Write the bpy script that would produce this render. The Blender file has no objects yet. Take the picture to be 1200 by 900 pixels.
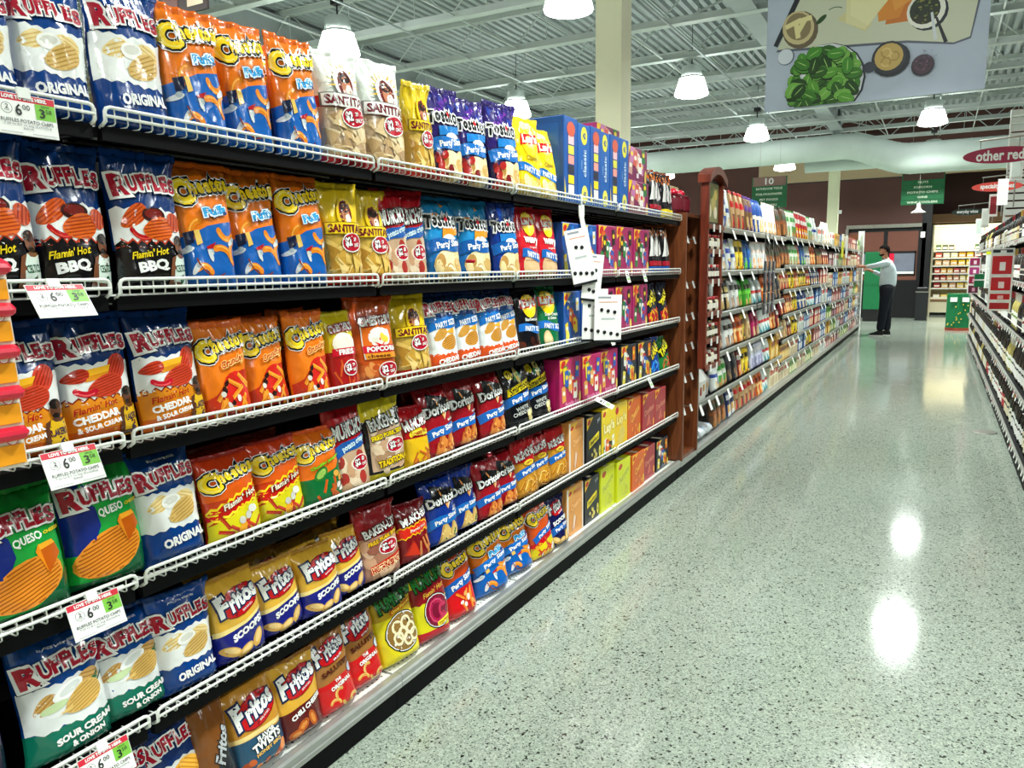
import bpy, bmesh, math, random
import numpy as np
from mathutils import Vector, Matrix
from mathutils.geometry import tessellate_polygon

C = bpy.context.scene.collection
SC = bpy.context.scene
random.seed(7)
PI = math.pi

# ------------------------------------------------------------------ camera
EYE = 1.53
ROT = ((0.8769343698, -0.0587920474, 0.4770006354),
       (0.4804116958, 0.1357475933, -0.8664740004),
       (-0.0138099078, 0.9889975157, 0.1472861175))
cam = bpy.data.cameras.new('camera')
cam.sensor_width = 36.0
cam.lens = 27.0
cam.clip_start = 0.02
cam.clip_end = 200
cam_ob = bpy.data.objects.new('camera', cam)
C.objects.link(cam_ob)
cam_ob.matrix_world = Matrix(ROT).to_4x4()
cam_ob.matrix_world.translation = (0, 0, EYE)
SC.camera = cam_ob

# ------------------------------------------------------------------ world, lamps, exposure
world = bpy.data.worlds.new('store_air')
SC.world = world
world.use_nodes = True
world.node_tree.nodes['Background'].inputs[0].default_value = (0.62, 0.72, 0.72, 1)
world.node_tree.nodes['Background'].inputs[1].default_value = 0.03
SC.view_settings.view_transform = 'Standard'
SC.view_settings.look = 'None'
SC.view_settings.exposure = 0.62
SC.view_settings.gamma = 1.0
SC.cycles.use_denoising = True
SC.cycles.max_bounces = 6
SC.cycles.diffuse_bounces = 3
SC.cycles.glossy_bounces = 3
SC.cycles.transmission_bounces = 6
SC.cycles.sample_clamp_indirect = 6.0
LAMP_POWER = 95.0            # each high bay lamp (its light is made in the lamp builder)
LAMP_COLOR = (0.95, 1.0, 0.95)
SHADE_GLOW = 12.0
CASE_POWER = 24.0             # strip lamp inside the dairy case


# ------------------------------------------------------------------ helpers
def lin(h):
    """sRGB hex or (r,g,b) 0-255 -> linear rgba"""
    if isinstance(h, str):
        h = h.lstrip('#')
        h = tuple(int(h[i:i + 2], 16) for i in (0, 2, 4))
    out = []
    for c in h:
        c = c / 255.0
        out.append(c / 12.92 if c <= 0.04045 else ((c + 0.055) / 1.055) ** 2.4)
    return (out[0], out[1], out[2], 1.0)


def link(o, parent=None):
    C.objects.link(o)
    if parent is not None:
        o.parent = parent
    return o


def tag(o, label=None, cat=None, group=None, kind=None):
    if label:
        o['label'] = label
    if cat:
        o['category'] = cat
    if group:
        o['group'] = group
    if kind:
        o['kind'] = kind
    return o


def empty(name, loc=(0, 0, 0), label=None, cat=None, group=None, rot=None):
    o = bpy.data.objects.new(name, None)
    o.empty_display_size = 0.05
    link(o)
    o.location = loc
    if rot:
        o.rotation_euler = rot
    return tag(o, label, cat, group)


def inst(name, mesh, parent=None, loc=None, rot=None, scale=None):
    o = bpy.data.objects.new(name, mesh)
    link(o, parent)
    if loc is not None:
        o.location = loc
    if rot is not None:
        o.rotation_euler = rot
    if scale is not None:
        o.scale = scale
    return o


def make_mesh(name, V, F, mats, cols=None, smooth=False, midx=None):
    me = bpy.data.meshes.new(name)
    me.from_pydata(V, [], F)
    if not isinstance(mats, (list, tuple)):
        mats = [mats]
    for m in mats:
        me.materials.append(m)
    n = len(me.polygons)
    if smooth:
        me.polygons.foreach_set('use_smooth', [True] * n)
    if midx is not None:
        me.polygons.foreach_set('material_index', midx)
    if cols is not None:
        ca = me.color_attributes.new('Col', 'FLOAT_COLOR', 'CORNER')
        cc = np.asarray(cols, dtype=np.float32).reshape(n, 4)
        cnt = np.array([len(f) for f in F])
        ca.data.foreach_set('color', np.repeat(cc, cnt, axis=0).ravel())
    me.update()
    return me


class MB:
    """collects simple solids and links them as ONE mesh object"""

    def __init__(s):
        s.v, s.f, s.c, s.cur = [], [], [], (0.8, 0.8, 0.8, 1)

    def col(s, c):
        s.cur = c
        return s

    def add(s, vs, fs):
        b = len(s.v)
        s.v += [tuple(p) for p in vs]
        for f in fs:
            s.f.append(tuple(i + b for i in f))
            s.c.append(s.cur)
        return s

    def box(s, x0, x1, y0, y1, z0, z1):
        vs = [(x0, y0, z0), (x1, y0, z0), (x1, y1, z0), (x0, y1, z0), (x0, y0, z1), (x1, y0, z1), (x1, y1, z1), (x0, y1, z1)]
        return s.add(vs, [(0, 3, 2, 1), (4, 5, 6, 7), (0, 1, 5, 4), (1, 2, 6, 5), (2, 3, 7, 6), (3, 0, 4, 7)])

    def bbox(s, x0, x1, y0, y1, z0, z1, r=0.004):
        """box with chamfered vertical and top/bottom edges (rings)"""
        def ring(z, i):
            a = r
            return [(x0 + i, y0 + a + i, z), (x0 + a + i, y0 + i, z), (x1 - a - i, y0 + i, z), (x1 - i, y0 + a + i, z),
                    (x1 - i, y1 - a - i, z), (x1 - a - i, y1 - i, z), (x0 + a + i, y1 - i, z), (x0 + i, y1 - a - i, z)]
        vs = ring(z0, r * .7) + ring(z0 + r, 0) + ring(z1 - r, 0) + ring(z1, r * .7)
        fs = [tuple(range(7, -1, -1)), tuple(range(24, 32))]
        for k in range(3):
            for i in range(8):
                j = (i + 1) % 8
                fs.append((k * 8 + i, k * 8 + j, k * 8 + 8 + j, k * 8 + 8 + i))
        return s.add(vs, fs)

    def tube(s, pts, r, n=6, closed=False):
        pts = [Vector(p) for p in pts]
        rings = []
        prev = None
        m = len(pts)
        for i, p in enumerate(pts):
            if closed:
                d = (pts[(i + 1) % m] - pts[i - 1])
            else:
                d = (pts[min(i + 1, m - 1)] - pts[max(i - 1, 0)])
            d.normalize()
            if prev is None:
                a = Vector((0, 0, 1)) if abs(d.z) < .9 else Vector((1, 0, 0))
                u = d.cross(a).normalized()
            else:
                u = (prev - d * prev.dot(d))
                u = u.normalized() if u.length > 1e-6 else d.orthogonal().normalized()
            prev = u
            w = d.cross(u)
            rr = r[i] if isinstance(r, (list, tuple)) else r
            rings.append([p + (u * math.cos(t) + w * math.sin(t)) * rr for t in [2 * PI * k / n + PI / n for k in range(n)]])
        vs = [q for g in rings for q in g]
        fs = []
        for i in range(m if closed else m - 1):
            a, b = i * n, ((i + 1) % m) * n
            for k in range(n):
                l = (k + 1) % n
                fs.append((a + k, a + l, b + l, b + k))
        if not closed:
            fs.append(tuple(range(n - 1, -1, -1)))
            fs.append(tuple((m - 1) * n + k for k in range(n)))
        return s.add(vs, fs)

    def lathe(s, prof, n=16, c=(0, 0, 0), caps=True):
        """prof: list of (r, z)"""
        vs = []
        for r, z in prof:
            for k in range(n):
                t = 2 * PI * k / n
                vs.append((c[0] + r * math.cos(t), c[1] + r * math.sin(t), c[2] + z))
        fs = []
        for i in range(len(prof) - 1):
            for k in range(n):
                l = (k + 1) % n
                fs.append((i * n + k, i * n + l, (i + 1) * n + l, (i + 1) * n + k))
        if caps:
            fs.append(tuple(range(n - 1, -1, -1)))
            fs.append(tuple((len(prof) - 1) * n + k for k in range(n)))
        return s.add(vs, fs)

    def prism(s, poly, axis, a0, a1):
        """extrude a 2D polygon along axis 'x','y' or 'z' (convex or simple)"""
        def P(p, a):
            return {'x': (a, p[0], p[1]), 'y': (p[0], a, p[1]), 'z': (p[0], p[1], a)}[axis]
        n = len(poly)
        vs = [P(p, a0) for p in poly] + [P(p, a1) for p in poly]
        tris = tessellate_polygon([[Vector((p[0], p[1], 0)) for p in poly]])
        fs = [tuple(t) for t in tris] + [tuple(i + n for i in reversed(t)) for t in tris]
        for i in range(n):
            j = (i + 1) % n
            fs.append((i, i + n, j + n, j))
        return s.add(vs, fs)

    def mesh(s, name, mat, smooth=False, color=False):
        me = make_mesh(name, s.v, s.f, mat, s.c if color else None, smooth)
        bm = bmesh.new()
        bm.from_mesh(me)
        bmesh.ops.recalc_face_normals(bm, faces=bm.faces)
        bm.to_mesh(me)
        bm.free()
        return me

    def build(s, name, mat, parent=None, smooth=False, color=False, loc=None, rot=None):
        return inst(name, s.mesh(name, mat, smooth, color), parent, loc, rot)


# ------------------------------------------------------------------ materials (all node based)
def base_mat(name, rough=.5, metal=0.0, spec=.5, coat=0.0):
    m = bpy.data.materials.new(name)
    m.use_nodes = True
    nt = m.node_tree
    b = nt.nodes['Principled BSDF']
    b.inputs['Roughness'].default_value = rough
    b.inputs['Metallic'].default_value = metal
    b.inputs['Specular IOR Level'].default_value = spec
    b.inputs['Coat Weight'].default_value = coat
    b.inputs['Coat Roughness'].default_value = .12
    return m, nt, b


def noise_bump(nt, b, scale, strength, dist=.002, detail=3):
    tc = nt.nodes.new('ShaderNodeTexCoord')
    n = nt.nodes.new('ShaderNodeTexNoise')
    n.inputs['Scale'].default_value = scale
    n.inputs['Detail'].default_value = detail
    bp = nt.nodes.new('ShaderNodeBump')
    bp.inputs['Strength'].default_value = strength
    bp.inputs['Distance'].default_value = dist
    nt.links.new(tc.outputs['Object'], n.inputs['Vector'])
    nt.links.new(n.outputs['Fac'], bp.inputs['Height'])
    nt.links.new(bp.outputs['Normal'], b.inputs['Normal'])
    return tc, n


def mat(name, color, rough=.5, metal=0.0, spec=.5, var=.08, scale=8.0, bump=0.0, coat=0.0):
    """plain surface with a slight procedural mottling"""
    m, nt, b = base_mat(name, rough, metal, spec, coat)
    c = lin(color) if isinstance(color, str) else color
    tc = nt.nodes.new('ShaderNodeTexCoord')
    n = nt.nodes.new('ShaderNodeTexNoise')
    n.inputs['Scale'].default_value = scale
    n.inputs['Detail'].default_value = 4
    r = nt.nodes.new('ShaderNodeValToRGB')
    r.color_ramp.elements[0].position = .3
    r.color_ramp.elements[1].position = .7
    r.color_ramp.elements[0].color = tuple(x * (1 - var) for x in c[:3]) + (1,)
    r.color_ramp.elements[1].color = tuple(min(1, x * (1 + var)) for x in c[:3]) + (1,)
    nt.links.new(tc.outputs['Object'], n.inputs['Vector'])
    nt.links.new(n.outputs['Fac'], r.inputs['Fac'])
    nt.links.new(r.outputs['Color'], b.inputs['Base Color'])
    if bump:
        bp = nt.nodes.new('ShaderNodeBump')
        bp.inputs['Strength'].default_value = bump
        bp.inputs['Distance'].default_value = .003
        nt.links.new(n.outputs['Fac'], bp.inputs['Height'])
        nt.links.new(bp.outputs['Normal'], b.inputs['Normal'])
    return m


def attr_mat(name, rough, coat=0.0, bump=None, spec=.5):
    m, nt, b = base_mat(name, rough, 0, spec, coat)
    a = nt.nodes.new('ShaderNodeAttribute')
    a.attribute_name = 'Col'
    nt.links.new(a.outputs['Color'], b.inputs['Base Color'])
    if bump:
        noise_bump(nt, b, bump[0], bump[1], bump[2])
    return m


def emit_mat(name, color, strength):
    m, nt, b = base_mat(name, .3)
    b.inputs['Base Color'].default_value = (.9, .9, .9, 1)
    b.inputs['Emission Color'].default_value = color
    b.inputs['Emission Strength'].default_value = strength
    return m


M = {}
def film_mat(name):
    m, nt, b = base_mat(name, .22, 0, .5, .35)
    a = nt.nodes.new('ShaderNodeAttribute')
    a.attribute_name = 'Col'
    L = nt.links.new
    L(a.outputs['Color'], b.inputs['Base Color'])
    tc = nt.nodes.new('ShaderNodeTexCoord')
    oi = nt.nodes.new('ShaderNodeObjectInfo')
    ad = nt.nodes.new('ShaderNodeVectorMath')
    ad.operation = 'MULTIPLY_ADD'
    ad.inputs[1].default_value = (1, 1, 1)
    geo = nt.nodes.new('ShaderNodeNewGeometry')
    n = nt.nodes.new('ShaderNodeTexNoise')
    n.inputs['Scale'].default_value = 9
    n.inputs['Detail'].default_value = 3
    L(geo.outputs['Position'], n.inputs['Vector'])
    L(geo.outputs['Position'], ad.inputs[0])
    mu = nt.nodes.new('ShaderNodeVectorMath')
    mu.operation = 'SCALE'
    mu.inputs['Scale'].default_value = .07
    L(n.outputs['Color'], mu.inputs[0])
    L(mu.outputs[0], ad.inputs[2])
    v = nt.nodes.new('ShaderNodeTexVoronoi')
    v.inputs['Scale'].default_value = 26
    L(ad.outputs[0], v.inputs['Vector'])
    b1 = nt.nodes.new('ShaderNodeBump')
    b1.inputs['Strength'].default_value = .34
    b1.inputs['Distance'].default_value = .006
    L(v.outputs['Distance'], b1.inputs['Height'])
    n2 = nt.nodes.new('ShaderNodeTexNoise')
    n2.inputs['Scale'].default_value = 45
    L(geo.outputs['Position'], n2.inputs['Vector'])
    b2 = nt.nodes.new('ShaderNodeBump')
    b2.inputs['Strength'].default_value = .12
    b2.inputs['Distance'].default_value = .003
    L(n2.outputs['Fac'], b2.inputs['Height'])
    L(b1.outputs['Normal'], b2.inputs['Normal'])
    L(b2.outputs['Normal'], b.inputs['Normal'])
    L(b2.outputs['Normal'], b.inputs['Coat Normal'])
    nt.nodes.remove(oi)
    return m


M['film'] = film_mat('printed_film')
M['card'] = attr_mat('printed_carton', .38, .1, (30.0, .05, .002))
M['paper'] = attr_mat('printed_paper', .5)
M['far_film'] = attr_mat('far_film', .3, .2, (60.0, .2, .004))
M['white_wire'] = mat('white_coated_wire', '#e9ece6', .3, 0, .5, .03, 30)
M['shelf_dark'] = mat('dark_shelf_metal', '#040507', .6, 0, .12, .2, 20)
M['back_dark'] = mat('dark_gondola_back', '#06090c', .6, 0, .3, .3, 6)
M['kick'] = mat('dark_kick_plate', '#040508', .6, 0, .12, .2, 12)
M['silver'] = mat('silver_rail', '#a9aca8', .3, .55, .5, .06, 25)
M['grey_rail'] = mat('grey_price_rail', '#8d8f88', .35, .3, .5, .12, 30)
M['white_metal'] = mat('white_painted_steel', '#9ea8a8', .5, 0, .4, .06, 3)
M['joist_steel'] = mat('primed_joist_steel', '#b7c1bc', .55, 0, .35, .08, 2)
M['duct_steel'] = mat('painted_duct_steel', '#c3d2cb', .6, 0, .25, .05, 2)
M['column_cream'] = mat('cream_painted_column', '#e9e9c9', .5, 0, .4, .03, 2)
M['brown_wall'] = mat('brown_painted_wall', '#4e332d', .7, 0, .3, .06, 1.5)
M['beige_wall'] = mat('beige_painted_wall', '#a59374', .7, 0, .3, .04, 1.5)
M['tan_trim'] = mat('tan_trim', '#8f6c4c', .6, 0, .3, .06, 2)
M['brown_door'] = mat('brown_door_panel', '#6a3f33', .5, 0, .4, .06, 2)
M['steel'] = mat('brushed_steel', '#9b9a92', .35, .8, .5, .1, 14)
M['black'] = mat('black_rubber', '#0a0b0e', .5, 0, .4, .2, 10)
M['dark_plastic'] = mat('dark_plastic', '#15171c', .4, 0, .5, .15, 10)
M['green_panel'] = mat('green_panel', '#0d6a3d', .45, 0, .4, .06, 6)
M['white_plastic'] = mat('white_plastic', '#e8ebe6', .35, 0, .5, .03, 20)
M['red_plastic'] = mat('red_plastic', '#d80f38', .3, 0, .5, .05, 20, 0, .3)
M['cream_panel'] = mat('cream_case_panel', '#efe6c4', .5, 0, .4, .03, 3)
M['lamp_shade'] = emit_mat('glowing_lamp_shade', (.97, 1.0, .98, 1), SHADE_GLOW)
M['ballast'] = mat('grey_ballast_case', '#cdd8d3', .4, .2, .5, .05, 10)


def wood_mat(name, dark, light, scale=6.0):
    m, nt, b = base_mat(name, .38, 0, .5, .2)
    tc = nt.nodes.new('ShaderNodeTexCoord')
    mp = nt.nodes.new('ShaderNodeMapping')
    mp.inputs['Scale'].default_value = (scale * 4, scale * 4, scale * .35)
    n = nt.nodes.new('ShaderNodeTexNoise')
    n.inputs['Scale'].default_value = 1.0
    n.inputs['Detail'].default_value = 6
    n.inputs['Distortion'].default_value = 1.2
    r = nt.nodes.new('ShaderNodeValToRGB')
    r.color_ramp.elements[0].position = .35
    r.color_ramp.elements[1].position = .68
    r.color_ramp.elements[0].color = lin(dark)
    r.color_ramp.elements[1].color = lin(light)
    nt.links.new(tc.outputs['Object'], mp.inputs['Vector'])
    nt.links.new(mp.outputs['Vector'], n.inputs['Vector'])
    nt.links.new(n.outputs['Fac'], r.inputs['Fac'])
    nt.links.new(r.outputs['Color'], b.inputs['Base Color'])
    return m


M['wood'] = wood_mat('brown_stained_wood', '#5a2c14', '#7d4423')
M['red_wood'] = wood_mat('reddish_stained_wood', '#5b1f12', '#85371f')


def terrazzo():
    m, nt, b = base_mat('polished_speckled_terrazzo', .16, 0, .5)
    tc = nt.nodes.new('ShaderNodeTexCoord')
    L = nt.links.new

    def vor(scale):
        v = nt.nodes.new('ShaderNodeTexVoronoi')
        v.inputs['Scale'].default_value = scale
        L(tc.outputs['Object'], v.inputs['Vector'])
        sep = nt.nodes.new('ShaderNodeSeparateColor')
        L(v.outputs['Color'], sep.inputs['Color'])
        return v, sep
    v1, s1 = vor(215.0)
    v2, s2 = vor(120.0)
    r1 = nt.nodes.new('ShaderNodeValToRGB')       # fine chips: mostly pale, some dark
    cr = r1.color_ramp
    cr.interpolation = 'CONSTANT'
    cr.elements[0].position = 0
    cr.elements[0].color = lin('#4f5650')
    cr.elements[1].position = .075
    cr.elements[1].color = lin('#7c867c')
    for p, c in ((.22, '#929d91'), (.50, '#9fa99c'), (.86, '#b2bbad')):
        e = cr.elements.new(p)
        e.color = lin(c)
    L(s1.outputs['Red'], r1.inputs['Fac'])
    r2 = nt.nodes.new('ShaderNodeValToRGB')       # larger dark flecks
    r2.color_ramp.interpolation = 'CONSTANT'
    r2.color_ramp.elements[0].color = (1, 1, 1, 1)
    r2.color_ramp.elements[0].position = 0
    r2.color_ramp.elements[1].position = .965
    r2.color_ramp.elements[1].color = lin('#5d5a58')
    L(s2.outputs['Green'], r2.inputs['Fac'])
    mx = nt.nodes.new('ShaderNodeMix')
    mx.data_type = 'RGBA'
    mx.blend_type = 'MULTIPLY'
    mx.inputs['Factor'].default_value = 1
    L(r1.outputs['Color'], mx.inputs[6])
    L(r2.outputs['Color'], mx.inputs[7])
    n = nt.nodes.new('ShaderNodeTexNoise')
    n.inputs['Scale'].default_value = .8
    n.inputs['Detail'].default_value = 3
    L(tc.outputs['Object'], n.inputs['Vector'])
    r3 = nt.nodes.new('ShaderNodeValToRGB')
    r3.color_ramp.elements[0].position = .3
    r3.color_ramp.elements[1].position = .7
    r3.color_ramp.elements[0].color = (.9, .92, .9, 1)
    r3.color_ramp.elements[1].color = (1, 1, 1, 1)
    L(n.outputs['Fac'], r3.inputs['Fac'])
    m2 = nt.nodes.new('ShaderNodeMix')
    m2.data_type = 'RGBA'
    m2.blend_type = 'MULTIPLY'
    m2.inputs['Factor'].default_value = 1
    L(mx.outputs[2], m2.inputs[6])
    L(r3.outputs['Color'], m2.inputs[7])
    L(m2.outputs[2], b.inputs['Base Color'])
    n2 = nt.nodes.new('ShaderNodeTexNoise')
    n2.inputs['Scale'].default_value = 3
    L(tc.outputs['Object'], n2.inputs['Vector'])
    mr = nt.nodes.new('ShaderNodeMapRange')
    mr.inputs['To Min'].default_value = .085
    mr.inputs['To Max'].default_value = .13
    L(n2.outputs['Fac'], mr.inputs['Value'])
    L(mr.outputs['Result'], b.inputs['Roughness'])
    return m


def pegboard():
    m, nt, b = base_mat('white_perforated_deck', .4)
    tc = nt.nodes.new('ShaderNodeTexCoord')
    L = nt.links.new
    sc = nt.nodes.new('ShaderNodeVectorMath')
    sc.operation = 'SCALE'
    sc.inputs['Scale'].default_value = 40
    fr = nt.nodes.new('ShaderNodeVectorMath')
    fr.operation = 'FRACTION'
    sb = nt.nodes.new('ShaderNodeVectorMath')
    sb.operation = 'SUBTRACT'
    sb.inputs[1].default_value = (.5, .5, 0)
    ml = nt.nodes.new('ShaderNodeVectorMath')
    ml.operation = 'MULTIPLY'
    ml.inputs[1].default_value = (1, 1, 0)
    ln = nt.nodes.new('ShaderNodeVectorMath')
    ln.operation = 'LENGTH'
    lt = nt.nodes.new('ShaderNodeMath')
    lt.operation = 'LESS_THAN'
    lt.inputs[1].default_value = .16
    mx = nt.nodes.new('ShaderNodeMix')
    mx.data_type = 'RGBA'
    mx.inputs[6].default_value = lin('#d9dcd4')
    mx.inputs[7].default_value = lin('#14161a')
    L(tc.outputs['Object'], sc.inputs[0])
    L(sc.outputs[0], fr.inputs[0])
    L(fr.outputs[0], sb.inputs[0])
    L(sb.outputs[0], ml.inputs[0])
    L(ml.outputs[0], ln.inputs[0])
    L(ln.outputs['Value'], lt.inputs[0])
    L(lt.outputs[0], mx.inputs['Factor'])
    L(mx.outputs[2], b.inputs['Base Color'])
    return m


def glass_mat(name, color, rough=.03):
    m, nt, b = base_mat(name, rough, 0, .5)
    b.inputs['Base Color'].default_value = lin(color)
    b.inputs['Transmission Weight'].default_value = 1.0
    b.inputs['IOR'].default_value = 1.45
    return m


M['terrazzo'] = terrazzo()
M['pegboard'] = pegboard()
# ------------------------------------------------------------------ large structure
def struct(o):
    o['kind'] = 'structure'
    return o


struct(MB().box(-16, 9, -5, 30, -.1, 0).build('floor', M['terrazzo']))

# ceiling: fluted steel deck, joists, girder
DECK = 5.62
ceil_v, ceil_f = [], []
x = -16.0
prof = []
while x < 9:
    prof += [(x, DECK), (x + .075, DECK), (x + .095, DECK + .07), (x + .133, DECK + .07)]
    x += .1524
for y in (-5.0, 25.0):
    ceil_v += [(p[0], y, p[1]) for p in prof]
n = len(prof)
ceil_f = [(i, i + 1, n + i + 1, n + i) for i in range(n - 1)]
b0 = len(ceil_v)
ceil_v += [(-16, -5, DECK + .12), (9, -5, DECK + .12), (9, 25, DECK + .12), (-16, 25, DECK + .12)]
ceil_f.append((b0, b0 + 1, b0 + 2, b0 + 3))
ceiling = struct(inst('ceiling', make_mesh('ceiling', ceil_v, ceil_f, M['white_metal'])))

jm = MB()
for dx in (-.045, .01):                      # double angle chords
    jm.box(-16, 9, dx, dx + .035, -.62, -.53)
    jm.box(-16, 9, dx, dx + .035, -.085, 0)
jm.box(-16, 9, -.07, .07, -.628, -.612)
jm.box(-16, 9, -.07, .07, -.014, -.002)
joist_me = jm.mesh('joist', M['joist_steel'])
wm = MB()
k, x = 0, -15.8
while x < 8.6:
    wm.tube([(x, 0, -.59), (x + .6, 0, -.03)], .012, 4)
    wm.tube([(x + .6, 0, -.03), (x + 1.2, 0, -.59)], .012, 4)
    wm.tube([(x + .6, 0, -.03), (x + .6, 0, -.59)], .008, 4)
    x += 1.2
web_me = wm.mesh('joist_web', M['joist_steel'])
JY = [9.6 + 1.86 * k for k in range(-7, 9)]
for y in JY:
    j = inst('joist', joist_me, ceiling, (0, y, DECK))
    tag(inst('web', web_me, j), kind='stuff')
# girder along the aisle over the two columns, with conduits and bridging rods
g = MB()
g.box(-2.66, -2.36, -5, 22.4, 5.0, 5.022).box(-2.66, -2.36, -5, 22.4, 5.53, 5.552).box(-2.52, -2.50, -5, 22.4, 5.02, 5.54)
g.build('girder', M['white_metal'], ceiling)
for gx in (-9.5, 4.2):
    MB().box(gx - .15, gx + .15, -5, 22.4, 5.0, 5.02).box(gx - .15, gx + .15, -5, 22.4, 5.53, 5.55).box(gx - .01, gx + .01, -5, 22.4, 5.02, 5.53).build('girder', M['white_metal'], ceiling)
for cx in (-13, -11.2, -8.3, -6.1, -4.3, -1.4, .6, 2.2, 5.5):
    MB().tube([(cx, -5, 5.03), (cx, 24.6, 5.03)], .016, 4).tube([(cx + .2, -5, 5.58), (cx + .2, 24.6, 5.58)], .014, 4).build('bridging_rod', M['joist_steel'], ceiling)
for cx in (-7.0, -3.6, -.15):
    MB().tube([(cx, -5, 4.99), (cx, 24.6, 4.99)], .018, 6).build('conduit', M['white_metal'], ceiling)
# knee braces where the joists meet the girder
for y in JY[2:]:
    MB().tube([(-3.5, y, 5.02), (-2.6, y, 5.3)], .02, 4).tube([(-1.55, y, 5.02), (-2.42, y, 5.3)], .02, 4).build('knee_brace', M['joist_steel'], ceiling)

# columns
def column(x, y, w, ztop, name, label):
    t = MB()
    t.box(x - w, x + w, y - w, y + w, 0, ztop)
    o = t.build(name, M['column_cream'])
    tag(o, label, 'column', None, 'structure')
    u = MB().box(x - w * .8, x + w * .8, y - w * .12, y + w * .12, ztop, 5.55).box(x - w * .8, x - w * .6, y - w, y + w, ztop, 5.55).box(x + w * .6, x + w * .8, y - w, y + w, ztop, 5.55)
    u.build('upper_flange', M['white_metal'], o)
    return o


column(-2.51, 6.42, .115, 5.0, 'column', 'cream steel column rising behind the top shelf of boxes')
column(-2.52, 22.35, .13, 4.43, 'column', 'slim cream column standing behind the far end of the snack run')
MB().box(-.05, .04, -.06, .02, -.04, .05).build('junction_box', M['white_plastic'], None, loc=(-2.33, 22.2, 2.9)).name = 'junction_box'
tag(bpy.data.objects['junction_box'], 'small white junction box on the slim cream far column', 'box')
column(1.3, 14.2, .12, 5.0, 'column', 'pale column rising beyond the wine shelves')

# back wall with the double door opening
wall = struct(MB().box(-16, -2.42, 24.8, 24.95, 0, 3.95).box(-2.42, -.35, 24.8, 24.95, 2.66, 3.95).box(-.35, -.22, 24.8, 24.95, 0, 3.95).build('wall_back', M['brown_wall']))
MB().box(-16, -4.95, 24.79, 24.95, 3.95, 6).box(-4.95, 9, 24.85, 24.95, 4.0, 6).build('upper_panel', M['brown_wall'], wall)
MB().box(-4.95, 9, 24.78, 24.85, 3.98, 4.75).build('beige_band', M['beige_wall'], wall)
MB().box(-.45, -.22, 24.72, 24.8, 0, 3.95).build('corner_pillar', M['black'], wall)
far = struct(MB().box(-.22, 9, 27.6, 27.75, 0, 2.75).box(-.22, 9, 27.0, 27.75, 2.95, 6).build('wall_back_recess', M['brown_wall']))
MB().box(-.22, 9, 26.3, 26.9, 2.72, 2.97).build('soffit', M['tan_trim'], far)
struct(MB().box(8.9, 9, -5, 30, 0, 6).build('wall_right', M['beige_wall']))
struct(MB().box(-16, -15.9, -5, 25, 0, 6).build('wall_left', M['beige_wall']))
struct(MB().box(-16, 9, -5, -4.9, 0, 6).build('wall_near', M['beige_wall']))

# swinging double door
door = struct(empty('door_1', (0, 0, 0)))
MB().box(-2.40, -.33, 24.72, 24.86, 2.56, 2.66).box(-2.42, -2.34, 24.72, 24.86, 0, 2.56).box(-.43, -.33, 24.72, 24.86, 0, 2.56).build('door_frame', M['steel'], door)
MB().box(-2.34, -.43, 24.80, 24.84, 2.46, 2.56).box(-1.40, -1.30, 24.79, 24.84, 0, 2.5).box(-.52, -.43, 24.79, 24.84, 0, 2.5).build('rubber_gasket', M['black'], door)
for x0, x1 in ((-2.33, -1.40), (-1.30, -.52)):
    leaf = MB().box(x0, x1, 24.81, 24.86, 1.08, 2.46).build('door_leaf', M['brown_door'], door)
    MB().box(x0, x1, 24.79, 24.86, .02, 1.08).build('kick_plate', M['black'], leaf)
    cx = (x0 + x1) / 2
    fr = MB().box(cx - .36, cx + .36, 24.785, 24.81, 1.22, 1.26).box(cx - .36, cx + .36, 24.785, 24.81, 1.84, 1.90).box(cx - .36, cx - .32, 24.785, 24.81, 1.22, 1.9).box(cx + .32, cx + .36, 24.785, 24.81, 1.22, 1.9)
    fr.build('window_frame', M['black'], leaf)
    MB().box(cx - .32, cx + .32, 24.795, 24.808, 1.26, 1.84).build('pane', mat('grey_window_pane', '#6f7484', .08, 0, .8, .12, 3), leaf)
    MB().box(cx - .32, cx + .32, 24.78, 24.796, 1.26, 1.32).build('sill_strip', M['white_plastic'], leaf)
    MB().box(cx - .32, cx - .2, 24.782, 24.797, 1.5, 1.84).build('red_notice', M['red_plastic'], leaf)
MB().box(-.47, -.36, 24.66, 24.74, 2.26, 2.42).build('door_sensor', M['white_plastic'], door)

# spiral duct across the back
duct = empty('air_duct', (0, 20.35, 0), 'large white round air duct dipping across the back of the store', 'duct')
R1 = .297
def dz(x):
    t = min(1, max(0, (x + 2.1) / 1.42))
    return 4.31 - .385 * (t * t * (3 - 2 * t))
pts = [(x, 0, 4.22 + .09 * (x + 12) / 10) for x in (-14, -8, -5, -3, -2.2)]
pts += [(x, 0, dz(x)) for x in [-2.1 + 1.42 * i / 8 for i in range(9)]] + [(0, 0, 3.925), (2, 0, 3.925), (8.8, 0, 3.925)]
rr = [R1] * 5 + [R1 + .05 * i / 8 for i in range(9)] + [R1 + .05] * 3
MB().tube(pts, rr, 28).build('duct_pipe', M['duct_steel'], duct, True)
sm = MB()
for i in range(9):
    x = -2.1 + 1.42 * i / 8
    sl = (dz(x + .02) - dz(x - .02)) / .04
    d = Vector((1, 0, sl)).normalized()
    c = Vector((x, 0, dz(x)))
    r = R1 + .05 * i / 8 + .008
    sm.tube([c - d * .008, c + d * .008], r, 28)
for x in [-8 + .5 * i for i in range(11)]:
    sm.tube([(x - .006, 0, 4.22 + .09 * (x + 12) / 10), (x + .006, 0, 4.22 + .09 * (x + 12) / 10)], R1 + .006, 28)
for x in (-.4, -.1, .5, 1.5, 3):
    sm.tube([(x - .008, 0, 3.925), (x + .008, 0, 3.925)], R1 + .058, 28)
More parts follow.
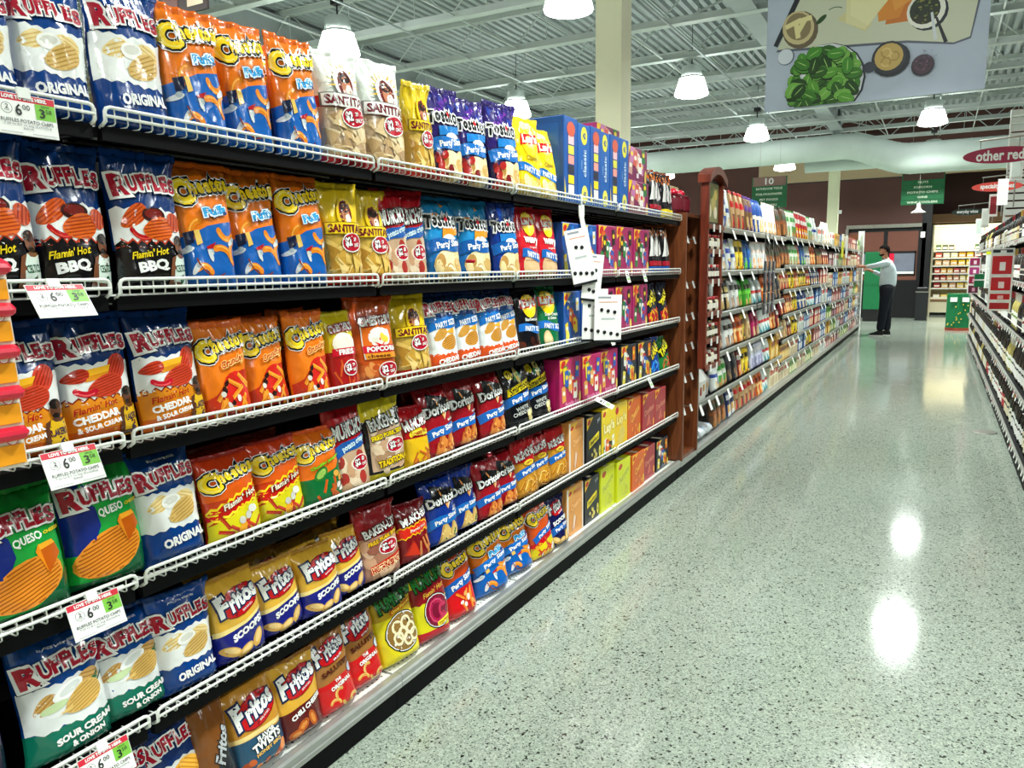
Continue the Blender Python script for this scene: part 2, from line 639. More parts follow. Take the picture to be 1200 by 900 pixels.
tag(sm.build('duct_seam', M['duct_steel'], duct), kind='stuff')
MB().tube([(-3.2, 1.6, 4.1), (1.4, 1.6, 4.1)], .17, 20).build('duct_branch', M['duct_steel'], duct, True)

# ------------------------------------------------------------------ high bay lamps
lp = {}
lp['ballast'] = MB().lathe([(.06, .47), (.165, .45), (.175, .30), (.17, .28)], 20).mesh('ballast_case', M['ballast'], True)
lp['hanger'] = MB().tube([(0, 0, .46), (0, 0, .64)], .012, 6).box(-.07, .07, -.05, .05, .62, .70).tube([(0, 0, .70), (0, 0, 1.2)], .006, 5).mesh('hanger', M['dark_plastic'])
lp['shade'] = MB().lathe([(.16, .28), (.195, .27), (.215, .22), (.262, .08), (.28, .01), (.275, -.01), (.2, -.035), (.1, -.047), (.01, -.05)], 24).mesh('lamp_shade', M['lamp_shade'], True)
lp['collar'] = MB().lathe([(.196, .285), (.206, .28), (.212, .25), (.2, .26)], 24, caps=False).mesh('collar', M['ballast'], True)
LY = (-2.0, 3.2, 8.4, 13.4, 18.8, 22.6)
LAMPS = [(lx, ly) for ly in LY for lx in (-10.7, -7.2, -3.83, -.27, 3.3)]
NTH = ['first', 'second', 'third', 'fourth', 'fifth', 'sixth', 'seventh', 'eighth', 'ninth', 'tenth']
rowname = {-10.7: 'two aisles over', -7.2: 'over the second aisle', -3.83: 'over the aisle behind the snacks', -.27: 'over the polished aisle', 3.3: 'beyond the wine shelves'}
for lx, ly in LAMPS:
    z0 = 4.42 if ly < 20 else 4.15
    t = empty('high_bay_lamp', (lx, ly, z0), 'white high bay lamp %s, %s from the near end' % (rowname[lx], NTH[LY.index(ly)]), 'lamp', 'high bay lamps under the roof')
    inst('ballast_case', lp['ballast'], t)
    inst('hanger', lp['hanger'], t)
    inst('lamp_shade', lp['shade'], t)
    inst('collar', lp['collar'], t)
    ld = bpy.data.lights.new('lamp_light', 'AREA')
    ld.shape = 'DISK'
    ld.size = .5
    ld.energy = LAMP_POWER
    ld.color = LAMP_COLOR
    ld.spread = math.radians(142)
    lo = bpy.data.objects.new('lamp_light', ld)
    link(lo, t)
    lo.location = (0, 0, -.07)
# ------------------------------------------------------------------ flat print: polygons and lettering laid on packages
_TXT = {}


def glyphs(s, off, track=1.0):
    """triangles of a word in font units, cached"""
    k = (s, off, track)
    if k not in _TXT:
        cu = bpy.data.curves.new('t', 'FONT')
        cu.body = s
        cu.resolution_u = 2
        cu.offset = off
        cu.space_character = track
        ob = bpy.data.objects.new('t', cu)
        me = ob.to_mesh()
        co = np.zeros(len(me.vertices) * 3)
        me.vertices.foreach_get('co', co)
        co = co.reshape(-1, 3)[:, :2].copy()
        tr = [tuple(p.vertices) for p in me.polygons]
        ob.to_mesh_clear()
        bpy.data.objects.remove(ob)
        bpy.data.curves.remove(cu)
        _TXT[k] = (co, tr)
    return _TXT[k]


WHITE, BLACK = lin('#eef0ee'), lin('#0b0b10')
CRIM = lin('#a80f2c')
CHIP, CHIPD, CHIPL = lin('#d8b469'), lin('#b58a3f'), lin('#ecd598')
ORG, ORGD, ORGL = lin('#f58a1c'), lin('#c65a0c'), lin('#ffb347')
REDC, REDD = lin('#c23a1c'), lin('#8c2010')
YEL = lin('#ffd91c')
BLUE = lin('#0f4f9e')


class Art:
    """elements are (part, [2D triangles in metres], colour); x to the reader's right, y up"""

    def __init__(s, W, H):
        s.W, s.H = W, H
        s.el = []
        s.part = 'artwork'

    def poly(s, pts, col, part=None):
        P = [(min(max(u, .012), .988) * s.W, min(max(v, .01), .985) * s.H) for u, v in pts]
        tr = tessellate_polygon([[Vector((a, b, 0)) for a, b in P]])
        s.el.append((part or s.part, np.array(P), [tuple(t) for t in tr], col))
        return s

    def rect(s, u0, v0, u1, v1, col, part=None):
        return s.poly([(u0, v0), (u1, v0), (u1, v1), (u0, v1)], col, part)

    def ell(s, u, v, ru, rv, col, rot=0, n=18, a0=0, a1=360, part=None):
        """rv is given in units of width too, so that circles stay round"""
        k = s.W / s.H
        c, d = math.cos(math.radians(rot)), math.sin(math.radians(rot))
        pts = []
        for i in range(n):
            t = math.radians(a0 + (a1 - a0) * i / (n if a1 - a0 >= 360 else n - 1))
            x, y = ru * math.cos(t), rv * math.sin(t)
            pts.append((u + x * c - y * d, v + (x * d + y * c) * k))
        return s.poly(pts, col, part)

    def zig(s, v0, v1, col, top=True, bot=True, n=7, amp=.014, slope=0.0):
        """band across the bag with torn zigzag edges"""
        a = [(i / (2 * n), v1 + slope * (i / (2 * n) - .5) + (amp * ((1 if i % 2 else -1) * (.3 + .7 * math.sin(i * 2.3) ** 2) + .6 * math.sin(i * .9)) if top else 0)) for i in range(2 * n + 1)]
        b = [(i / (2 * n), v0 + slope * (i / (2 * n) - .5) + (amp * ((1 if i % 2 else -1) * (.3 + .7 * math.sin(i * 1.7) ** 2) + .6 * math.sin(i * 1.1 + 2)) if bot else 0)) for i in range(2 * n + 1)]
        return s.poly(b + a[::-1], col)

    def ridged(s, u, v, ru, rv, rot, base, dark, n=6, pear=.25):
        """ridged potato chip"""
        k = s.W / s.H
        c, d = math.cos(math.radians(rot)), math.sin(math.radians(rot))

        def T(x, y):
            return (u + x * c - y * d, v + (x * d + y * c) * k)

        def half(x):
            q = max(0, 1 - (x / ru) ** 2) ** .5
            return rv * q * (1 + pear * x / ru)
        pts = [T(ru * math.cos(t), half(ru * math.cos(t)) * (1 if math.sin(t) >= 0 else -1)) for t in [2 * PI * i / 20 for i in range(20)]]
        s.poly(pts, base)
        for i in range(n):
            y0 = rv * (1 + pear * .4) * (-1 + 2 * (i + .5) / n)
            y1 = y0 + rv * .75 / n
            xs = []
            for q in range(21):
                x = ru * (-1 + q / 10)
                if half(x) > max(abs(y0), abs(y1)) * 1.03:
                    xs.append(x)
            if len(xs) > 1:
                s.poly([T(xs[0], y0), T(xs[-1], y0), T(xs[-1], y1), T(xs[0], y1)], dark)
        return s

    def curl(s, u, v, r, a0, a1, w, col, hi=None):
        """fat curved puff; r, w in units of width"""
        k = s.W / s.H

        def arc(ra, rb, t0, t1, n=9):
            o = [(u + ra * math.cos(t), v + ra * math.sin(t) * k) for t in [math.radians(t0 + (t1 - t0) * i / n) for i in range(n + 1)]]
            q = [(u + rb * math.cos(t), v + rb * math.sin(t) * k) for t in [math.radians(t0 + (t1 - t0) * i / n) for i in range(n + 1)]]
            return o + q[::-1]
        am = (a0 + a1) / 2
        s.poly(arc(r + w / 2, r - w / 2, a0, a1), col)
        for a in (a0, a1):
            t = math.radians(a)
            s.ell(u + r * math.cos(t), v + r * math.sin(t) * k, w / 2, w / 2, col, n=10)
        if hi:
            s.poly(arc(r + w * .3, r + w * .05, a0 + 6, a1 - 6), hi)
        return s

    def tri(s, u, v, r, rot, col, dark=None):
        k = s.W / s.H
        pts = [(u + r * math.cos(math.radians(rot + a)), v + r * math.sin(math.radians(rot + a)) * k) for a in (0, 118, 243)]
        s.poly(pts, col)
        if dark:
            s.poly([pts[0], pts[1], ((pts[1][0] * .9 + pts[2][0] * .1), (pts[1][1] * .9 + pts[2][1] * .1)), (pts[0][0] * .85 + pts[2][0] * .15, pts[0][1] * .85 + pts[2][1] * .15)], dark)
        return s

    def ribbon(s, u, v, w, h, rot, col, txt=None, tcol=None):
        k = s.W / s.H
        c, d = math.cos(math.radians(rot)), math.sin(math.radians(rot))

        def T(x, y):
            return (u + x * c - y * d, v + (x * d + y * c) * k)
        top = [T(-w / 2 + w * i / 8, h / 2 + .035 * w * math.sin(i / 8 * 2 * PI)) for i in range(9)]
        bot = [T(-w / 2 + w * i / 8, -h / 2 + .035 * w * math.sin(i / 8 * 2 * PI)) for i in range(9)]
        s.poly(bot + top[::-1], col)
        if txt:
            s.text(txt, u + w * .06 * c, v + w * .06 * d * k, w * .74, h * .68, tcol or WHITE, rot=rot, bold=.035)
        return s

    def text(s, txt, u, v, w, h, col, outl=(), bold=.03, rot=0, shear=0, arc=0, taper=0, grow=0, track=1.0):
        return s.texts([(txt, u, v, w, h)], col, outl, bold, rot, shear, arc, taper, grow, track)

    def texts(s, items, col, outl=(), bold=.03, rot=0, shear=0, arc=0, taper=0, grow=0, track=1.0):
        """words stretched to boxes (w, h in units of width); all outlines lie below all fills"""
        k = s.W / s.H
        c, d = math.cos(math.radians(rot)), math.sin(math.radians(rot))
        cx = sum(i[1] for i in items) / len(items)
        for off, cc in list(outl) + [(0, col)]:
            for txt, u, v, w, h in items:
                co0, _ = glyphs(txt, bold, track)
                co, tr = glyphs(txt, bold + off, track)
                if not len(co):
                    continue
                lo, hi = co0.min(0), co0.max(0)
                n = (co - (lo + hi) / 2) / np.maximum(hi - lo, 1e-6)
                x, y = n[:, 0].copy(), n[:, 1].copy()
                y *= (1 + taper * x * 2)
                y += arc * (.25 - x * x) + grow * x
                X, Y = x * w + shear * y * h, y * h
                U = u + X * c - Y * d
                Vv = v + (X * d + Y * c) * k
                P = np.stack([np.clip(U, .015, .985) * s.W, np.clip(Vv, .015, .98) * s.H], 1)
                s.el.append(('lettering', P, tr, cc))
        return s


def cut_art(art, nu, nv):
    """cut every print polygon along the package's grid so that it can follow the film; returns {part: (V(x,y,layer), F, cols)}"""
    out = {}
    for part in ('artwork', 'lettering'):
        bm = bmesh.new()
        cl = bm.faces.layers.int.new('ci')
        cols = []
        any_ = False
        for li, (p, P, tr, col) in enumerate(art.el):
            if p != part:
                continue
            any_ = True
            vs = [bm.verts.new((a, b, li)) for a, b in P]
            for t in tr:
                try:
                    f = bm.faces.new([vs[i] for i in t])
                    f[cl] = len(cols)
                except ValueError:
                    pass
            cols.append(col)
        if any_:
            if nu:
                for i in range(1, nu):
                    bmesh.ops.bisect_plane(bm, geom=bm.verts[:] + bm.edges[:] + bm.faces[:], dist=1e-6, plane_co=(art.W * i / nu, 0, 0), plane_no=(1, 0, 0))
                for i in range(1, nv):
                    bmesh.ops.bisect_plane(bm, geom=bm.verts[:] + bm.edges[:] + bm.faces[:], dist=1e-6, plane_co=(0, art.H * i / nv, 0), plane_no=(0, 1, 0))
            bm.verts.index_update()
            V = np.array([v.co[:] for v in bm.verts])
            F, FC = [], []
            for f in bm.faces:
                if f.normal.z < 0:
                    F.append(tuple(v.index for v in reversed(f.verts)))
                else:
                    F.append(tuple(v.index for v in f.verts))
                FC.append(cols[f[cl]])
            out[part] = (V, F, FC)
        bm.free()
    return out


# ------------------------------------------------------------------ pillow bag surface (local frame: x out of the shelf, y along the shelf, z up)
class Pillow:
    def __init__(s, W, H, D, seed):
        s.W, s.H, s.D = W, H, D
        r = random.Random(seed)
        s.w = [(r.uniform(.6, 2.6) * r.choice((-1, 1)), r.uniform(.5, 2.2), r.uniform(0, 6.28), r.uniform(.6, 1)) for _ in range(5)]
        s.fold = [(r.uniform(2.0, 4.5), r.uniform(-2.5, 2.5), r.uniform(0, 6.28)) for _ in range(3)]
        s.lean = r.uniform(-.02, .02)
        s.curlamp = r.uniform(-.012, .02)
        s.tw = r.uniform(-1, 1)

    def S(s, u, v, front=True):
        u, v = np.asarray(u, float), np.asarray(v, float)
        a = 2 * u - 1
        vb = np.clip(v / .13, 0, 1)
        vt = np.clip((1 - v) / .40, 0, 1)
        kb = (1 - (1 - vb) ** 2.2) ** .6
        kt = (1 - (1 - vt) ** 2.0) ** .8
        k = kb * kt
        g = np.clip(1 - np.abs(a) ** 3.4, 0, 1) ** .66
        x = (u - .5) * s.W * (1 - .085 * k) + s.lean * (v ** 2) * s.W
        x = x + .012 * s.W * np.sin(v * 7 + s.tw * 3) * np.abs(a)
        z = v * s.H - .012 * s.H * (1 - a * a) * np.clip(1 - vt, 0, 1) * (1 + s.tw)
        d = s.D * (.5 if front else .38) * k * g * (1.08 - .2 * v)
        if front:
            wr = 0
            for fx, fy, ph, am in s.w:
                wr = wr + am * np.sin(2 * PI * (fx * u + fy * v) + ph)
            d = d + .0011 * wr * np.minimum(1, g * 1.5) * (.5 + .8 * np.abs(a))
            cr = 0
            for fx, fy, ph in s.fold:
                cr = cr + (1 - np.abs(np.sin(PI * (fx * u + fy * v) + ph))) ** 3
            d = d + cr * (.0062 * np.clip(1 - kt, 0, 1) ** .7 * kb + .0011) * np.minimum(1, g * 2)
            # puckers running in from the side seams
            d = d + .0022 * (1 - np.abs(np.sin(v * 23 + s.tw * 5 + a))) ** 2 * np.clip(np.abs(a) - .55, 0, 1) * 2 * np.minimum(1, g * 2.5)
        top = np.clip((v - .8) / .2, 0, 1)
        xo = s.curlamp * top ** 2
        return np.stack([(d if front else -d) + xo, x, z], -1)

    def N(s, u, v):
        e = .004
        p = s.S(u, v)
        du = s.S(u + e, v) - s.S(u - e, v)
        dv = s.S(u, v + e) - s.S(u, v - e)
        n = np.cross(du, dv)
        l = np.linalg.norm(n, axis=-1, keepdims=True)
        n = n / np.maximum(l, 1e-9)
        return p, n


def pillow_body(name, P, col, bands, m, nu=30, nv=40, backcol=None):
    us = np.linspace(0, 1, nu + 1)
    vs = np.linspace(0, 1, nv + 1)
    U, Vv = np.meshgrid(us, vs)
    fr = P.S(U, Vv).reshape(-1, 3)
    bk = P.S(U, Vv, False).reshape(-1, 3)
    n = (nu + 1) * (nv + 1)
    V = [tuple(p) for p in fr] + [tuple(p) for p in bk]
    F, Cc = [], []

    def colat(v, u=.5):
        for b in bands:
            if b[0] <= v <= b[1]:
                return b[2]
        return col
    bidx = lambda i, j: i * (nu + 1) + j if (j in (0, nu) or i in (0, nv)) else n + i * (nu + 1) + j
    for i in range(nv):
        for j in range(nu):
            q = i * (nu + 1) + j
            F.append((q, q + 1, q + nu + 2, q + nu + 1))
            Cc.append(colat((i + .5) / nv))
            F.append((bidx(i, j), bidx(i + 1, j), bidx(i + 1, j + 1), bidx(i, j + 1)))
            Cc.append(backcol or colat((i + .5) / nv))
    return make_mesh(name, V, F, m, Cc, True)


def pillow_seal(name, P, col, m):
    """ribbed crimp along the top edge"""
    n = 22
    h = .014
    V, F, Cc = [], [], []
    for i in range(n + 1):
        u = i / n
        b = P.S(u, 1.0)
        b2 = P.S(u, .985)
        w = .0012 * (1 if i % 2 else -1)
        for q, (dz, dx) in enumerate(((-.004, .0018), (h * .5, .0012 + w), (h + .001 * (i % 2), .001 - w))):
            V.append((b[0] + dx, b[1], b[2] + dz))
        for q, (dz, dx) in enumerate(((-.004, -.0018), (h * .5, -.0012 + w), (h + .001 * (i % 2), -.001 - w))):
            V.append((b[0] + dx, b[1], b[2] + dz))
    for i in range(n):
        a, b = i * 6, i * 6 + 6
        for q in (0, 1):
            F.append((a + q, b + q, b + q + 1, a + q + 1))
            F.append((a + 3 + q, a + 3 + q + 1, b + 3 + q + 1, b + 3 + q))
        F.append((a + 2, b + 2, b + 5, a + 5))
    Cc = [col] * len(F)
    return make_mesh(name, V, F, m, Cc, True)
# ------------------------------------------------------------------ package designs
DES = {}


def design(key, W, H, D, base, look, cat, name, seal=None, bands=(), kind='bag'):
    def deco(fn):
        DES[key] = dict(W=W, H=H, D=D, base=lin(base) if isinstance(base, str) else base, look=look, cat=cat, name=name,
                        seal=lin(seal) if seal else None, bands=[(a, b, lin(c)) for a, b, c in bands], fn=fn, kind=kind)
        return fn
    return deco


def ruffles(A, v=.77, s=1.0, rot=7):
    it = [('R', .145, v - .012, .19 * s, .25 * s), ('U', .30, v - .002, .125 * s, .185 * s), ('FF', .47, v + .018, .2 * s, .185 * s),
          ('L', .63, v + .016, .105 * s, .19 * s), ('E', .745, v + .013, .11 * s, .175 * s), ('S', .87, v + .006, .12 * s, .175 * s)]
    A.texts(it, CRIM, [(.115, lin('#2a1020')), (.095, WHITE)], bold=.05, rot=rot, shear=.04, track=1.08)


def cheetos(A, v=.82, s=1.0, u=.5, rot=9):
    k = A.W / A.H
    A.part = 'lettering'
    cu_, cv_ = u - .33 * s, v - .10 * s * k
    for w_, cc in ((.175, WHITE), (.15, BLACK)):
        A.curl(cu_, cv_, .125 * s, 62, 318, w_ * s, cc)
    A.texts([('heetos', u + .085 * s, v + .01, .70 * s, .21 * s)], BLACK, [(.17, WHITE), (.135, BLACK)], bold=.05, rot=rot, track=1.16)
    A.curl(cu_, cv_, .125 * s, 62, 318, .095 * s, YEL, lin('#ffe96a'))
    A.texts([('heetos', u + .085 * s, v + .01, .70 * s, .21 * s)], YEL, [], bold=.05, rot=rot, track=1.16)
    A.part = 'artwork'


def fritos(A, v=.72, s=1.0):
    A.ell(.52, v - .01, .42 * s, .25 * s, lin('#7a0c14'), rot=18, part='artwork')
    A.ell(.52, v - .01, .40 * s, .235 * s, lin('#c4161c'), rot=18)
    A.texts([('F', .19, v - .015, .17 * s, .37 * s), ('ritos', .585, v + .03, .60 * s, .28 * s)], WHITE, [(.075, lin('#14224c'))], bold=.05, rot=18, shear=.2, track=1.05)
    A.text('BRAND', .62, v - .11, .22, .035, WHITE, rot=18, bold=.01)


def doritos(A, v=.66, ang=8):
    A.poly([(.25, v + .22), (.95, v + .12), (.8, v - .06), (.2, v - .03)], BLACK)
    A.poly([(.40, v + .15), (.44, v + .155), (.66, v - .09), (.64, v - .16)], lin('#f0a050'))
    A.poly([(.64, v - .16), (.66, v - .09), (.86, v + .10), (.90, v + .10)], lin('#f4d9b0'))
    A.text('Doritos', .5, v, .84, .21, WHITE, [(.09, BLACK)], bold=.045, rot=ang)


def lays(A, u, v, s=1.0):
    A.ell(u, v, .30 * s, .30 * s, lin('#ffd21a'))
    A.ell(u + .02 * s, v + .06 * s, .29 * s, .2 * s, lin('#ffe36a'), rot=10)
    A.poly([(u - .36 * s, v - .05 * s), (u + .36 * s, v - .01 * s), (u + .33 * s, v + .13 * s), (u - .33 * s, v + .11 * s)], lin('#d4121e'))
    A.text("Lay's", u, v + .035 * s, .58 * s, .24 * s, WHITE, bold=.04, rot=2)


def price229(A, u, v, s=1.0):
    A.ell(u, v, .27 * s, .155 * s, WHITE, rot=6)
    A.ell(u, v, .25 * s, .138 * s, lin('#b3122a'), rot=6)
    A.texts([('$2', u - .1 * s, v, .17 * s, .16 * s)], WHITE, [(.06, BLACK)], bold=.05, rot=6)
    A.text('29', u + .075 * s, v + .035 * s, .07 * s, .06 * s, WHITE, bold=.03, rot=6)
    A.text('ONLY', u + .11 * s, v - .025 * s, .16 * s, .06 * s, WHITE, bold=.04, rot=6)


def santitas(A, top, emb=True):
    k = A.W / A.H
    if emb:
        for i in range(13):
            a = math.radians(-5 + 190 * i / 12)
            b = math.radians(-5 + 190 * (i + .5) / 12)
            A.poly([(.55 + .2 * math.cos(a), .72 + .2 * k * math.sin(a)), (.55 + .4 * math.cos((a + b) / 2), .72 + .4 * k * math.sin((a + b) / 2)), (.55 + .2 * math.cos(b), .72 + .2 * k * math.sin(b))], lin('#e6b51c'))
    A.ell(.55, .72, .235, .235, WHITE if emb else lin('#f2c81a'))
    A.ell(.55, .72, .16, .2, lin('#6a1c18'))
    A.ell(.56, .70, .1, .14, lin('#c07a5a'))
    A.ell(.55, .77, .11, .07, lin('#2c1410'))
    A.ell(.6, .66, .07, .08, lin('#e8e0d8'))
    A.poly([(.06, .50), (.98, .50), (.98, .615), (.72, .63), (.4, .63), (.06, .62)], lin('#6b6a66') if emb else lin('#8a6a10'))
    A.poly([(.08, .507), (.97, .507), (.97, .607), (.72, .622), (.4, .622), (.08, .612)], lin('#f1efe6') if emb else lin('#f4d21e'))
    A.text('SANTITAS', .53, .56, .84, .125, lin('#6a1420'), [(.05, WHITE if emb else lin('#f4d21e'))], bold=.05)
    price229(A, .62, .42, .95)


def chips_heap(A, v0, v1, cols, n=16, seed=3, r=.17):
    rr = random.Random(seed)
    for i in range(n):
        A.tri(rr.uniform(.12, .88), v0 + (v1 - v0) * ((i * .618) % 1), rr.uniform(r * .6, r), rr.uniform(0, 360), cols[i % len(cols)], cols[(i + 1) % len(cols)])


def blobs(A, v0, v1, cols, n=12, seed=5, r=.12, u0=.1, u1=.9):
    rr = random.Random(seed)
    for i in range(n):
        A.ell(rr.uniform(u0, u1), v0 + (v1 - v0) * ((i * .618) % 1), rr.uniform(r * .6, r), rr.uniform(r * .45, r * .8), cols[i % len(cols)], rot=rr.uniform(0, 180), n=10)


def sticks(A, v0, v1, cols, n=10, seed=5, l=.16, w=.03, u0=.15, u1=.85, a0=0, a1=180):
    rr = random.Random(seed)
    k = A.W / A.H
    for i in range(n):
        u, v, a = rr.uniform(u0, u1), rr.uniform(v0, v1), math.radians(rr.uniform(a0, a1))
        dx, dy = l * math.cos(a), l * math.sin(a) * k
        nx, ny = -w * math.sin(a), w * math.cos(a) * k
        A.poly([(u - dx - nx, v - dy - ny), (u + dx - nx, v + dy - ny), (u + dx + nx, v + dy + ny), (u - dx + nx, v - dy + ny)], cols[i % len(cols)])
        A.poly([(u - dx, v - dy), (u + dx, v + dy), (u + dx + nx * .8, v + dy + ny * .8), (u - dx + nx * .8, v - dy + ny * .8)], cols[(i + 1) % len(cols)])


def chip_trio(A, v, base=CHIP, dark=CHIPD, light=CHIPL):
    A.ridged(.27, v + .055, .17, .1, 20, light, base, 5)
    A.ridged(.70, v + .065, .16, .1, -20, light, base, 5)
    A.ell(.46, v + .06, .15, .09, lin('#f4f4ee'), rot=8)
    A.ell(.46, v + .068, .11, .05, lin('#dcdcd2'), rot=8)
    A.ridged(.60, v - .045, .24, .135, 22, base, dark, 7)
    A.poly([(.34, v - .075), (.48, v - .085), (.5, v - .045)], base)


def player(A, shirt, word, num, wcol, skin='#7a4a30'):
    """generic ball player printed at the bag's edge: plain head, arm and jersey"""
    A.ell(.835, .33, .075, .1, lin(skin))
    A.ell(.84, .375, .08, .06, lin('#17100c'))
    A.ell(.835, .285, .05, .035, lin('#1c120e'))
    A.poly([(.63, .06), (.69, .24), (.79, .27), (.985, .27), (.985, .03), (.65, .03)], lin(skin))
    A.poly([(.70, .03), (.725, .2), (.76, .262), (.81, .24), (.88, .24), (.96, .262), (.975, .03)], lin(shirt))
    A.text(word, .835, .165, .20, .08, lin(wcol), bold=.02, rot=6)
    A.text(num, .85, .085, .07, .09, lin(wcol), bold=.05)


def flames(A, v, cols, n=9, h=.05):
    for q, c in enumerate(cols):
        pts = [(0, v - h * 1.6)]
        for i in range(2 * n + 1):
            pts.append((i / (2 * n), v + (h * (.6 + .4 * math.sin(i * 3.1)) if i % 2 else -h * .3) - q * h * .45))
        pts.append((1, v - h * 1.6))
        A.poly(pts, c)


B = 'bag'


@design('r_orig', .215, .325, 0.086, '#053c84', 'blue ridged chip bag marked original', B, 'chip_bag', '#0c3f86')
def _(A):
    A.zig(.30, .635, lin('#e9ecea'))
    chip_trio(A, .475)
    ruffles(A)
    A.text('ORIGINAL', .56, .20, .66, .125, WHITE, bold=.05, rot=5)
    A.text('RUFFLES HAVE RIDGES', .5, .925, .42, .03, WHITE, bold=.01)


@design('r_bbq', .215, .325, 0.086, '#05326f', 'navy and black ridged chip bag marked barbecue', B, 'chip_bag', '#0b3474', bands=((0, .30, '#0b0a10'),))
def _(A):
    A.rect(.0, .012, 1, .34, lin('#0b0a10'))
    A.zig(.33, .60, lin('#e9ecea'), amp=.016)
    flames(A, .365, [lin('#c23a1c'), lin('#0b0a10')], 8, .035)
    A.ridged(.25, .545, .2, .1, 35, lin('#d65a1e'), lin('#a83410'), 6)
    A.ell(.52, .56, .17, .085, lin('#3a1414'))
    A.ell(.52, .568, .13, .055, lin('#7a1c18'))
    A.curl(.36, .52, .2, 215, 300, .06, lin('#b8121c'), lin('#e04a3a'))
    A.ridged(.56, .455, .22, .13, 8, lin('#e0641e'), lin('#a8380f'), 8)
    A.ridged(.83, .51, .11, .12, 70, lin('#c84a20'), lin('#92280e'), 5)
    player(A, '#dfeee4', 'CELTICS', '0', '#0d5c3c')
    ruffles(A, .785)
    A.text("Flamin' Hot", .40, .275, .50, .085, lin('#f4d61c'), bold=.02, rot=8, shear=.3)
    A.text('BBQ', .42, .175, .42, .14, WHITE, bold=.05, rot=8)


@design('r_fhc', .215, .325, 0.086, '#06326f', 'navy and orange ridged chip bag marked cheddar', B, 'chip_bag', '#0d3474', bands=((0, .28, '#d9741a'),))
def _(A):
    A.rect(0, .012, 1, .31, lin('#e08a1c'))
    A.rect(0, .012, 1, .11, lin('#cf5f18'))
    A.zig(.31, .625, lin('#e9ecea'), amp=.015)
    flames(A, .35, [lin('#8c2410'), lin('#e08a1c')], 8, .035)
    A.ridged(.74, .565, .19, .13, 60, lin('#d0402a'), lin('#a02414'), 7)
    A.poly([(.28, .52), (.62, .55), (.66, .60), (.32, .575)], lin('#f2b224'))
    A.poly([(.28, .52), (.62, .55), (.6, .505), (.3, .48)], lin('#d98a18'))
    A.ridged(.2, .53, .16, .08, 10, lin('#c83a22'), lin('#982012'), 5)
    A.ridged(.55, .435, .25, .13, 12, lin('#d2452a'), lin('#a22a16'), 9)
    A.curl(.3, .52, .2, 230, 300, .07, lin('#c4102a'), lin('#f05a60'))
    player(A, '#e2b41e', 'LAKERS', '6', '#2c1a4c', '#5a3422')
    ruffles(A, .775)
    A.text("Flamin' Hot", .39, .285, .54, .08, lin('#a81814'), bold=.02, rot=8, shear=.3)
    A.text('CHEDDAR', .38, .205, .56, .095, WHITE, bold=.05, rot=7)
    A.text('& SOUR CREAM', .39, .135, .54, .06, WHITE, bold=.04, rot=7)


@design('r_queso', .225, .335, 0.086, '#1aa03e', 'green ridged chip bag marked queso', B, 'chip_bag', '#148a34', bands=((.0, .08, '#0c5a34'),))
def _(A):
    A.poly([(0, .95), (.22, .93), (.32, .84), (.2, .74), (.38, .66), (.42, .5), (.3, .36), (.1, .3), (0, .3)], lin('#10287c'))
    A.poly([(1, .03), (1, .34), (.8, .2), (.5, .06), (.55, .02)], lin('#0c5a34'))
    A.ridged(.47, .27, .44, .26, 18, lin('#e8912a'), lin('#a8540f'), 13, .12)
    A.poly([(.62, .5), (.86, .53), (.9, .44), (.72, .31)], lin('#c45a10'))
    A.poly([(.62, .5), (.86, .53), (.83, .565), (.66, .55)], lin('#f4a628'))
    A.poly([(.62, .5), (.72, .31), (.66, .55)], lin('#e8891a'))
    ruffles(A, .755, 1.05)
    A.text('QUESO', .56, .61, .32, .12, WHITE, bold=.03, rot=8)
    A.text('CHEESE', .84, .64, .2, .04, lin('#f4d21e'), bold=.03, rot=8)


@design('r_sco', .225, .335, 0.095, '#054490', 'blue and green ridged chip bag marked sour cream', B, 'chip_bag', '#0d4690', bands=((0, .27, '#0b6a54'),))
def _(A):
    A.rect(0, .012, 1, .28, lin('#0c6e58'))
    A.zig(.275, .635, lin('#e6eaea'), amp=.015)
    A.ridged(.22, .49, .15, .09, 35, lin('#cfa25c'), lin('#a87a3a'), 5)
    A.ridged(.76, .59, .14, .09, -10, lin('#d0a460'), lin('#a87a3a'), 4)
    A.ell(.48, .55, .2, .08, lin('#f6f7f5'), rot=20)
    A.ell(.5, .555, .14, .05, lin('#d5dad8'), rot=20)
    A.ell(.3, .455, .16, .05, lin('#c8dcaa'), rot=10)
    sticks(A, .52, .58, [lin('#0b4a34'), lin('#2c7a4c')], 5, 9, .1, .012, .55, .9, 10, 50)
    A.ridged(.63, .445, .24, .15, 22, lin('#ddb463'), lin('#b58a3f'), 9)
    A.poly([(.32, .385), (.48, .385), (.5, .43)], lin('#e6c070'))
    ruffles(A, .765, 1.05)
    A.text('SOUR CREAM', .58, .205, .68, .085, WHITE, bold=.05, rot=7)
    A.text('& ONION', .6, .135, .4, .07, WHITE, bold=.05, rot=7)
    A.text('RUFFLES HAVE RIDGES', .5, .92, .42, .03, WHITE, bold=.01)


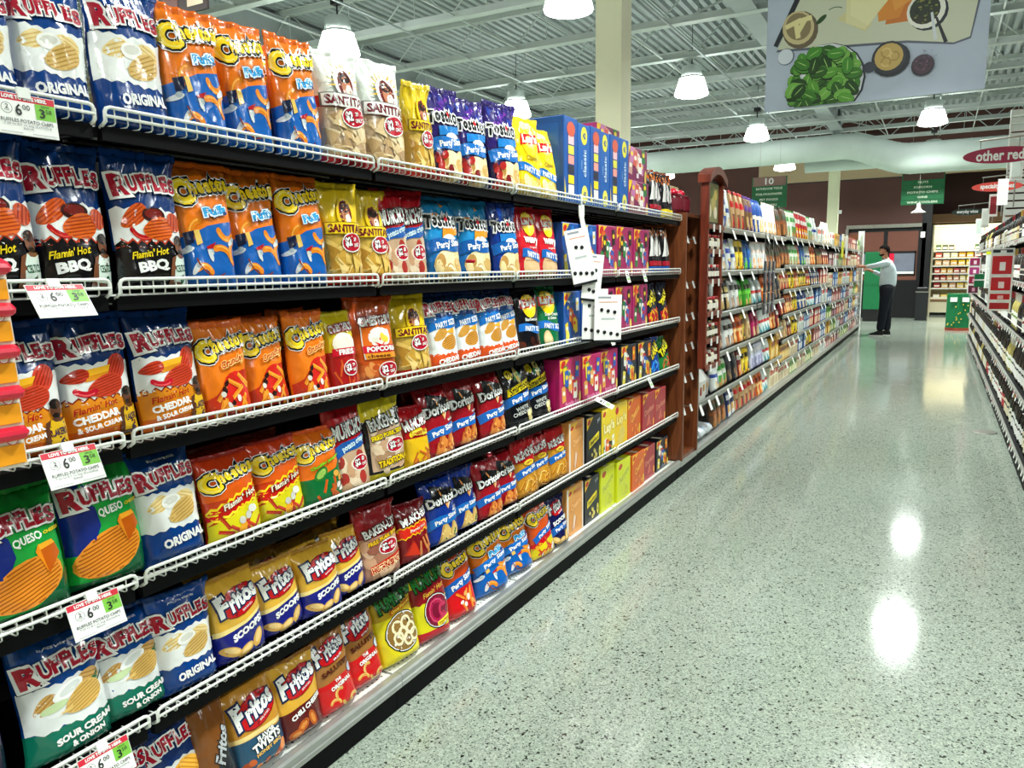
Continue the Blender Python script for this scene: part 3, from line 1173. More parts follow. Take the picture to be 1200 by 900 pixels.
@design('r_chd', .22, .315, 0.077, '#0e3f86', 'blue and white party ridged chip bag marked cheddar', B, 'chip_bag', '#10285c', bands=((0, .22, '#d2501c'),))
def _(A):
    A.zig(.2, .70, lin('#e6eaea'), amp=.015)
    A.zig(.0, .215, lin('#dc5420'), amp=.016)
    A.zig(.60, .70, lin('#1470c0'), amp=.016)
    A.ridged(.36, .47, .22, .1, 25, lin('#dca44c'), lin('#b47a28'), 6)
    A.ridged(.6, .36, .25, .14, 12, lin('#d89a40'), lin('#a86c22'), 8)
    A.poly([(.5, .5), (.8, .56), (.78, .47)], lin('#f2a42c'))
    A.ribbon(.52, .61, .9, .17, 8, lin('#1468b8'), 'PARTY SIZE!')
    ruffles(A, .825, .95, 5)
    A.text('CHEDDAR', .55, .135, .68, .1, WHITE, bold=.05, rot=6)
    A.text('& SOUR CREAM', .56, .065, .6, .05, WHITE, bold=.03, rot=6)


@design('r_dark', .22, .31, 0.086, '#0c2f6c', 'dark blue ridged chip bag with orange chips', B, 'chip_bag', '#0a2454')
def _(A):
    A.zig(.12, .6, lin('#d9dcda'))
    A.ridged(.5, .38, .38, .22, 25, lin('#eda52c'), lin('#c47a14'), 10)
    A.ridged(.72, .5, .2, .12, -30, lin('#f0b444'), lin('#cf8a20'), 5)
    ruffles(A, .79)


def puffs(A, party=False):
    blue = lin('#0f5fb4')
    A.poly([(0, .02), (1, .02), (1, .56), (.7, .53), (.45, .50), (.2, .43), (0, .40)], blue)
    for u, v, r, a, b in ((.34, .44, .16, 95, 200), (.78, .50, .16, 200, 320), (.62, .2, .2, 20, 110), (.98, .28, .18, 120, 220), (.3, .08, .15, 30, 130)):
        A.curl(u, v, r, a, b, .085, lin('#e8861c'), lin('#ffb24a'))
    for u, v, ro in ((.2, .16, 60), (.45, .27, 110), (.85, .38, 30), (.1, .3, 20)):
        A.ell(u, v, .10, .035, lin('#d9dfe0'), rot=ro, n=12)
        A.ell(u + .03, v + .02, .04, .035, lin('#aebcc4'), rot=ro, n=10)
    A.curl(.5, .28, .3, 195, 300, .018, lin('#8c3a12'))
    A.poly([(.08, .44), (.22, .46), (.2, .36), (.1, .34)], lin('#101c3c'))
    A.poly([(.22, .46), (.3, .47), (.34, .36), (.24, .34)], lin('#e6bf5c'))
    A.poly([(.38, .33), (.56, .37), (.5, .32), (.4, .31)], lin('#b3141e'))
    cheetos(A, .83)
    A.text('Puffs', .60, .625, .42, .12, lin('#1f9ad8'), [(.09, lin('#e8f4f4')), (.13, lin('#0f3c7a'))][::-1], bold=.06, rot=10)
    if party:
        A.ribbon(.5, .49, .95, .17, 14, lin('#1c6cc0'), 'Party Size!')


@design('c_puffs', .205, .325, 0.086, '#ee7a16', 'orange and blue cheese puff bag', B, 'puff_bag', '#e0681a', bands=((0, .4, '#0f5fb4'),))
def _(A):
    puffs(A)


@design('c_pparty', .25, .34, 0.095, '#ee7a16', 'large orange and blue cheese puff party bag', B, 'puff_bag', '#c8501a', bands=((0, .4, '#0f5fb4'),))
def _(A):
    puffs(A, True)


@design('c_crun', .18, .24, 0.069, '#f07c18', 'orange crunchy cheese snack bag', B, 'snack_bag', '#d9601a')
def _(A):
    A.poly([(0, .02), (1, .02), (1, .5), (.75, .48), (.45, .42), (.2, .25), (0, .2)], lin('#c4321a'))
    A.ell(.6, .28, .3, .26, lin('#d8241c'), rot=30)
    sticks(A, .06, .45, [lin('#f08a1c'), lin('#ffae3c')], 11, 4, .15, .03)
    blobs(A, .12, .4, [lin('#e8e4da'), lin('#2c1410')], 6, 8, .07, .3, .8)
    cheetos(A, .80)
    A.text('Crunchy', .6, .585, .5, .13, lin('#c4321a'), [(.08, lin('#ffd27a'))], bold=.03, rot=14, shear=.25)


@design('c_fhot', .215, .30, 0.077, '#c83a12', 'red and yellow hot cheese snack bag', B, 'snack_bag', '#8c1c10')
def _(A):
    A.rect(0, .5, 1, .75, lin('#dd5a14'))
    A.poly([(0, .02), (1, .02), (1, .42), (.6, .36), (0, .22)], lin('#e0d41c'))
    for q, c in enumerate(('#f6d820', '#d01c14')):
        e = .03 - q * .03
        pts = [(0, .26 - e)]
        for i in range(15):
            pts.append((i / 14, .26 + .2 * i / 14 - e + (.018 if i % 2 else -.01)))
        for i in range(15):
            pts.append((1 - i / 14, .62 - .26 * i / 14 + e + (.02 if i % 2 else -.012)))
        A.poly(pts, lin(c))
    sticks(A, .06, .3, [lin('#a82414'), lin('#d0442a')], 8, 14, .13, .028)
    blobs(A, .08, .35, [lin('#e4e2da'), lin('#c9c8c0'), lin('#e8a028')], 6, 18, .09, .4, .9)
    cheetos(A, .79)
    A.text("Flamin' Hot", .55, .47, .66, .1, lin('#f4e8d0'), [(.06, lin('#5a0c0c'))], bold=.03, rot=16, shear=.3)


@design('c_jal', .205, .29, 0.077, '#e8701a', 'orange and green cheese snack bag marked jalapeno', B, 'snack_bag', '#d8551a', bands=((0, .38, '#0c6a34'),))
def _(A):
    A.poly([(0, .02), (1, .02), (1, .62), (.8, .46), (.5, .4), (0, .36)], lin('#0c6a34'))
    A.ell(.42, .42, .18, .11, lin('#2c7a2c'), rot=30)
    A.ell(.42, .42, .13, .07, lin('#9cc45a'), rot=30)
    sticks(A, .06, .3, [lin('#d2641c'), lin('#b8481c')], 7, 6, .13, .028)
    blobs(A, .16, .42, [lin('#e4e2da'), lin('#e2a848')], 4, 2, .09, .65, .9)
    cheetos(A, .79)
    A.text('Cheddar Jalapeno', .58, .565, .76, .075, lin('#8fd81c'), [(.06, lin('#0c4a20'))], bold=.03, rot=15)


@design('c_fparty', .235, .32, 0.086, '#c8461a', 'orange and red hot cheese snack bag with party ribbon', B, 'snack_bag', '#7a2410', bands=((0, .4, '#c8141c'),))
def _(A):
    A.poly([(0, .02), (1, .02), (1, .46), (0, .40)], lin('#cc161c'))
    sticks(A, .14, .36, [lin('#f0741c'), lin('#ffa23a')], 9, 6, .12, .026, .35, .85)
    blobs(A, .18, .36, [lin('#ece8e0'), lin('#e0a85a')], 6, 7, .07, .4, .75)
    A.ribbon(.5, .5, .96, .2, 16, lin('#1c58a8'), 'Party Size!')
    cheetos(A, .8, .86)


@design('c_fhparty', .23, .30, 0.086, '#d0501a', 'orange and yellow hot cheese snack bag with party ribbon', B, 'snack_bag', '#a8341a')
def _(A):
    A.poly([(0, .02), (1, .02), (1, .4), (0, .22)], lin('#dcc81c'))
    A.poly([(0, .28), (1, .5), (1, .4), (0, .18)], lin('#c8141c'))
    sticks(A, .06, .3, [lin('#b8281a'), lin('#e0582a')], 10, 9, .12, .026)
    blobs(A, .08, .3, [lin('#e4e2da'), lin('#e8a028')], 6, 4, .07)
    A.ribbon(.52, .46, .9, .15, 22, lin('#1c62b8'), 'Party Size!')
    cheetos(A, .79, .9)


@design('s_white', .245, .375, 0.095, '#c2a888', 'tall white tortilla chip bag with price oval', B, 'tortilla_bag', '#dfe4de', bands=((.6, 1, '#dfe6de'), (.51, .6, '#b41c2c'), (0, .07, '#c41c28')))
def _(A):
    chips_heap(A, .09, .44, [lin('#d9bf92'), lin('#c2a272'), lin('#e2cda4'), lin('#ad8c62')], 26, 3, .19)
    A.rect(0, .012, 1, .07, lin('#c41c28'))
    santitas(A, 'white')


@design('s_yell', .215, .315, 0.077, '#c8a44a', 'yellow tortilla chip bag with red price oval', B, 'tortilla_bag', '#d8b81c', bands=((.5, 1, '#e2bf1e'), (0, .09, '#c8281c')))
def _(A):
    chips_heap(A, .1, .42, [lin('#e0bc62'), lin('#c89a3c'), lin('#eccf86'), lin('#b58530')], 22, 5, .18)
    A.rect(0, .012, 1, .085, lin('#c8281c'))
    santitas(A, 'yellow', False)


def tostitos(A, facet, base, ribbon='#1768b4', ora=False):
    rr = random.Random(11)
    for i in range(14):
        A.tri(rr.uniform(.08, .92), rr.uniform(.72, .97), rr.uniform(.05, .12), rr.uniform(0, 360), lin(facet[i % len(facet)]))
    A.ell(.5, .17, .38, .26, lin('#e9d9ac'))
    blobs(A, .06, .28, [lin('#e6cf98'), lin('#c9a562'), lin('#f2e6c4'), lin('#b88a48')], 14, 4, .15, .2, .8)
    if ora:
        A.poly([(.4, .5), (.88, .55), (.92, .66), (.44, .62)], lin('#f0962a'))
    else:
        A.poly([(.25, .5), (.9, .54), (.9, .62), (.25, .6)], lin('#1f7ac4'))
    A.ell(.6, .475, .2, .1, WHITE)
    A.ribbon(.52, .42, .96, .2, 6, lin(ribbon), 'Party Size!')
    A.texts([('T', .12, .70, .13, .2), ('o', .25, .70, .12, .15), ('S', .375, .70, .11, .18), ('t', .475, .715, .085, .2), ('i', .55, .715, .05, .2), ('t', .625, .715, .085, .2), ('O', .755, .70, .15, .18), ('S', .895, .70, .11, .18)],
            BLACK, [(.11, WHITE)], bold=.06, rot=-3)
    A.ell(.55, .735, .04, .04, lin('#d8202a'), part='lettering')


@design('t_purple', .235, .35, 0.086, '#2c1f6c', 'purple tortilla scoop bag with party ribbon', B, 'tortilla_bag', '#281a5c', bands=((0, .5, '#241a54'),))
def _(A):
    tostitos(A, ['#5a2c94', '#3c2c8c', '#7a3aa4', '#2c3c94'], None)
    blobs(A, .06, .3, [lin('#a82420'), lin('#7a1c1c')], 9, 14, .1, .1, .45)


@design('t_blue', .25, .33, 0.086, '#1a86c4', 'light blue tortilla chip bag with orange banner', B, 'tortilla_bag', '#1a78b4', bands=((.0, .36, '#1a6cb0'),))
def _(A):
    tostitos(A, ['#3aa4dc', '#1472b4', '#e89a3c', '#2c94d0'], None, '#145aa4', True)


@design('t_navy', .215, .30, 0.077, '#0f3488', 'navy blue tortilla chip bag with party ribbon', B, 'tortilla_bag', '#0d2c74')
def _(A):
    tostitos(A, ['#1c58b4', '#143c94', '#2c6cc0'], None, '#145aa4')


@design('l_yell', .225, .335, 0.086, '#f2cf14', 'yellow party potato chip bag', B, 'chip_bag', '#e6c21a', bands=((0, .2, '#d9b83a'),))
def _(A):
    A.ell(.5, .93, .2, .12, lin('#f0dca4'))
    blobs(A, .04, .18, [lin('#e6cf7a'), lin('#d2b452'), lin('#f2e2a4')], 9, 5, .17)
    lays(A, .54, .70, .95)
    A.text('Classic', .55, .49, .4, .09, lin('#6a4a10'), bold=.01)
    A.ribbon(.52, .33, .86, .17, -8, lin('#1768b4'), 'PARTY SIZE')


@design('l_wavy', .215, .305, 0.077, '#cf1f2c', 'red wavy potato chip bag with party ribbon', B, 'chip_bag', '#b81c28')
def _(A):
    A.ell(.5, .16, .34, .3, lin('#d8b487'))
    for i in range(5):
        A.curl(.36 + i * .08, .12, .2, 60, 120, .03, lin('#b58a5c'), lin('#ecd2a4'))
    A.poly([(.92, .95), (.99, .7), (.9, .82)], lin('#f2ece0'))
    lays(A, .52, .775, .85)
    A.text('wavy', .55, .52, .62, .17, WHITE, bold=.05, rot=-3)
    A.text('Original', .58, .43, .3, .05, WHITE, bold=.01)
    A.ribbon(.55, .32, .8, .18, -7, lin('#1c64b4'), 'PARTY SIZE')


@design('l_black', .215, .32, 0.077, '#0c0d14', 'black potato chip bag with yellow and red logo', B, 'chip_bag', '#101018')
def _(A):
    lays(A, .5, .74, .98)
    A.text('Barbecue', .52, .52, .5, .08, WHITE, bold=.02)
    A.ribbon(.52, .37, .9, .18, -4, lin('#1c6cc0'), 'PARTY SIZE')
    blobs(A, .05, .2, [lin('#5a2414'), lin('#3a1810')], 6, 5, .15)


@design('l_green', .225, .32, 0.077, '#0c6a3c', 'green potato chip bag marked sour cream and onion', B, 'chip_bag', '#0c5a34')
def _(A):
    lays(A, .46, .75, .98)
    A.text('Sour Cream', .56, .56, .62, .08, WHITE, bold=.02)
    A.text('& Onion', .56, .495, .4, .07, WHITE, bold=.02)
    A.ribbon(.5, .36, .96, .18, -4, lin('#1c6cc0'), 'PARTY SIZE')
    A.ell(.34, .13, .16, .24, lin('#d9c08a'), rot=20)
    A.ell(.34, .13, .12, .19, lin('#e8d6a8'), rot=20)


@design('m_red', .20, .31, 0.073, '#b41420', 'red crisp bag with blue ribbon and price oval', B, 'crisp_bag', '#a0101c', bands=((0, .42, '#c9a888'),))
def _(A):
    A.rect(0, .012, 1, .5, lin('#c2a284'))
    blobs(A, .05, .46, [lin('#dcc0a0'), lin('#c89c78'), lin('#e8d2b4'), lin('#a8342c')], 16, 6, .17)
    A.text('MUNCHOS', .54, .74, .84, .27, WHITE, [(.07, lin('#2a1414'))], bold=.04, rot=8, shear=.15)
    A.ribbon(.52, .55, .9, .19, 14, lin('#1f58a4'), 'potato crisps', lin('#cfe8f0'))
    price229(A, .66, .33, .9)


@design('h_fries', .16, .245, 0.065, '#d9c21c', 'yellow and red corn fry bag with price oval', B, 'snack_bag', '#cdb81c', bands=((0, .5, '#b01c1c'),))
def _(A):
    A.rect(0, .012, 1, .52, lin('#ac1a1a'))
    sticks(A, .05, .35, [lin('#c8401c'), lin('#e0642a')], 12, 5, .14, .025, a0=60, a1=120)
    A.ell(.5, .62, .35, .22, lin('#f2ead8'))
    A.text("CHESTER'S", .5, .82, .78, .16, WHITE, [(.1, lin('#8c1418'))], bold=.05, rot=4, arc=.5)
    A.rect(.12, .46, .9, .56, lin('#c8142c'))
    A.text('FRIES', .52, .51, .5, .11, WHITE, bold=.05)
    price229(A, .6, .3, 1.0)


@design('h_pop', .225, .325, 0.077, '#bc4a14', 'orange brown cheese popcorn bag with price oval', B, 'popcorn_bag', '#a83c10')
def _(A):
    A.rect(0, .012, 1, .24, lin('#c8602a'))
    blobs(A, .03, .22, [lin('#d8783c'), lin('#b84c20'), lin('#e0924c')], 18, 5, .1)
    A.rect(.2, .3, .96, .76, lin('#e8e2d4'))
    A.rect(.22, .31, .94, .75, lin('#e06a1c'))
    A.ell(.58, .55, .25, .17, lin('#f2efe6'))
    blobs(A, .48, .62, [WHITE, lin('#f4d24a'), lin('#e6e2d2')], 8, 3, .09, .35, .82)
    A.poly([(.45, .5), (.6, .46), (.72, .52), (.58, .42)], lin('#d8201c'))
    A.text("CHESTER'S", .56, .75, .74, .17, WHITE, [(.09, lin('#7a1418'))], bold=.05, rot=4)
    A.rect(.2, .37, .97, .455, lin('#c8142c'))
    A.text('POPCORN', .6, .413, .66, .09, WHITE, bold=.05)
    A.rect(.22, .30, .96, .365, lin('#e8962a'))
    A.text('cheese', .5, .332, .5, .06, lin('#5a2410'), bold=.02)
    price229(A, .68, .165, .85)


@design('d_red', .215, .32, 0.077, '#9c1420', 'dark red tortilla chip bag with blue party ribbon', B, 'tortilla_bag', '#6a0c18')
def _(A):
    A.poly([(.2, .03), (.98, .03), (.98, .3), (.6, .27), (.24, .2)], lin('#8a0f1a'))
    for u, v, r in ((.5, .16, .3), (.76, .2, .26), (.35, .12, .16)):
        A.tri(u, v, r, 95, lin('#d9863c'), lin('#b8602a'))
    blobs(A, .08, .22, [lin('#e8a050'), lin('#a8502a'), lin('#f0b468')], 10, 4, .06, .35, .85)
    doritos(A)
    A.ribbon(.5, .36, .97, .2, 12, lin('#1c62b4'), 'Party Size!')
    A.text('NACHO', .84, .5, .2, .05, WHITE, bold=.02, rot=10)


@design('d_blue', .215, .32, 0.077, '#10328c', 'royal blue tortilla chip bag with party ribbon', B, 'tortilla_bag', '#0c2468')
def _(A):
    for u, v, r in ((.5, .17, .32), (.78, .2, .24)):
        A.tri(u, v, r, 95, lin('#d6b46a'), lin('#b8924a'))
    blobs(A, .1, .24, [lin('#2c6a3c'), lin('#e6cc8c')], 8, 4, .04, .35, .85)
    doritos(A, .68)
    A.ribbon(.5, .38, .97, .2, 12, lin('#1668b8'), 'Party Size!')
    A.texts([('COOL', .86, .53, .16, .045), ('RANCH', .86, .495, .18, .045)], WHITE, bold=.02, rot=10)


@design('d_dark', .22, .32, 0.086, '#181038', 'dark purple and black tortilla chip bag', B, 'tortilla_bag', '#140c2c')
def _(A):
    A.tri(.55, .2, .3, 95, lin('#7a1420'), lin('#4c0c14'))
    doritos(A, .7)
    A.texts([('SPICY', .72, .47, .3, .07), ('SWEET', .74, .42, .3, .07), ('CHILI', .76, .37, .26, .07)], WHITE, bold=.02, rot=10)


@design('f_smart', .235, .325, 0.086, '#0d0e15', 'black popcorn bag with yellow name panel', B, 'popcorn_bag', '#0d0d14')
def _(A):
    A.ell(.26, .86, .11, .11, lin('#f2d81c'))
    A.text('10', .26, .86, .1, .1, BLACK, bold=.02)
    A.poly([(.38, .76), (.5, .96), (.62, .93), (.66, .78)], lin('#1c7a4c'))
    A.ell(.52, .85, .07, .2, lin('#e8d27a'), rot=8)
    A.poly([(.1, .62), (.96, .78), (.96, .64), (.1, .5)], lin('#f4dc18'))
    A.text('Smartfood', .53, .64, .78, .16, BLACK, bold=.02, rot=14, shear=.2)
    A.ribbon(.5, .46, .98, .2, 14, lin('#1560b0'), 'Party Size!')
    A.texts([('WHITE', .5, .30, .42, .085), ('CHEDDAR', .5, .225, .62, .085)], lin('#cfd2cc'), bold=.02, rot=8)
    blobs(A, .06, .25, [lin('#f0e4a8'), lin('#d9c47a'), lin('#fbf4d2')], 8, 6, .1, .72, .92)


@design('k_yell', .235, .345, 0.086, '#d8c41c', 'yellow and black pork rind bag with price oval', B, 'rind_bag', '#d2bc1c')
def _(A):
    A.rect(0, .1, 1, .74, lin('#14161c'))
    A.rect(.13, .13, .96, .71, lin('#c8a98c'))
    blobs(A, .15, .68, [lin('#dcc4a4'), lin('#c09a7a'), lin('#e8d6bc'), lin('#a88464')], 24, 8, .14, .22, .88)
    A.text('BAKEN-ETS', .56, .72, .82, .24, lin('#e2e4e0'), [(.08, BLACK)], bold=.04, rot=8, taper=.12)
    A.text('FRIED PORK SKINS', .56, .55, .8, .09, lin('#f0d21c'), [(.08, BLACK)], bold=.04, rot=6)
    price229(A, .68, .40, .85)
    A.text('TRADITIONAL', .6, .225, .74, .12, lin('#f0c81c'), [(.08, BLACK)], bold=.05, rot=5)


@design('k_hot', .225, .33, 0.086, '#8c1018', 'dark red pork rind bag marked hot with price oval', B, 'rind_bag', '#7a0c14', bands=((.0, .5, '#b8886a'),))
def _(A):
    A.rect(.04, .03, .97, .60, lin('#b0806a'))
    blobs(A, .05, .56, [lin('#cc9c7c'), lin('#a8745c'), lin('#dcb494'), lin('#945a48')], 20, 8, .15)
    A.text('BAKEN-ETS', .53, .70, .84, .17, lin('#dfe0dc'), [(.08, lin('#3a0c10'))], bold=.04, rot=10)
    A.text('FRIED PORK SKINS', .56, .56, .8, .08, lin('#f0c01c'), [(.08, lin('#4c1010'))], bold=.04, rot=10)
    price229(A, .62, .43, .95)
    A.poly([(.14, .12), (.9, .24), (.92, .33), (.14, .22)], lin('#c82414'))
    A.text("HOT 'N SPICY", .53, .2, .74, .13, lin('#b01414'), [(.09, lin('#f4d6a0'))], bold=.05, rot=9)


@design('n_cheese', .175, .235, 0.069, '#b8141c', 'red and yellow snack mix bag marked cheese', B, 'snack_mix_bag', '#a0101c', bands=((0, .5, '#d8a81c'),))
def _(A):
    A.rect(0, .012, 1, .5, lin('#e0b41c'))
    A.curl(.5, .42, .3, 40, 140, .12, lin('#f0cc1c'))
    sticks(A, .04, .3, [lin('#a84a1c'), lin('#d27a2a')], 12, 4, .14, .03)
    A.text('MUNCHIES', .52, .76, .86, .24, WHITE, [(.06, lin('#5a0c10'))], bold=.05, rot=10)
    A.rect(.3, .54, .86, .63, lin('#f4dc4a'))
    A.text('CHEESE FIX', .58, .585, .5, .08, lin('#a8281c'), bold=.03, rot=6)


@design('n_hot', .195, .28, 0.073, '#7a0f18', 'dark red snack mix bag with flames', B, 'snack_mix_bag', '#640c14')
def _(A):
    for q, c in enumerate(('#f0c01c', '#d8281c')):
        A.zig(.47 + q * .02, .66 - q * .02, lin(c), amp=.022, slope=.1)
    A.tri(.3, .22, .26, 80, lin('#c8321c'), lin('#a0241a'))
    sticks(A, .08, .35, [lin('#b86a3c'), lin('#d28a4c')], 8, 4, .16, .03, .45, .85, 70, 110)
    A.text('MUNCHIES', .53, .77, .86, .2, WHITE, [(.06, lin('#3a0a0c'))], bold=.05, rot=12)
    A.text("Flamin' Hot", .56, .57, .5, .06, WHITE, bold=.01, rot=8, shear=.3)


@design('n_party', .21, .31, 0.077, '#b5141e', 'red and golden snack mix bag with party ribbon', B, 'snack_mix_bag', '#9c101a', bands=((0, .5, '#c88a24'),))
def _(A):
    A.rect(0, .012, 1, .62, lin('#cc8f28'))
    sticks(A, .04, .36, [lin('#b8701c'), lin('#e0a83c'), lin('#9c5418'), lin('#f0c868')], 20, 4, .15, .032)
    A.rect(.0, .62, 1, .82, lin('#b5141e'))
    A.text('MUNCHIES', .52, .76, .9, .2, WHITE, [(.06, lin('#5a0c10'))], bold=.05, rot=10)
    A.ell(.55, .6, .22, .07, lin('#f2cf3c'))
    A.text('CHEESE FIX', .55, .6, .3, .05, lin('#8c2410'), bold=.02, rot=8)
    A.ribbon(.52, .47, .97, .19, 14, lin('#1c64b4'), 'Party Size!')


def scoop(A, v0=.22):
    for u, v, ro in ((.2, v0 - .06, -25), (.45, v0 - .1, 25), (.72, v0 - .02, 60)):
        A.ell(u, v, .17, .085, lin('#d8a850'), rot=ro)
        A.ell(u + .01, v + .012, .12, .05, lin('#eccb84'), rot=ro)


@design('f_scoop', .205, .30, 0.086, '#e4b23c', 'golden and blue corn chip bag marked scoops', B, 'corn_chip_bag', '#a8782a', bands=((0, .40, '#1a1f78'),))
def _(A):
    A.poly([(0, .02), (1, .02), (1, .52), (.5, .42), (0, .36)], lin('#191f7c'))
    A.poly([(0, .36), (.5, .42), (1, .52), (1, .56), (.5, .46), (0, .42)], lin('#f4dc8c'))
    scoop(A)
    fritos(A, .72, .98)
    A.text('SCOOPS!', .56, .36, .66, .13, WHITE, bold=.06, rot=16, shear=.2)


@design('f_party', .21, .28, 0.086, '#14164c', 'dark blue corn chip bag marked scoops with party ribbon', B, 'corn_chip_bag', '#101238')
def _(A):
    scoop(A, .2)
    fritos(A, .8, .8)
    A.text('SCOOPS', .55, .53, .7, .12, WHITE, bold=.05, rot=14)
    A.ribbon(.52, .38, .95, .18, 16, lin('#1c5cb0'), 'Party Size!')


@design('f_brown', .17, .27, 0.069, '#7a481c', 'brown corn chip bag turned sideways', B, 'corn_chip_bag', '#6a3c18')
def _(A):
    A.poly([(.3, .02), (1, .02), (1, .6), (.5, .5)], lin('#22242c'))
    A.text('Fritos', .62, .5, .6, .26, lin('#b8bcc0'), [(.06, BLACK)], bold=.04, rot=60)


@design('f_honey', .225, .30, 0.086, '#c68c30', 'golden brown corn twist bag marked honey', B, 'corn_chip_bag', '#a06c24', bands=((0, .36, '#28506c'),))
def _(A):
    A.rect(0, .012, 1, .38, lin('#28506c'))
    A.poly([(0, .38), (1, .40), (1, .45), (.5, .44), (0, .43)], lin('#f0d48a'))
    blobs(A, .03, .15, [lin('#c8602a'), lin('#a8441c'), lin('#e08a4c')], 9, 4, .09)
    fritos(A, .66, .96)
    A.texts([('FLAVOR', .56, .355, .34, .08), ('TWISTS', .55, .28, .56, .13)], WHITE, [(.06, BLACK)], bold=.05, rot=10)
    A.text('HONEY BBQ', .56, .2, .5, .06, lin('#e8b85a'), bold=.04, rot=8)


@design('f_chili', .215, .30, 0.086, '#dca83a', 'golden corn chip bag with maroon band marked chili cheese', B, 'corn_chip_bag', '#8c5c24', bands=((0, .38, '#5c1414'),))
def _(A):
    A.poly([(0, .02), (1, .02), (1, .48), (.5, .42), (0, .38)], lin('#5c1616'))
    for u, v, ro in ((.4, .17, 30), (.62, .2, 100), (.25, .1, 0)):
        A.ell(u, v, .14, .08, lin('#b8581c'), rot=ro)
        A.ell(u, v, .09, .04, lin('#d88a3c'), rot=ro)
    fritos(A, .72, .98)
    A.text('CHILI CHEESE', .55, .37, .72, .09, WHITE, bold=.05, rot=16)


@design('f_salut', .215, .32, 0.086, '#a06c34', 'brown and red corn chip bag marked original', B, 'corn_chip_bag', '#7a4c24', bands=((0, .40, '#c4181c'),))
def _(A):
    A.poly([(0, .02), (1, .02), (1, .48), (.5, .43), (0, .36)], lin('#c8181c'))
    for u, v, r, a, b in ((.35, .1, .12, 20, 140), (.65, .14, .13, 200, 320), (.5, .22, .1, 60, 200), (.8, .07, .1, 40, 160)):
        A.curl(u, v, r, a, b, .06, lin('#d8a24c'), lin('#eec882'))
    A.ell(.86, .47, .1, .1, lin('#1c2f6a'))
    A.ell(.86, .47, .085, .085, lin('#c8d2e0'))
    fritos(A, .78, .85)
    A.text('SALUTES', .52, .56, .66, .1, lin('#4c1c10'), bold=.05, rot=10)
    A.texts([('THE', .5, .405, .14, .06), ('ORIGINAL', .56, .345, .5, .08)], WHITE, bold=.05, rot=10)


def funyuns(A):
    A.texts([('FUNYUNS', .52, .84, .86, .26)], lin('#1c7a2c'), [(.09, lin('#0b2c14'))], bold=.06, rot=10, taper=-.1)


@design('u_yell', .24, .33, 0.095, '#e6d81c', 'yellow onion ring snack bag with round window', B, 'onion_ring_bag', '#6a6a1c', bands=((.6, 1, '#b89a24'),))
def _(A):
    A.ell(.55, .38, .42, .36, BLACK)
    A.ell(.55, .38, .40, .34, WHITE)
    A.ell(.55, .38, .385, .325, lin('#8c6a34'))
    for i, (u, v) in enumerate(((.4, .46), (.62, .48), (.5, .36), (.72, .38), (.38, .32), (.6, .27), (.78, .29))):
        A.curl(u, v, .10, 0, 359, .05, lin('#e8dcae'), lin('#f8f2d6'))
    funyuns(A)
    A.poly([(.3, .63), (.85, .70), (.85, .76), (.3, .69)], lin('#b8601c'))
    A.text('Onion Flavored', .58, .695, .5, .05, lin('#f4dc4a'), bold=.03, rot=10)


@design('u_fhot', .225, .32, 0.086, '#d8d01c', 'yellow and maroon onion ring snack bag', B, 'onion_ring_bag', '#5c5c1c', bands=((0, .14, '#b01828'), (.55, .75, '#8c1420')))
def _(A):
    A.rect(0, .012, 1, .15, lin('#b41a2c'))
    A.zig(.56, .78, lin('#8c1420'), slope=.1)
    A.ell(.58, .38, .38, .34, BLACK)
    A.ell(.58, .38, .36, .32, WHITE)
    A.ell(.58, .38, .345, .305, lin('#7a1030'))
    A.curl(.56, .38, .2, 20, 330, .1, lin('#b01c4a'), lin('#d04a70'))
    A.curl(.74, .36, .12, 60, 300, .07, lin('#c02a54'))
    funyuns(A)
    A.text("Flamin' Hot", .56, .665, .6, .1, lin('#d8a83c'), bold=.02, rot=12, shear=.3)
    A.poly([(.5, .17), (.92, .22), (.92, .28), (.5, .23)], lin('#f0dc2c'))
    A.text('Onion Flavored', .71, .225, .36, .04, lin('#7a1420'), bold=.02, rot=8)


@design('b_dip', .145, .36, 0.052, '#14121a', 'narrow black snack bag with white and red name', B, 'snack_bag', '#7a3a1c', bands=((.0, .14, '#1c4a9c'),))
def _(A):
    blobs(A, .78, .96, [lin('#c8641c'), lin('#8c3a14'), lin('#e08a3c'), lin('#5a2410')], 16, 4, .14)
    A.poly([(.1, .36), (.46, .36), (.6, .78), (.4, .8)], lin('#e8e6e2'))
    A.poly([(.55, .36), (.9, .42), (.75, .7), (.6, .6)], lin('#d9d6d2'))
    A.rect(.1, .16, .9, .26, lin('#a8182c'))


@design('b_dip1', .145, .36, 0.052, '#14121a', 'narrow black and yellow snack bag with white and red name', B, 'snack_bag', '#7a3a1c', bands=((.0, .14, '#e0c81c'),))
def _(A):
    blobs(A, .78, .96, [lin('#c8641c'), lin('#8c3a14'), lin('#e08a3c'), lin('#5a2410')], 16, 4, .14)
    A.poly([(.1, .36), (.46, .36), (.6, .78), (.4, .8)], lin('#e8e6e2'))
    A.poly([(.55, .36), (.9, .42), (.75, .7), (.6, .6)], lin('#d9d6d2'))
    A.rect(.05, .03, .95, .2, lin('#ecd21c'))


@design('b_tky', .145, .25, 0.052, '#1c2034', 'narrow snack bag with slanted yellow lettering', B, 'snack_bag', '#1a1c3c')
def _(A):
    A.poly([(.1, .05), (.9, .05), (.9, .4), (.1, .3)], lin('#b01c24'))
    sticks(A, .08, .4, [lin('#d8641c'), lin('#f0c81c'), lin('#c8281c')], 9, 4, .2, .05)
    A.text('TAKIS', .5, .64, .9, .34, lin('#f2e01c'), [(.08, BLACK)], bold=.06, rot=42)


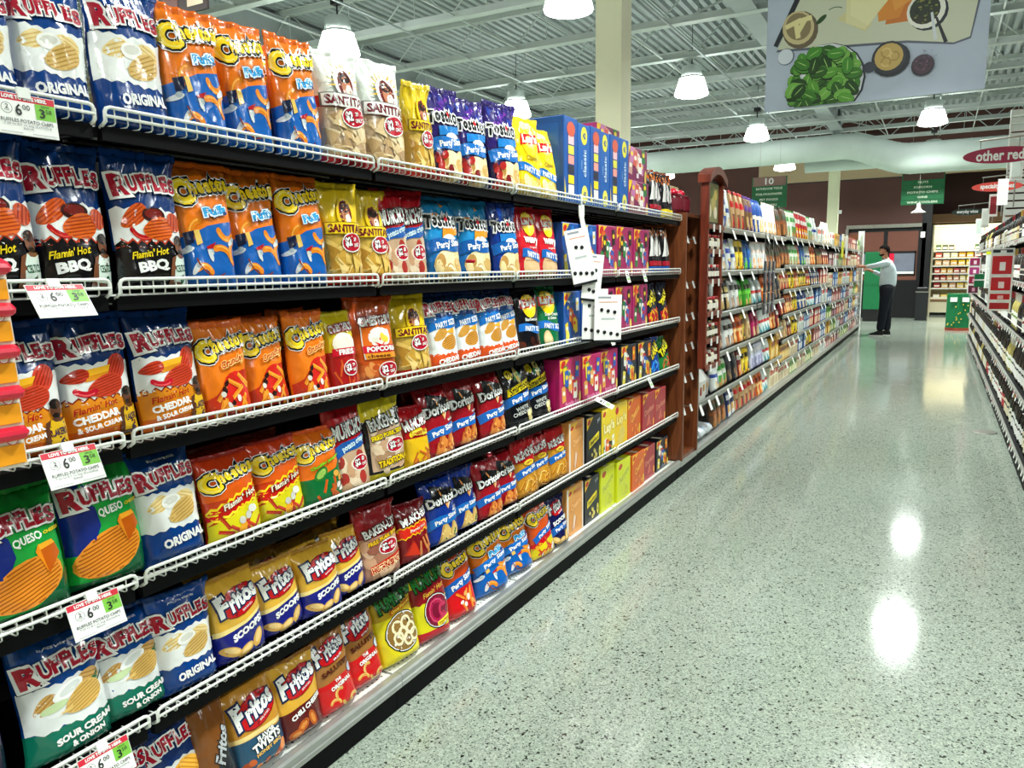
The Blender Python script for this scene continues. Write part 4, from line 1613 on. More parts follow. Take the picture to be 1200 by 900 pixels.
@design('b_tkb', .20, .235, 0.060, '#12409c', 'blue snack bag with slanted yellow lettering', B, 'snack_bag', '#10307c')
def _(A):
    sticks(A, .08, .4, [lin('#1c6cd8'), lin('#3aa0e8'), lin('#123c8c')], 10, 4, .16, .05)
    A.text('TAKIS', .5, .68, .8, .34, lin('#f2e01c'), [(.08, BLACK)], bold=.06, rot=30)


@design('b_tkg', .20, .23, 0.060, '#1c7a34', 'green snack bag with slanted yellow lettering', B, 'snack_bag', '#14602a')
def _(A):
    sticks(A, .06, .4, [lin('#c8281c'), lin('#2ca04c'), lin('#e0581c')], 10, 4, .16, .05)
    A.poly([(.1, .4), (.9, .55), (.9, .75), (.1, .7)], lin('#14161c'))
    A.text('TAKIS', .5, .68, .8, .3, lin('#e8e41c'), [(.08, BLACK)], bold=.06, rot=30)


# ---- cartons (W along the shelf, H, D depth)
X = 'box'


def corner_flag(A, col='#f2c81c', logo=True):
    A.poly([(.0, .99), (.44, .99), (.0, .74)], lin(col))
    if logo:
        A.ell(.15, .9, .11, .06, lin('#c8141c'), rot=15)


def bag_pile(A, v0, v1, cols, n=12, seed=2):
    rr = random.Random(seed)
    for i in range(n):
        u, v = .18 + .64 * ((i * .37) % 1), v0 + (v1 - v0) * ((i * .618) % 1)
        a = rr.uniform(-14, 14)
        w, h = .085, .13
        c, d = math.cos(math.radians(a)), math.sin(math.radians(a))
        k = A.W / A.H
        q = [(-w, -h), (w, -h), (w, h), (-w, h)]
        A.poly([(u + x * c - y * d, v + (x * d + y * c) * k) for x, y in q], lin(cols[i % len(cols)]))
        A.ell(u, v + .02, .06, .04, lin(('#f4f0e0', '#d8201c', '#f2d21c')[i % 3]), n=10)


PILE = ['#d8281c', '#1c58b4', '#f2d21c', '#1c7a3c', '#e87a1c', '#f0efe8', '#6a2c8c']


@design('x_photo', .16, .40, .28, '#12509c', 'tall blue carton with a strip of snack pictures', X, 'snack_carton', kind='box')
def _(A):
    A.rect(.25, .06, .75, .92, lin('#0c3c7c'))
    for i, c in enumerate(('#c85a3c', '#e8b8c0', '#d8d44a', '#e8968a', '#2c2c3c', '#f2d21c', '#e8e4dc')):
        A.rect(.3, .80 - i * .115, .72, .90 - i * .115, lin(c))
    A.ell(.5, .86, .3, .22, lin('#c8543c'))
    A.poly([(.0, .3), (.14, .06), (0, .06)], lin('#f2d21c'))


@design('x_class', .15, .40, .28, '#125aa8', 'tall blue carton marked classic with yellow count disc', X, 'snack_carton', kind='box')
def _(A):
    A.ell(.5, .86, .26, .3, lin('#e0d83c'))
    A.text('42', .5, .86, .26, .2, lin('#10408c'), bold=.04)
    A.text('classic', .55, .52, .9, .26, lin('#cfe0f0'), bold=.02, rot=90)
    A.text('mix', .28, .5, .3, .12, lin('#8cb4dc'), bold=.01, rot=90)
    A.ell(.55, .13, .26, .3, lin('#e8df5a'))
    A.text('42', .55, .13, .24, .2, lin('#10408c'), bold=.04)


@design('x_var', .22, .235, .26, '#1450a0', 'blue carton with yellow flag and snack bag pictures', X, 'snack_carton', kind='box')
def _(A):
    corner_flag(A)
    A.poly([(.4, .8), (.62, .97), (.85, .8)], lin('#1c78c8'))
    bag_pile(A, .3, .78, ['#f2d21c', '#1c58b4', '#d8281c', '#f0efe8', '#e87a1c'], 12)
    A.text('classic', .7, .12, .4, .11, lin('#dce8f4'), bold=.02)
    A.ell(.2, .16, .11, .14, lin('#e8df5a'))


@design('x_mag', .30, .245, .26, '#a3195c', 'magenta carton with yellow flag and snack bag pictures', X, 'snack_carton', kind='box')
def _(A):
    corner_flag(A)
    bag_pile(A, .34, .80, ['#1c7a3c', '#1c58b4', '#2a1420', '#d8281c', '#f0efe8', '#e0682c'], 15, 4)
    A.text('fun', .72, .16, .26, .11, lin('#d870a0'), bold=.02)
    A.ell(.9, .16, .075, .11, lin('#e8c85a'))


@design('x_fam', .29, .25, .26, '#b81660', 'hot pink carton with snack bag pictures', X, 'snack_carton', kind='box')
def _(A):
    corner_flag(A)
    bag_pile(A, .34, .78, ['#e8a44c', '#f0efe8', '#1c58b4', '#2c8a4c', '#d8281c', '#e8d21c'], 15, 6)
    A.text('family fun', .55, .13, .66, .1, lin('#ee9cc4'), bold=.02)
    A.ell(.92, .2, .05, .1, lin('#e8c85a'))


@design('x_blk', .29, .235, .26, '#1a1e2c', 'charcoal carton with yellow flag and snack bag pictures', X, 'snack_carton', kind='box')
def _(A):
    corner_flag(A)
    bag_pile(A, .25, .80, ['#e8d84a', '#f0efe8', '#1c58b4', '#e87a1c', '#c8281c'], 14, 8)
    A.text('flavor', .6, .12, .36, .09, lin('#8c94a8'), bold=.02)
    A.ell(.9, .16, .06, .1, lin('#e8c83a'))


@design('x_cbak', .22, .275, .24, '#e09a4c', 'pale orange carton with white edges', X, 'snack_carton', kind='box')
def _(A):
    A.rect(0, 0, .1, 1, lin('#e8e4da'))
    A.rect(.92, 0, 1, 1, lin('#e8e4da'))
    A.poly([(.1, .97), (.6, .97), (.1, .78)], lin('#f2c02c'))
    A.ell(.2, .88, .1, .05, lin('#c8141c'), rot=15)
    A.text('Baked', .62, .88, .4, .1, lin('#d8702c'), bold=.02)
    A.text('Cheetos', .52, .62, .6, .2, lin('#f0b46c'), [(.05, lin('#c8702c'))], bold=.05, rot=14)
    sticks(A, .12, .3, [lin('#f6ead2'), lin('#d06a24')], 3, 3, .17, .04, .38, .55, 70, 88)


@design('x_smart', .23, .26, .24, '#101421', 'black carton with yellow flag and yellow name panel', X, 'snack_carton', kind='box')
def _(A):
    corner_flag(A)
    A.poly([(.16, .5), (.82, .64), (.82, .48), (.16, .34)], lin('#f0dc1c'))
    A.text('Smartfood', .5, .49, .56, .11, BLACK, bold=.02, rot=12)
    blobs(A, .1, .3, [lin('#e8d87a'), lin('#c8b44a')], 7, 5, .08, .35, .65)
    A.ell(.88, .2, .07, .14, lin('#e8dc5a'))
    A.text('40', .88, .2, .07, .08, BLACK, bold=.02)
    A.texts([('Joy', .78, .88, .2, .1)], lin('#cfd4dc'), bold=.01, rot=20)


@design('x_lay', .23, .25, .24, '#ecd01c', 'yellow carton with bag pictures at the foot', X, 'snack_carton', kind='box')
def _(A):
    corner_flag(A, '#f6e04a')
    A.text("Lay's", .5, .58, .78, .3, lin('#f8ecaa'), [(.05, lin('#c8a81c'))], bold=.05, rot=4)
    bag_pile(A, .1, .28, ['#1c7a3c', '#d8281c', '#14161c', '#f0efe8', '#e87a1c'], 10, 5)


@design('x_lay2', .23, .25, .24, '#efc81c', 'golden yellow carton with pale name', X, 'snack_carton', kind='box')
def _(A):
    A.ell(.18, .85, .12, .09, lin('#c8141c'), rot=10)
    A.text("Lay's", .52, .62, .74, .28, lin('#f6e48c'), [(.05, lin('#cfa81c'))], bold=.05, rot=4)
    A.ridged(.5, .24, .28, .2, 30, lin('#e8d06a'), lin('#d0b040'), 5)


@design('x_chee', .235, .25, .24, '#d9621c', 'orange carton with yellow flag', X, 'snack_carton', kind='box')
def _(A):
    corner_flag(A)
    A.text('Cheetos', .52, .62, .7, .24, lin('#f0a03c'), [(.05, lin('#a8441c'))], bold=.05, rot=26)
    blobs(A, .1, .4, [lin('#f0943c'), lin('#c8581c')], 8, 5, .1, .35, .75)
    A.ell(.9, .2, .06, .12, lin('#f2c83a'))


@design('x_dor', .235, .25, .24, '#a83038', 'brick red carton with yellow flag', X, 'snack_carton', kind='box')
def _(A):
    corner_flag(A)
    A.text('Doritos', .52, .56, .78, .17, lin('#d88a70'), bold=.04, rot=10)
    A.tri(.52, .26, .2, 90, lin('#c85a4c'), lin('#e8a488'))
    A.ell(.9, .2, .06, .12, lin('#f2a83a'))


@design('x_fun', .235, .25, .24, '#d2da1c', 'lime yellow carton with faint lettering', X, 'snack_carton', kind='box')
def _(A):
    A.ell(.22, .86, .14, .07, lin('#b83c1c'), rot=10)
    A.text('Funyuns', .52, .60, .74, .24, lin('#a8b41c'), [(.05, lin('#e8ee7a'))], bold=.05, rot=22)
    A.curl(.5, .24, .16, 0, 359, .06, lin('#bcc42c'), lin('#eef09a'))
    A.curl(.66, .2, .1, 0, 359, .05, lin('#bcc42c'))


@design('x_mag2', .36, .195, .30, '#8c1c5c', 'plum carton lying in a stack with snack bag pictures', X, 'snack_carton', kind='box')
def _(A):
    A.rect(0, .0, 1, .34, lin('#7a1850'))
    A.poly([(.0, .99), (.2, .99), (.0, .6)], lin('#f2c81c'))
    bag_pile(A, .42, .85, ['#c89a8c', '#e8c8b0', '#1c7a3c', '#d8584c', '#f0efe8', '#c87ab0'], 12, 4)
    A.rect(.45, .1, .56, .24, lin('#e6d8e0'))
    A.ell(.9, .18, .05, .12, lin('#e8c85a'))
# ------------------------------------------------------------------ snack gondola (front wires at x = XF)
XF = -1.572
XB = -2.06
YS = [0.163, 1.071, 1.993, 2.909, 4.115, 5.336]
RAIL = [1.885, 1.521, 1.184, 0.851, 0.503]
FH = .034
TOP = [r - FH for r in RAIL]
DECKZ = .137
SHELFNAME = ['top shelf', 'second shelf', 'third shelf', 'fourth shelf', 'fifth shelf', 'base deck']


def wire_shelf_meshes(L):
    f = MB()
    r = .0042
    for y0, y1 in ((.006, L - .006),):
        f.tube([(-.02, y0, -.008), (0, y0, .004), (0, y0, FH - .010), (0, y0 + .004, FH - .003), (0, y0 + .012, FH), (0, y1 - .012, FH), (0, y1 - .004, FH - .003), (0, y1, FH - .010), (0, y1, .004), (-.02, y1, -.008)], r, 6)
    f.tube([(.001, .006, .015), (.001, L - .006, .015)], .0036, 6)
    f.tube([(-.05, .006, -.003), (-.05, L - .006, -.003)], .003, 6)
    w = MB()
    n = int(round(L / .03))
    for i in range(1, n):
        y = L * i / n
        w.tube([(-.003, y, FH), (-.003, y, .003), (-.008, y, -.001), (-.07, y, -.003)], .0017, 4)
    p = MB()
    p.box(-.44, -.012, .004, L - .004, -.018, -.004)
    p.box(-.03, -.012, .004, L - .004, -.034, -.018)
    b = MB()
    for y in (.02, L - .035):
        b.prism([(-.05, -.018), (-.44, -.018), (-.44, -.05), (-.36, -.034)], 'y', y, y + .012)
    u = MB()
    for xx in (-.08, -.16, -.24, -.32):
        u.tube([(xx, .01, -.021), (xx, L - .01, -.021)], .004, 4)
    return [('front_rail', f.mesh('front_rail', M['white_wire'], True)), ('wires', w.mesh('wires', M['white_wire'])), ('shelf_panel', p.mesh('shelf_panel', M['shelf_dark'])),
            ('bracket', b.mesh('bracket', M['shelf_dark'])), ('underside_rod', u.mesh('underside_rod', M['silver']))]


SECT = {}
ORD = ['first', 'second', 'third', 'fourth', 'fifth', 'sixth', 'seventh', 'eighth', 'ninth', 'tenth', 'eleventh', 'twelfth']
for si in range(5):
    y0, y1 = YS[si], YS[si + 1] - .012
    L = round(y1 - y0, 3)
    if L not in SECT:
        SECT[L] = wire_shelf_meshes(L)
    for k, z in enumerate(TOP):
        t = empty('wire_shelf', (XF, y0, z), 'white wire fronted shelf, %s section from the near end, %s' % (ORD[si], SHELFNAME[k]), 'shelf', 'wire shelves of the snack run')
        for nm, me in SECT[L]:
            q_ = inst(nm, me, t)
            if nm == 'wires':
                q_['kind'] = 'stuff'
    t = empty('base_deck', (0, y0, 0), 'white perforated base deck with silver lip, %s section from the near end' % ORD[si], 'shelf', 'base decks of the snack run')
    inst('deck_panel', MB().box(XB + .034, -1.585, 0, L, DECKZ - .03, DECKZ).mesh('deck_panel', M['pegboard']), t)
    lip = [(-1.59, .137), (-1.575, .146), (-1.556, .146), (-1.55, .138), (-1.549, .122), (-1.553, .118), (-1.549, .113), (-1.549, .098), (-1.556, .092), (-1.59, .092)]
    MB().prism(lip, 'y', .001, L - .001 + .012).build('front_lip', M['silver'], t)
    MB().box(-1.60, -1.576, 0, L + .010, .002, .095).build('kick_plate', M['kick'], t)
back = empty('gondola_frame', (0, 0, 0), 'black gondola back panels and uprights behind the snack shelves', 'shelving')
for si in range(5):
    MB().box(XB - .03, XB, YS[si] + .003, YS[si + 1] - .003, .1, 1.845).build('back_panel', M['back_dark'], back)
for y in YS:
    u = MB().box(XB, XB + .03, y - .02, y + .012, 0, 1.845)
    u.build('upright', M['back_dark'], back)

# ------------------------------------------------------------------ the stock
PROTO = {}


def proto(key, seed):
    d = DES[key]
    if key not in PROTO:
        A = Art(d['W'], d['H'])
        d['fn'](A)
        PROTO[key] = dict(cut=cut_art(A, 0 if d['kind'] == 'box' else 20, 28), v={})
    P = PROTO[key]
    if seed in P['v']:
        return P['v'][seed]
    parts = []
    if d['kind'] == 'bag':
        pl = Pillow(d['W'], d['H'], d['D'], hash_(key) + seed * 17)
        body = pillow_body(d['name'], pl, d['base'], d['bands'], M['film'])
        for part, off in (('artwork', .0010), ('lettering', .0016)):
            if part in P['cut']:
                V, F, FC = P['cut'][part]
                p, n = pl.N(V[:, 0] / d['W'], V[:, 1] / d['H'])
                q = p + n * (off + .00009 * V[:, 2:3])
                parts.append((part, make_mesh(part, [tuple(a) for a in q], F, M['film'], FC, True)))
        parts.append(('seal', pillow_seal('seal', pl, d['seal'] or d['base'], M['film'])))
    else:
        m = MB().col(d['base'])
        m.bbox(-d['D'], 0, -d['W'] / 2, d['W'] / 2, 0, d['H'], .003)
        body = m.mesh(d['name'], M['card'], False, True)
        for part, off in (('artwork', .0006), ('lettering', .0012)):
            if part in P['cut']:
                V, F, FC = P['cut'][part]
                q = [(off + .00008 * a[2], a[0] - d['W'] / 2, a[1]) for a in V]
                parts.append((part, make_mesh(part, q, F, M['card'], FC)))
        # printed flap strip on the side that faces the camera end of the aisle and a tape line on top
        s = MB().col(tuple(min(1, c * 1.25) for c in d['base'][:3]) + (1,)).box(-d['D'] * .9, -d['D'] * .1, -d['W'] / 2 - .0008, -d['W'] / 2, d['H'] * .08, d['H'] * .92)
        s.col(lin('#e6dcc0')).box(-d['D'] * .98, -.01, -.022, .022, d['H'], d['H'] + .0007)
        parts.append(('flap', s.mesh('flap', M['card'], False, True)))
    P['v'][seed] = (body, parts)
    return P['v'][seed]


def hash_(s):
    return sum((i + 3) * ord(c) for i, c in enumerate(s)) % 9973


NVAR = {}


def place(key, x, y, z, w, h, yaw, lean, roll, label, group):
    d = DES[key]
    n = NVAR.get(key, 0)
    NVAR[key] = n + 1
    body, parts = proto(key, n % 2 if d['kind'] == 'bag' else 0)
    o = inst(d['name'], body)
    o.rotation_mode = 'XYZ'
    o.matrix_world = Matrix.Translation((x, y, z)) @ Matrix.Rotation(yaw, 4, 'Z') @ Matrix.Rotation(-lean, 4, 'Y') @ Matrix.Rotation(roll, 4, 'X') @ Matrix.Diagonal((1, w / d['W'], h / d['H'], 1))
    for nm, me in parts:
        inst(nm, me, o)
    tag(o, label, d['cat'], group)
    return o


ROWS = [
 # (design, centre y, width, top z)
 [('r_orig', .855, .2, 2.14), ('r_orig', 1.02, .19, 2.173), ('r_orig', 1.195, .2, 2.207), ('c_puffs', 1.37, .185, 2.2), ('c_puffs', 1.545, .18, 2.213), ('c_puffs', 1.722, .18, 2.219),
  ('s_white', 1.915, .205, 2.222), ('s_white', 2.135, .235, 2.245), ('s_yell', 2.325, .15, 2.205), ('t_purple', 2.49, .205, 2.22), ('t_purple', 2.70, .215, 2.225), ('t_purple', 2.92, .23, 2.24),
  ('l_yell', 3.14, .225, 2.221), ('l_yell', 3.355, .215, 2.207), ('x_photo', 3.53, .16, 2.256), ('x_class', 3.69, .152, 2.245), ('x_photo', 3.845, .15, 2.254), ('x_class', 3.998, .148, 2.252),
  ('x_photo', 4.148, .145, 2.257), ('x_class', 4.295, .142, 2.257), ('b_dip', 4.86, .13, 2.18), ('b_dip', 4.985, .13, 2.18), ('b_dip1', 5.11, .13, 2.18), ('b_dip1', 5.235, .13, 2.18)],
 [('r_bbq', .86, .19, 1.811), ('r_bbq', 1.026, .195, 1.818), ('r_bbq', 1.205, .195, 1.82), ('c_puffs', 1.372, .19, 1.82), ('c_puffs', 1.548, .185, 1.82), ('c_puffs', 1.722, .185, 1.816),
  ('s_yell', 1.885, .18, 1.792), ('s_yell', 2.045, .19, 1.78), ('m_red', 2.145, .16, 1.79), ('m_red', 2.262, .18, 1.815), ('t_blue', 2.455, .23, 1.825), ('t_blue', 2.70, .235, 1.825), ('t_navy', 2.925, .21, 1.815),
  ('l_wavy', 3.14, .2, 1.81), ('l_wavy', 3.35, .205, 1.815), ('x_var', 3.55, .2, 1.757), ('x_var', 3.76, .2, 1.756), ('x_mag', 4.02, .28, 1.762), ('x_mag', 4.315, .28, 1.768), ('x_mag', 4.605, .28, 1.764),
  ('b_dip', 4.87, .13, 1.815), ('b_dip', 5.00, .13, 1.815), ('b_dip', 5.13, .13, 1.815)],
 [('r_fhc', .88, .2, 1.43), ('r_fhc', 1.06, .195, 1.453), ('r_fhc', 1.24, .2, 1.464), ('c_crun', 1.40, .165, 1.395), ('c_crun', 1.555, .165, 1.395), ('c_crun', 1.712, .165, 1.405), ('h_fries', 1.86, .14, 1.396),
  ('h_pop', 2.02, .225, 1.465), ('s_yell', 2.235, .205, 1.458), ('r_chd', 2.42, .2, 1.446), ('r_chd', 2.605, .2, 1.443), ('r_chd', 2.78, .19, 1.452), ('r_chd', 2.95, .19, 1.455), ('l_black', 3.13, .2, 1.45), ('l_green', 3.34, .21, 1.455),
  ('x_var', 3.54, .2, 1.419), ('x_var', 3.75, .19, 1.421), ('x_mag', 3.99, .27, 1.42), ('x_mag', 4.275, .27, 1.425), ('x_mag', 4.56, .27, 1.43), ('b_tky', 4.83, .13, 1.42), ('b_tky', 4.965, .13, 1.42), ('b_tky', 5.10, .13, 1.42)],
 [('r_queso', .845, .21, 1.084), ('r_queso', 1.04, .21, 1.1), ('r_orig', 1.21, .2, 1.098), ('c_fhot', 1.395, .2, 1.042), ('c_fhot', 1.58, .2, 1.047), ('c_jal', 1.735, .185, 1.043), ('m_red', 1.875, .18, 1.099), ('k_yell', 2.055, .225, 1.123),
  ('n_cheese', 2.23, .155, 1.03), ('d_red', 2.385, .2, 1.098), ('d_red', 2.585, .2, 1.094), ('d_red', 2.79, .21, 1.112), ('f_smart', 3.03, .23, 1.116), ('f_smart', 3.26, .22, 1.10), ('x_fam', 3.52, .27, 1.087), ('x_fam', 3.80, .27, 1.075),
  ('x_fam', 4.08, .27, 1.072), ('x_blk', 4.37, .27, 1.075), ('x_blk', 4.66, .27, 1.07), ('b_tkb', 4.93, .19, 1.054), ('b_tkg', 5.14, .19, 1.045)],
 [('d_dark', .685, .21, .745), ('r_sco', .91, .215, .74), ('r_sco', 1.075, .2, .72), ('r_orig', 1.215, .2, .724), ('f_scoop', 1.395, .19, .697), ('f_scoop', 1.56, .185, .68), ('f_scoop', 1.715, .185, .672), ('f_scoop', 1.86, .17, .678),
  ('k_hot', 2.015, .21, .723), ('n_hot', 2.2, .18, .68), ('d_blue', 2.385, .2, .732), ('d_blue', 2.575, .2, .72), ('d_red', 2.755, .195, .715), ('d_red', 2.93, .19, .71), ('n_party', 3.10, .19, .738), ('n_party', 3.275, .185, .725), ('n_party', 3.44, .185, .722),
  ('x_cbak', 3.62, .2, .745), ('x_smart', 3.83, .21, .735), ('x_lay', 4.05, .215, .742), ('x_lay2', 4.275, .225, .738), ('x_chee', 4.51, .23, .733), ('x_dor', 4.75, .235, .727), ('x_dor', 4.99, .235, .724)],
 [('r_dark', 1.005, .19, .43), ('r_dark', 1.15, .2, .40), ('f_brown', 1.265, .13, .43), ('f_honey', 1.41, .205, .385), ('f_chili', 1.575, .195, .37), ('f_salut', 1.725, .2, .385), ('f_salut', 1.885, .205, .39), ('u_yell', 2.075, .23, .41), ('u_fhot', 2.27, .215, .41),
  ('c_fparty', 2.475, .22, .41), ('c_pparty', 2.74, .25, .415), ('c_pparty', 2.985, .245, .40), ('c_fhparty', 3.215, .22, .40), ('f_party', 3.395, .19, .375),
  ('x_cbak', 3.60, .22, .40), ('x_smart', 3.83, .215, .39), ('x_fun', 4.065, .225, .396), ('x_fun', 4.30, .23, .385), ('x_chee', 4.56, .24, .37), ('x_dor', 4.81, .235, .36), ('x_blk', 5.09, .27, .352)],
]
NUM = ['', 'one', 'two', 'three', 'four', 'five', 'six']
rnd = random.Random(5)
BACKROW = []
for ri, row in enumerate(ROWS):
    zs = TOP[ri] if ri < 5 else DECKZ
    cnt = {}
    for it in row:
        cnt[it[0]] = cnt.get(it[0], 0) + 1
    seen = {}
    for key, y, w, zt in row:
        d = DES[key]
        seen[key] = seen.get(key, 0) + 1
        n = cnt[key]
        where = 'on the base deck' if ri == 5 else '%s' % SHELFNAME[ri]
        if n == 1:
            lab = '%s, %s' % (d['look'], where)
        else:
            lab = '%s, %s of %s, %s' % (d['look'], ORD[seen[key] - 1], NUM[n], where)
        grp = 'snacks on the ' + SHELFNAME[ri]
        h = zt - zs - .002 - (.036 if ri == 0 and d['kind'] == 'bag' else 0)
        if d['kind'] == 'box':
            place(key, -1.598 - (.012 if rnd.random() < .4 else 0), y, zs + .001, w - .006, h, rnd.uniform(-.012, .012), 0, 0, lab, grp)
        else:
            lean = (.10, .10, .13, .15, .17, .24)[ri] + rnd.uniform(-.025, .025)
            hh = min(h / math.cos(lean), ((([9] + TOP)[ri] - .038 - zs) / 1.045 if ri else 9))
            x = XF - .026 - d['D'] * .5 - rnd.uniform(0, .008) + (.026 if ri == 5 else 0)
            x -= .016 * (seen[key] % 2 == 0)
            place(key, x, y, zs + .003, w * .945, hh, rnd.uniform(-.05, .04) - .06 - .10 * min(1, max(0, (y - 1.2) / 1.2)), lean, rnd.uniform(-.02, .02), lab, grp)
            if (ri, key) in ((1, 'c_puffs'), (2, 'c_crun'), (4, 'f_scoop'), (5, 'f_honey'), (5, 'f_chili'), (3, 'c_fhot'), (1, 'm_red'), (3, 'd_red'), (4, 'n_party'), (1, 'l_wavy'), (2, 'r_chd'), (0, 'c_puffs')):
                BACKROW.append((key, x - .115, y + .03, zs + .003, w, hh * (1.02 if ri else 1.0), lean * .7, (ORD[seen[key] - 1] if n > 1 else '', SHELFNAME[ri]), grp))
for key, x, y, z, w, h, lean, lab, grp in BACKROW:
    place(key, x, y, z, w, h * .98, rnd.uniform(-.03, .05), lean * .3 + .03, 0, DES[key]['look'].split(' with ')[0] + ' behind the ' + (lab[0] + ' ' if lab[0] else '') + 'front one, ' + lab[1], grp)

# plum cartons stacked on the top shelf
for k in range(2):
    place('x_mag2', -1.62 - .012 * k, 4.575, TOP[0] + .001 + .197 * k, .37, .195, .01, 0, 0, 'plum carton, %s of the front stack of two on the top shelf' % ('lower', 'upper')[k], 'plum cartons')
for k in range(3):
    place('x_mag2', -1.932, 4.86, TOP[0] + .001 + .197 * k, .40, .195, 0, 0, 0, 'plum carton, %s of the rear stack of three, top shelf' % ('lowest', 'middle', 'topmost')[k], 'plum cartons')

# ------------------------------------------------------------------ sale tags, price tags and clip strips
def sale_tag(y, zt, tilt, k):
    A = Art(.118, .078)
    A.rect(.0, .0, 1, 1, lin('#f2f4f0'))
    A.rect(.0, .82, 1, 1, lin('#d01f38'))
    A.text('LOVE TO SAVE HERE.', .5, .905, .72, .062, WHITE, bold=.05)
    A.ell(.2, .625, .088, .088, lin('#4a4e54'), part='artwork')
    A.ell(.2, .625, .08, .08, lin('#f2f4f0'))
    A.text('2', .2, .66, .05, .07, BLACK, bold=.01)
    A.text('FOR', .2, .575, .08, .028, lin('#4a4e54'), bold=.0)
    A.text('6', .38, .615, .1, .19, BLACK, bold=.015)
    A.text('00', .505, .685, .12, .085, BLACK, bold=.0)
    A.rect(.655, .44, .985, .82, lin('#7cc242'))
    A.text('SAVE', .82, .77, .14, .035, lin('#1c3c1c'), bold=.0)
    A.text('3', .76, .60, .09, .15, BLACK, bold=.015)
    A.text('58', .87, .66, .1, .07, lin('#1c3c1c'), bold=.0)
    A.text('RUFFLES POTATO CHIPS', .5, .345, .84, .058, lin('#2c3036'), bold=.01)
    A.text('7.25 to 8.5 oz bag (Excluding', .5, .245, .76, .045, lin('#5a5e64'), bold=0)
    A.text('Baked)', .5, .165, .16, .045, lin('#5a5e64'), bold=0)
    A.rect(.06, .055, .4, .065, lin('#8a8e94'))
    A.rect(.56, .055, .96, .065, lin('#8a8e94'))
    cut = cut_art(A, 0, 0)
    t = empty('sale_tag', (XF + .008, y, zt), 'white, red and green two for six dollar sale tag clipped to the %s rail' % SHELFNAME[k].replace(' shelf', ' shelf'), 'sale tag', 'sale tags clipped to the rails', (0, -tilt, 0))
    MB().box(-.0012, 0, -.059, .059, -.083, -.005).build('card', M['white_plastic'], t)
    for part, off in (('artwork', .0004), ('lettering', .0012)):
        V, F, FC = cut[part]
        inst(part, make_mesh(part, [(off + .00006 * a[2], a[0] - .059, a[1] - .083) for a in V], F, M['paper'], FC), t)
    MB().box(-.004, .003, -.012, .012, -.012, .008).build('clip', M['white_plastic'], t)


for k, (y, tl) in enumerate(((.905, .08), (.925, .62), (.92, .42), (.94, .35), (.93, .35))):
    sale_tag(y, RAIL[k] - .004, tl, k)

pt = MB().col(lin('#eef0ec')).box(-.0015, 0, -.025, .025, -.075, -.004)
pt.col(lin('#8cbf6a')).box(0, .0006, -.018, .018, -.06, -.045).col(lin('#3a3e44')).box(0, .0006, -.014, .01, -.03, -.022).box(0, .0006, -.016, .016, -.038, -.034)
pt_me = pt.mesh('price_tag', M['paper'], False, True)
def price_tag(x, y, z, tilt, label, group='price tags on the snack rails', sc=1.0, roll=0):
    o = inst('price_tag', pt_me, None, (x, y, z), (roll, -tilt, 0), (sc, sc, sc))
    tag(o, label, 'price tag', group)


price_tag(XF + .01, 4.21, RAIL[1] - .002, .3, 'small white price tag on second shelf rail, nearer of the pair')
price_tag(XF + .01, 4.50, RAIL[1] - .002, .3, 'small white price tag on second shelf rail, farther of the pair')
price_tag(XF + .01, 3.96, RAIL[2] - .002, .35, 'small white price tag on the third shelf rail under the clip strip')
price_tag(XF + .01, 3.75, RAIL[3] - .002, 1.1, 'white price tag sticking out from the fourth shelf rail', sc=1.5, roll=.2)
price_tag(XF + .01, 4.62, RAIL[3] - .002, .45, 'small white price tag on the fourth shelf rail above the orange carton')

# hanging strip of white cards with dark discs
cs = empty('clip_strip', (XF + .03, 3.52, 1.84), 'clear clip strip hanging from the top shelf with white cards of dark discs', 'clip strip', None, (0, 0, -.75))
MB().tube([(-.02, 0, .04), (.0, 0, .045), (.012, 0, .03), (.012, 0, -.02)], .004, 5).box(.004, .012, -.014, .014, -.06, -.005).build('hook', M['white_plastic'], cs)
MB().prism([(-.012, -.06), (.012, -.06), (.14, -.64), (.115, -.64)], 'x', .008, .011).build('strip', M['white_plastic'], cs)


def disc_card(y, z, w, h, rot, xo, dots, nm):
    c = MB().col(lin('#f1f2ef')).box(-.002, .002, -w / 2, w / 2, -h, 0)
    c.col(lin('#9a9ea6')).box(.002, .0026, -w * .38, w * .1, -h * .08, -h * .04)
    c.col(lin('#e0a890')).box(.002, .0026, -w * .34, w * .34, -h * .17, -h * .15)
    c.col(lin('#b9c2c0')).box(.002, .0026, -w * .25, w * .25, -h * .55, -h * .51)
    c.col(lin('#101318')).box(-.008, .006, -w / 2, w / 2, -h - .012, -h)
    o = c.build('card', M['paper'], cs, False, True, (xo, y, z), (rot, 0, .0))
    for row, zz in ((dots[0], -.33), (dots[1], -.80)):
        for i in range(row):
            yy = (i - (row - 1) / 2) * w * .24
            l = MB().lathe([(.0095, 0), (.0095, .0015), (.008, .003), (.001, .0035)], 12)
            l.build('disc', M['black'], o, True, loc=(.002, yy, zz * h - (.006 * i if rot else 0)), rot=(0, PI / 2, 0))


disc_card(-.04, -.12, .125, .26, .2, .028, (2, 4), 'a')
disc_card(.135, -.44, .148, .225, -.02, .032, (3, 4), 'b')
disc_card(.075, -.41, .135, .25, -.03, .012, (3, 4), 'c')
disc_card(.07, -.24, .10, .22, -.12, .016, (2, 2), 'd')

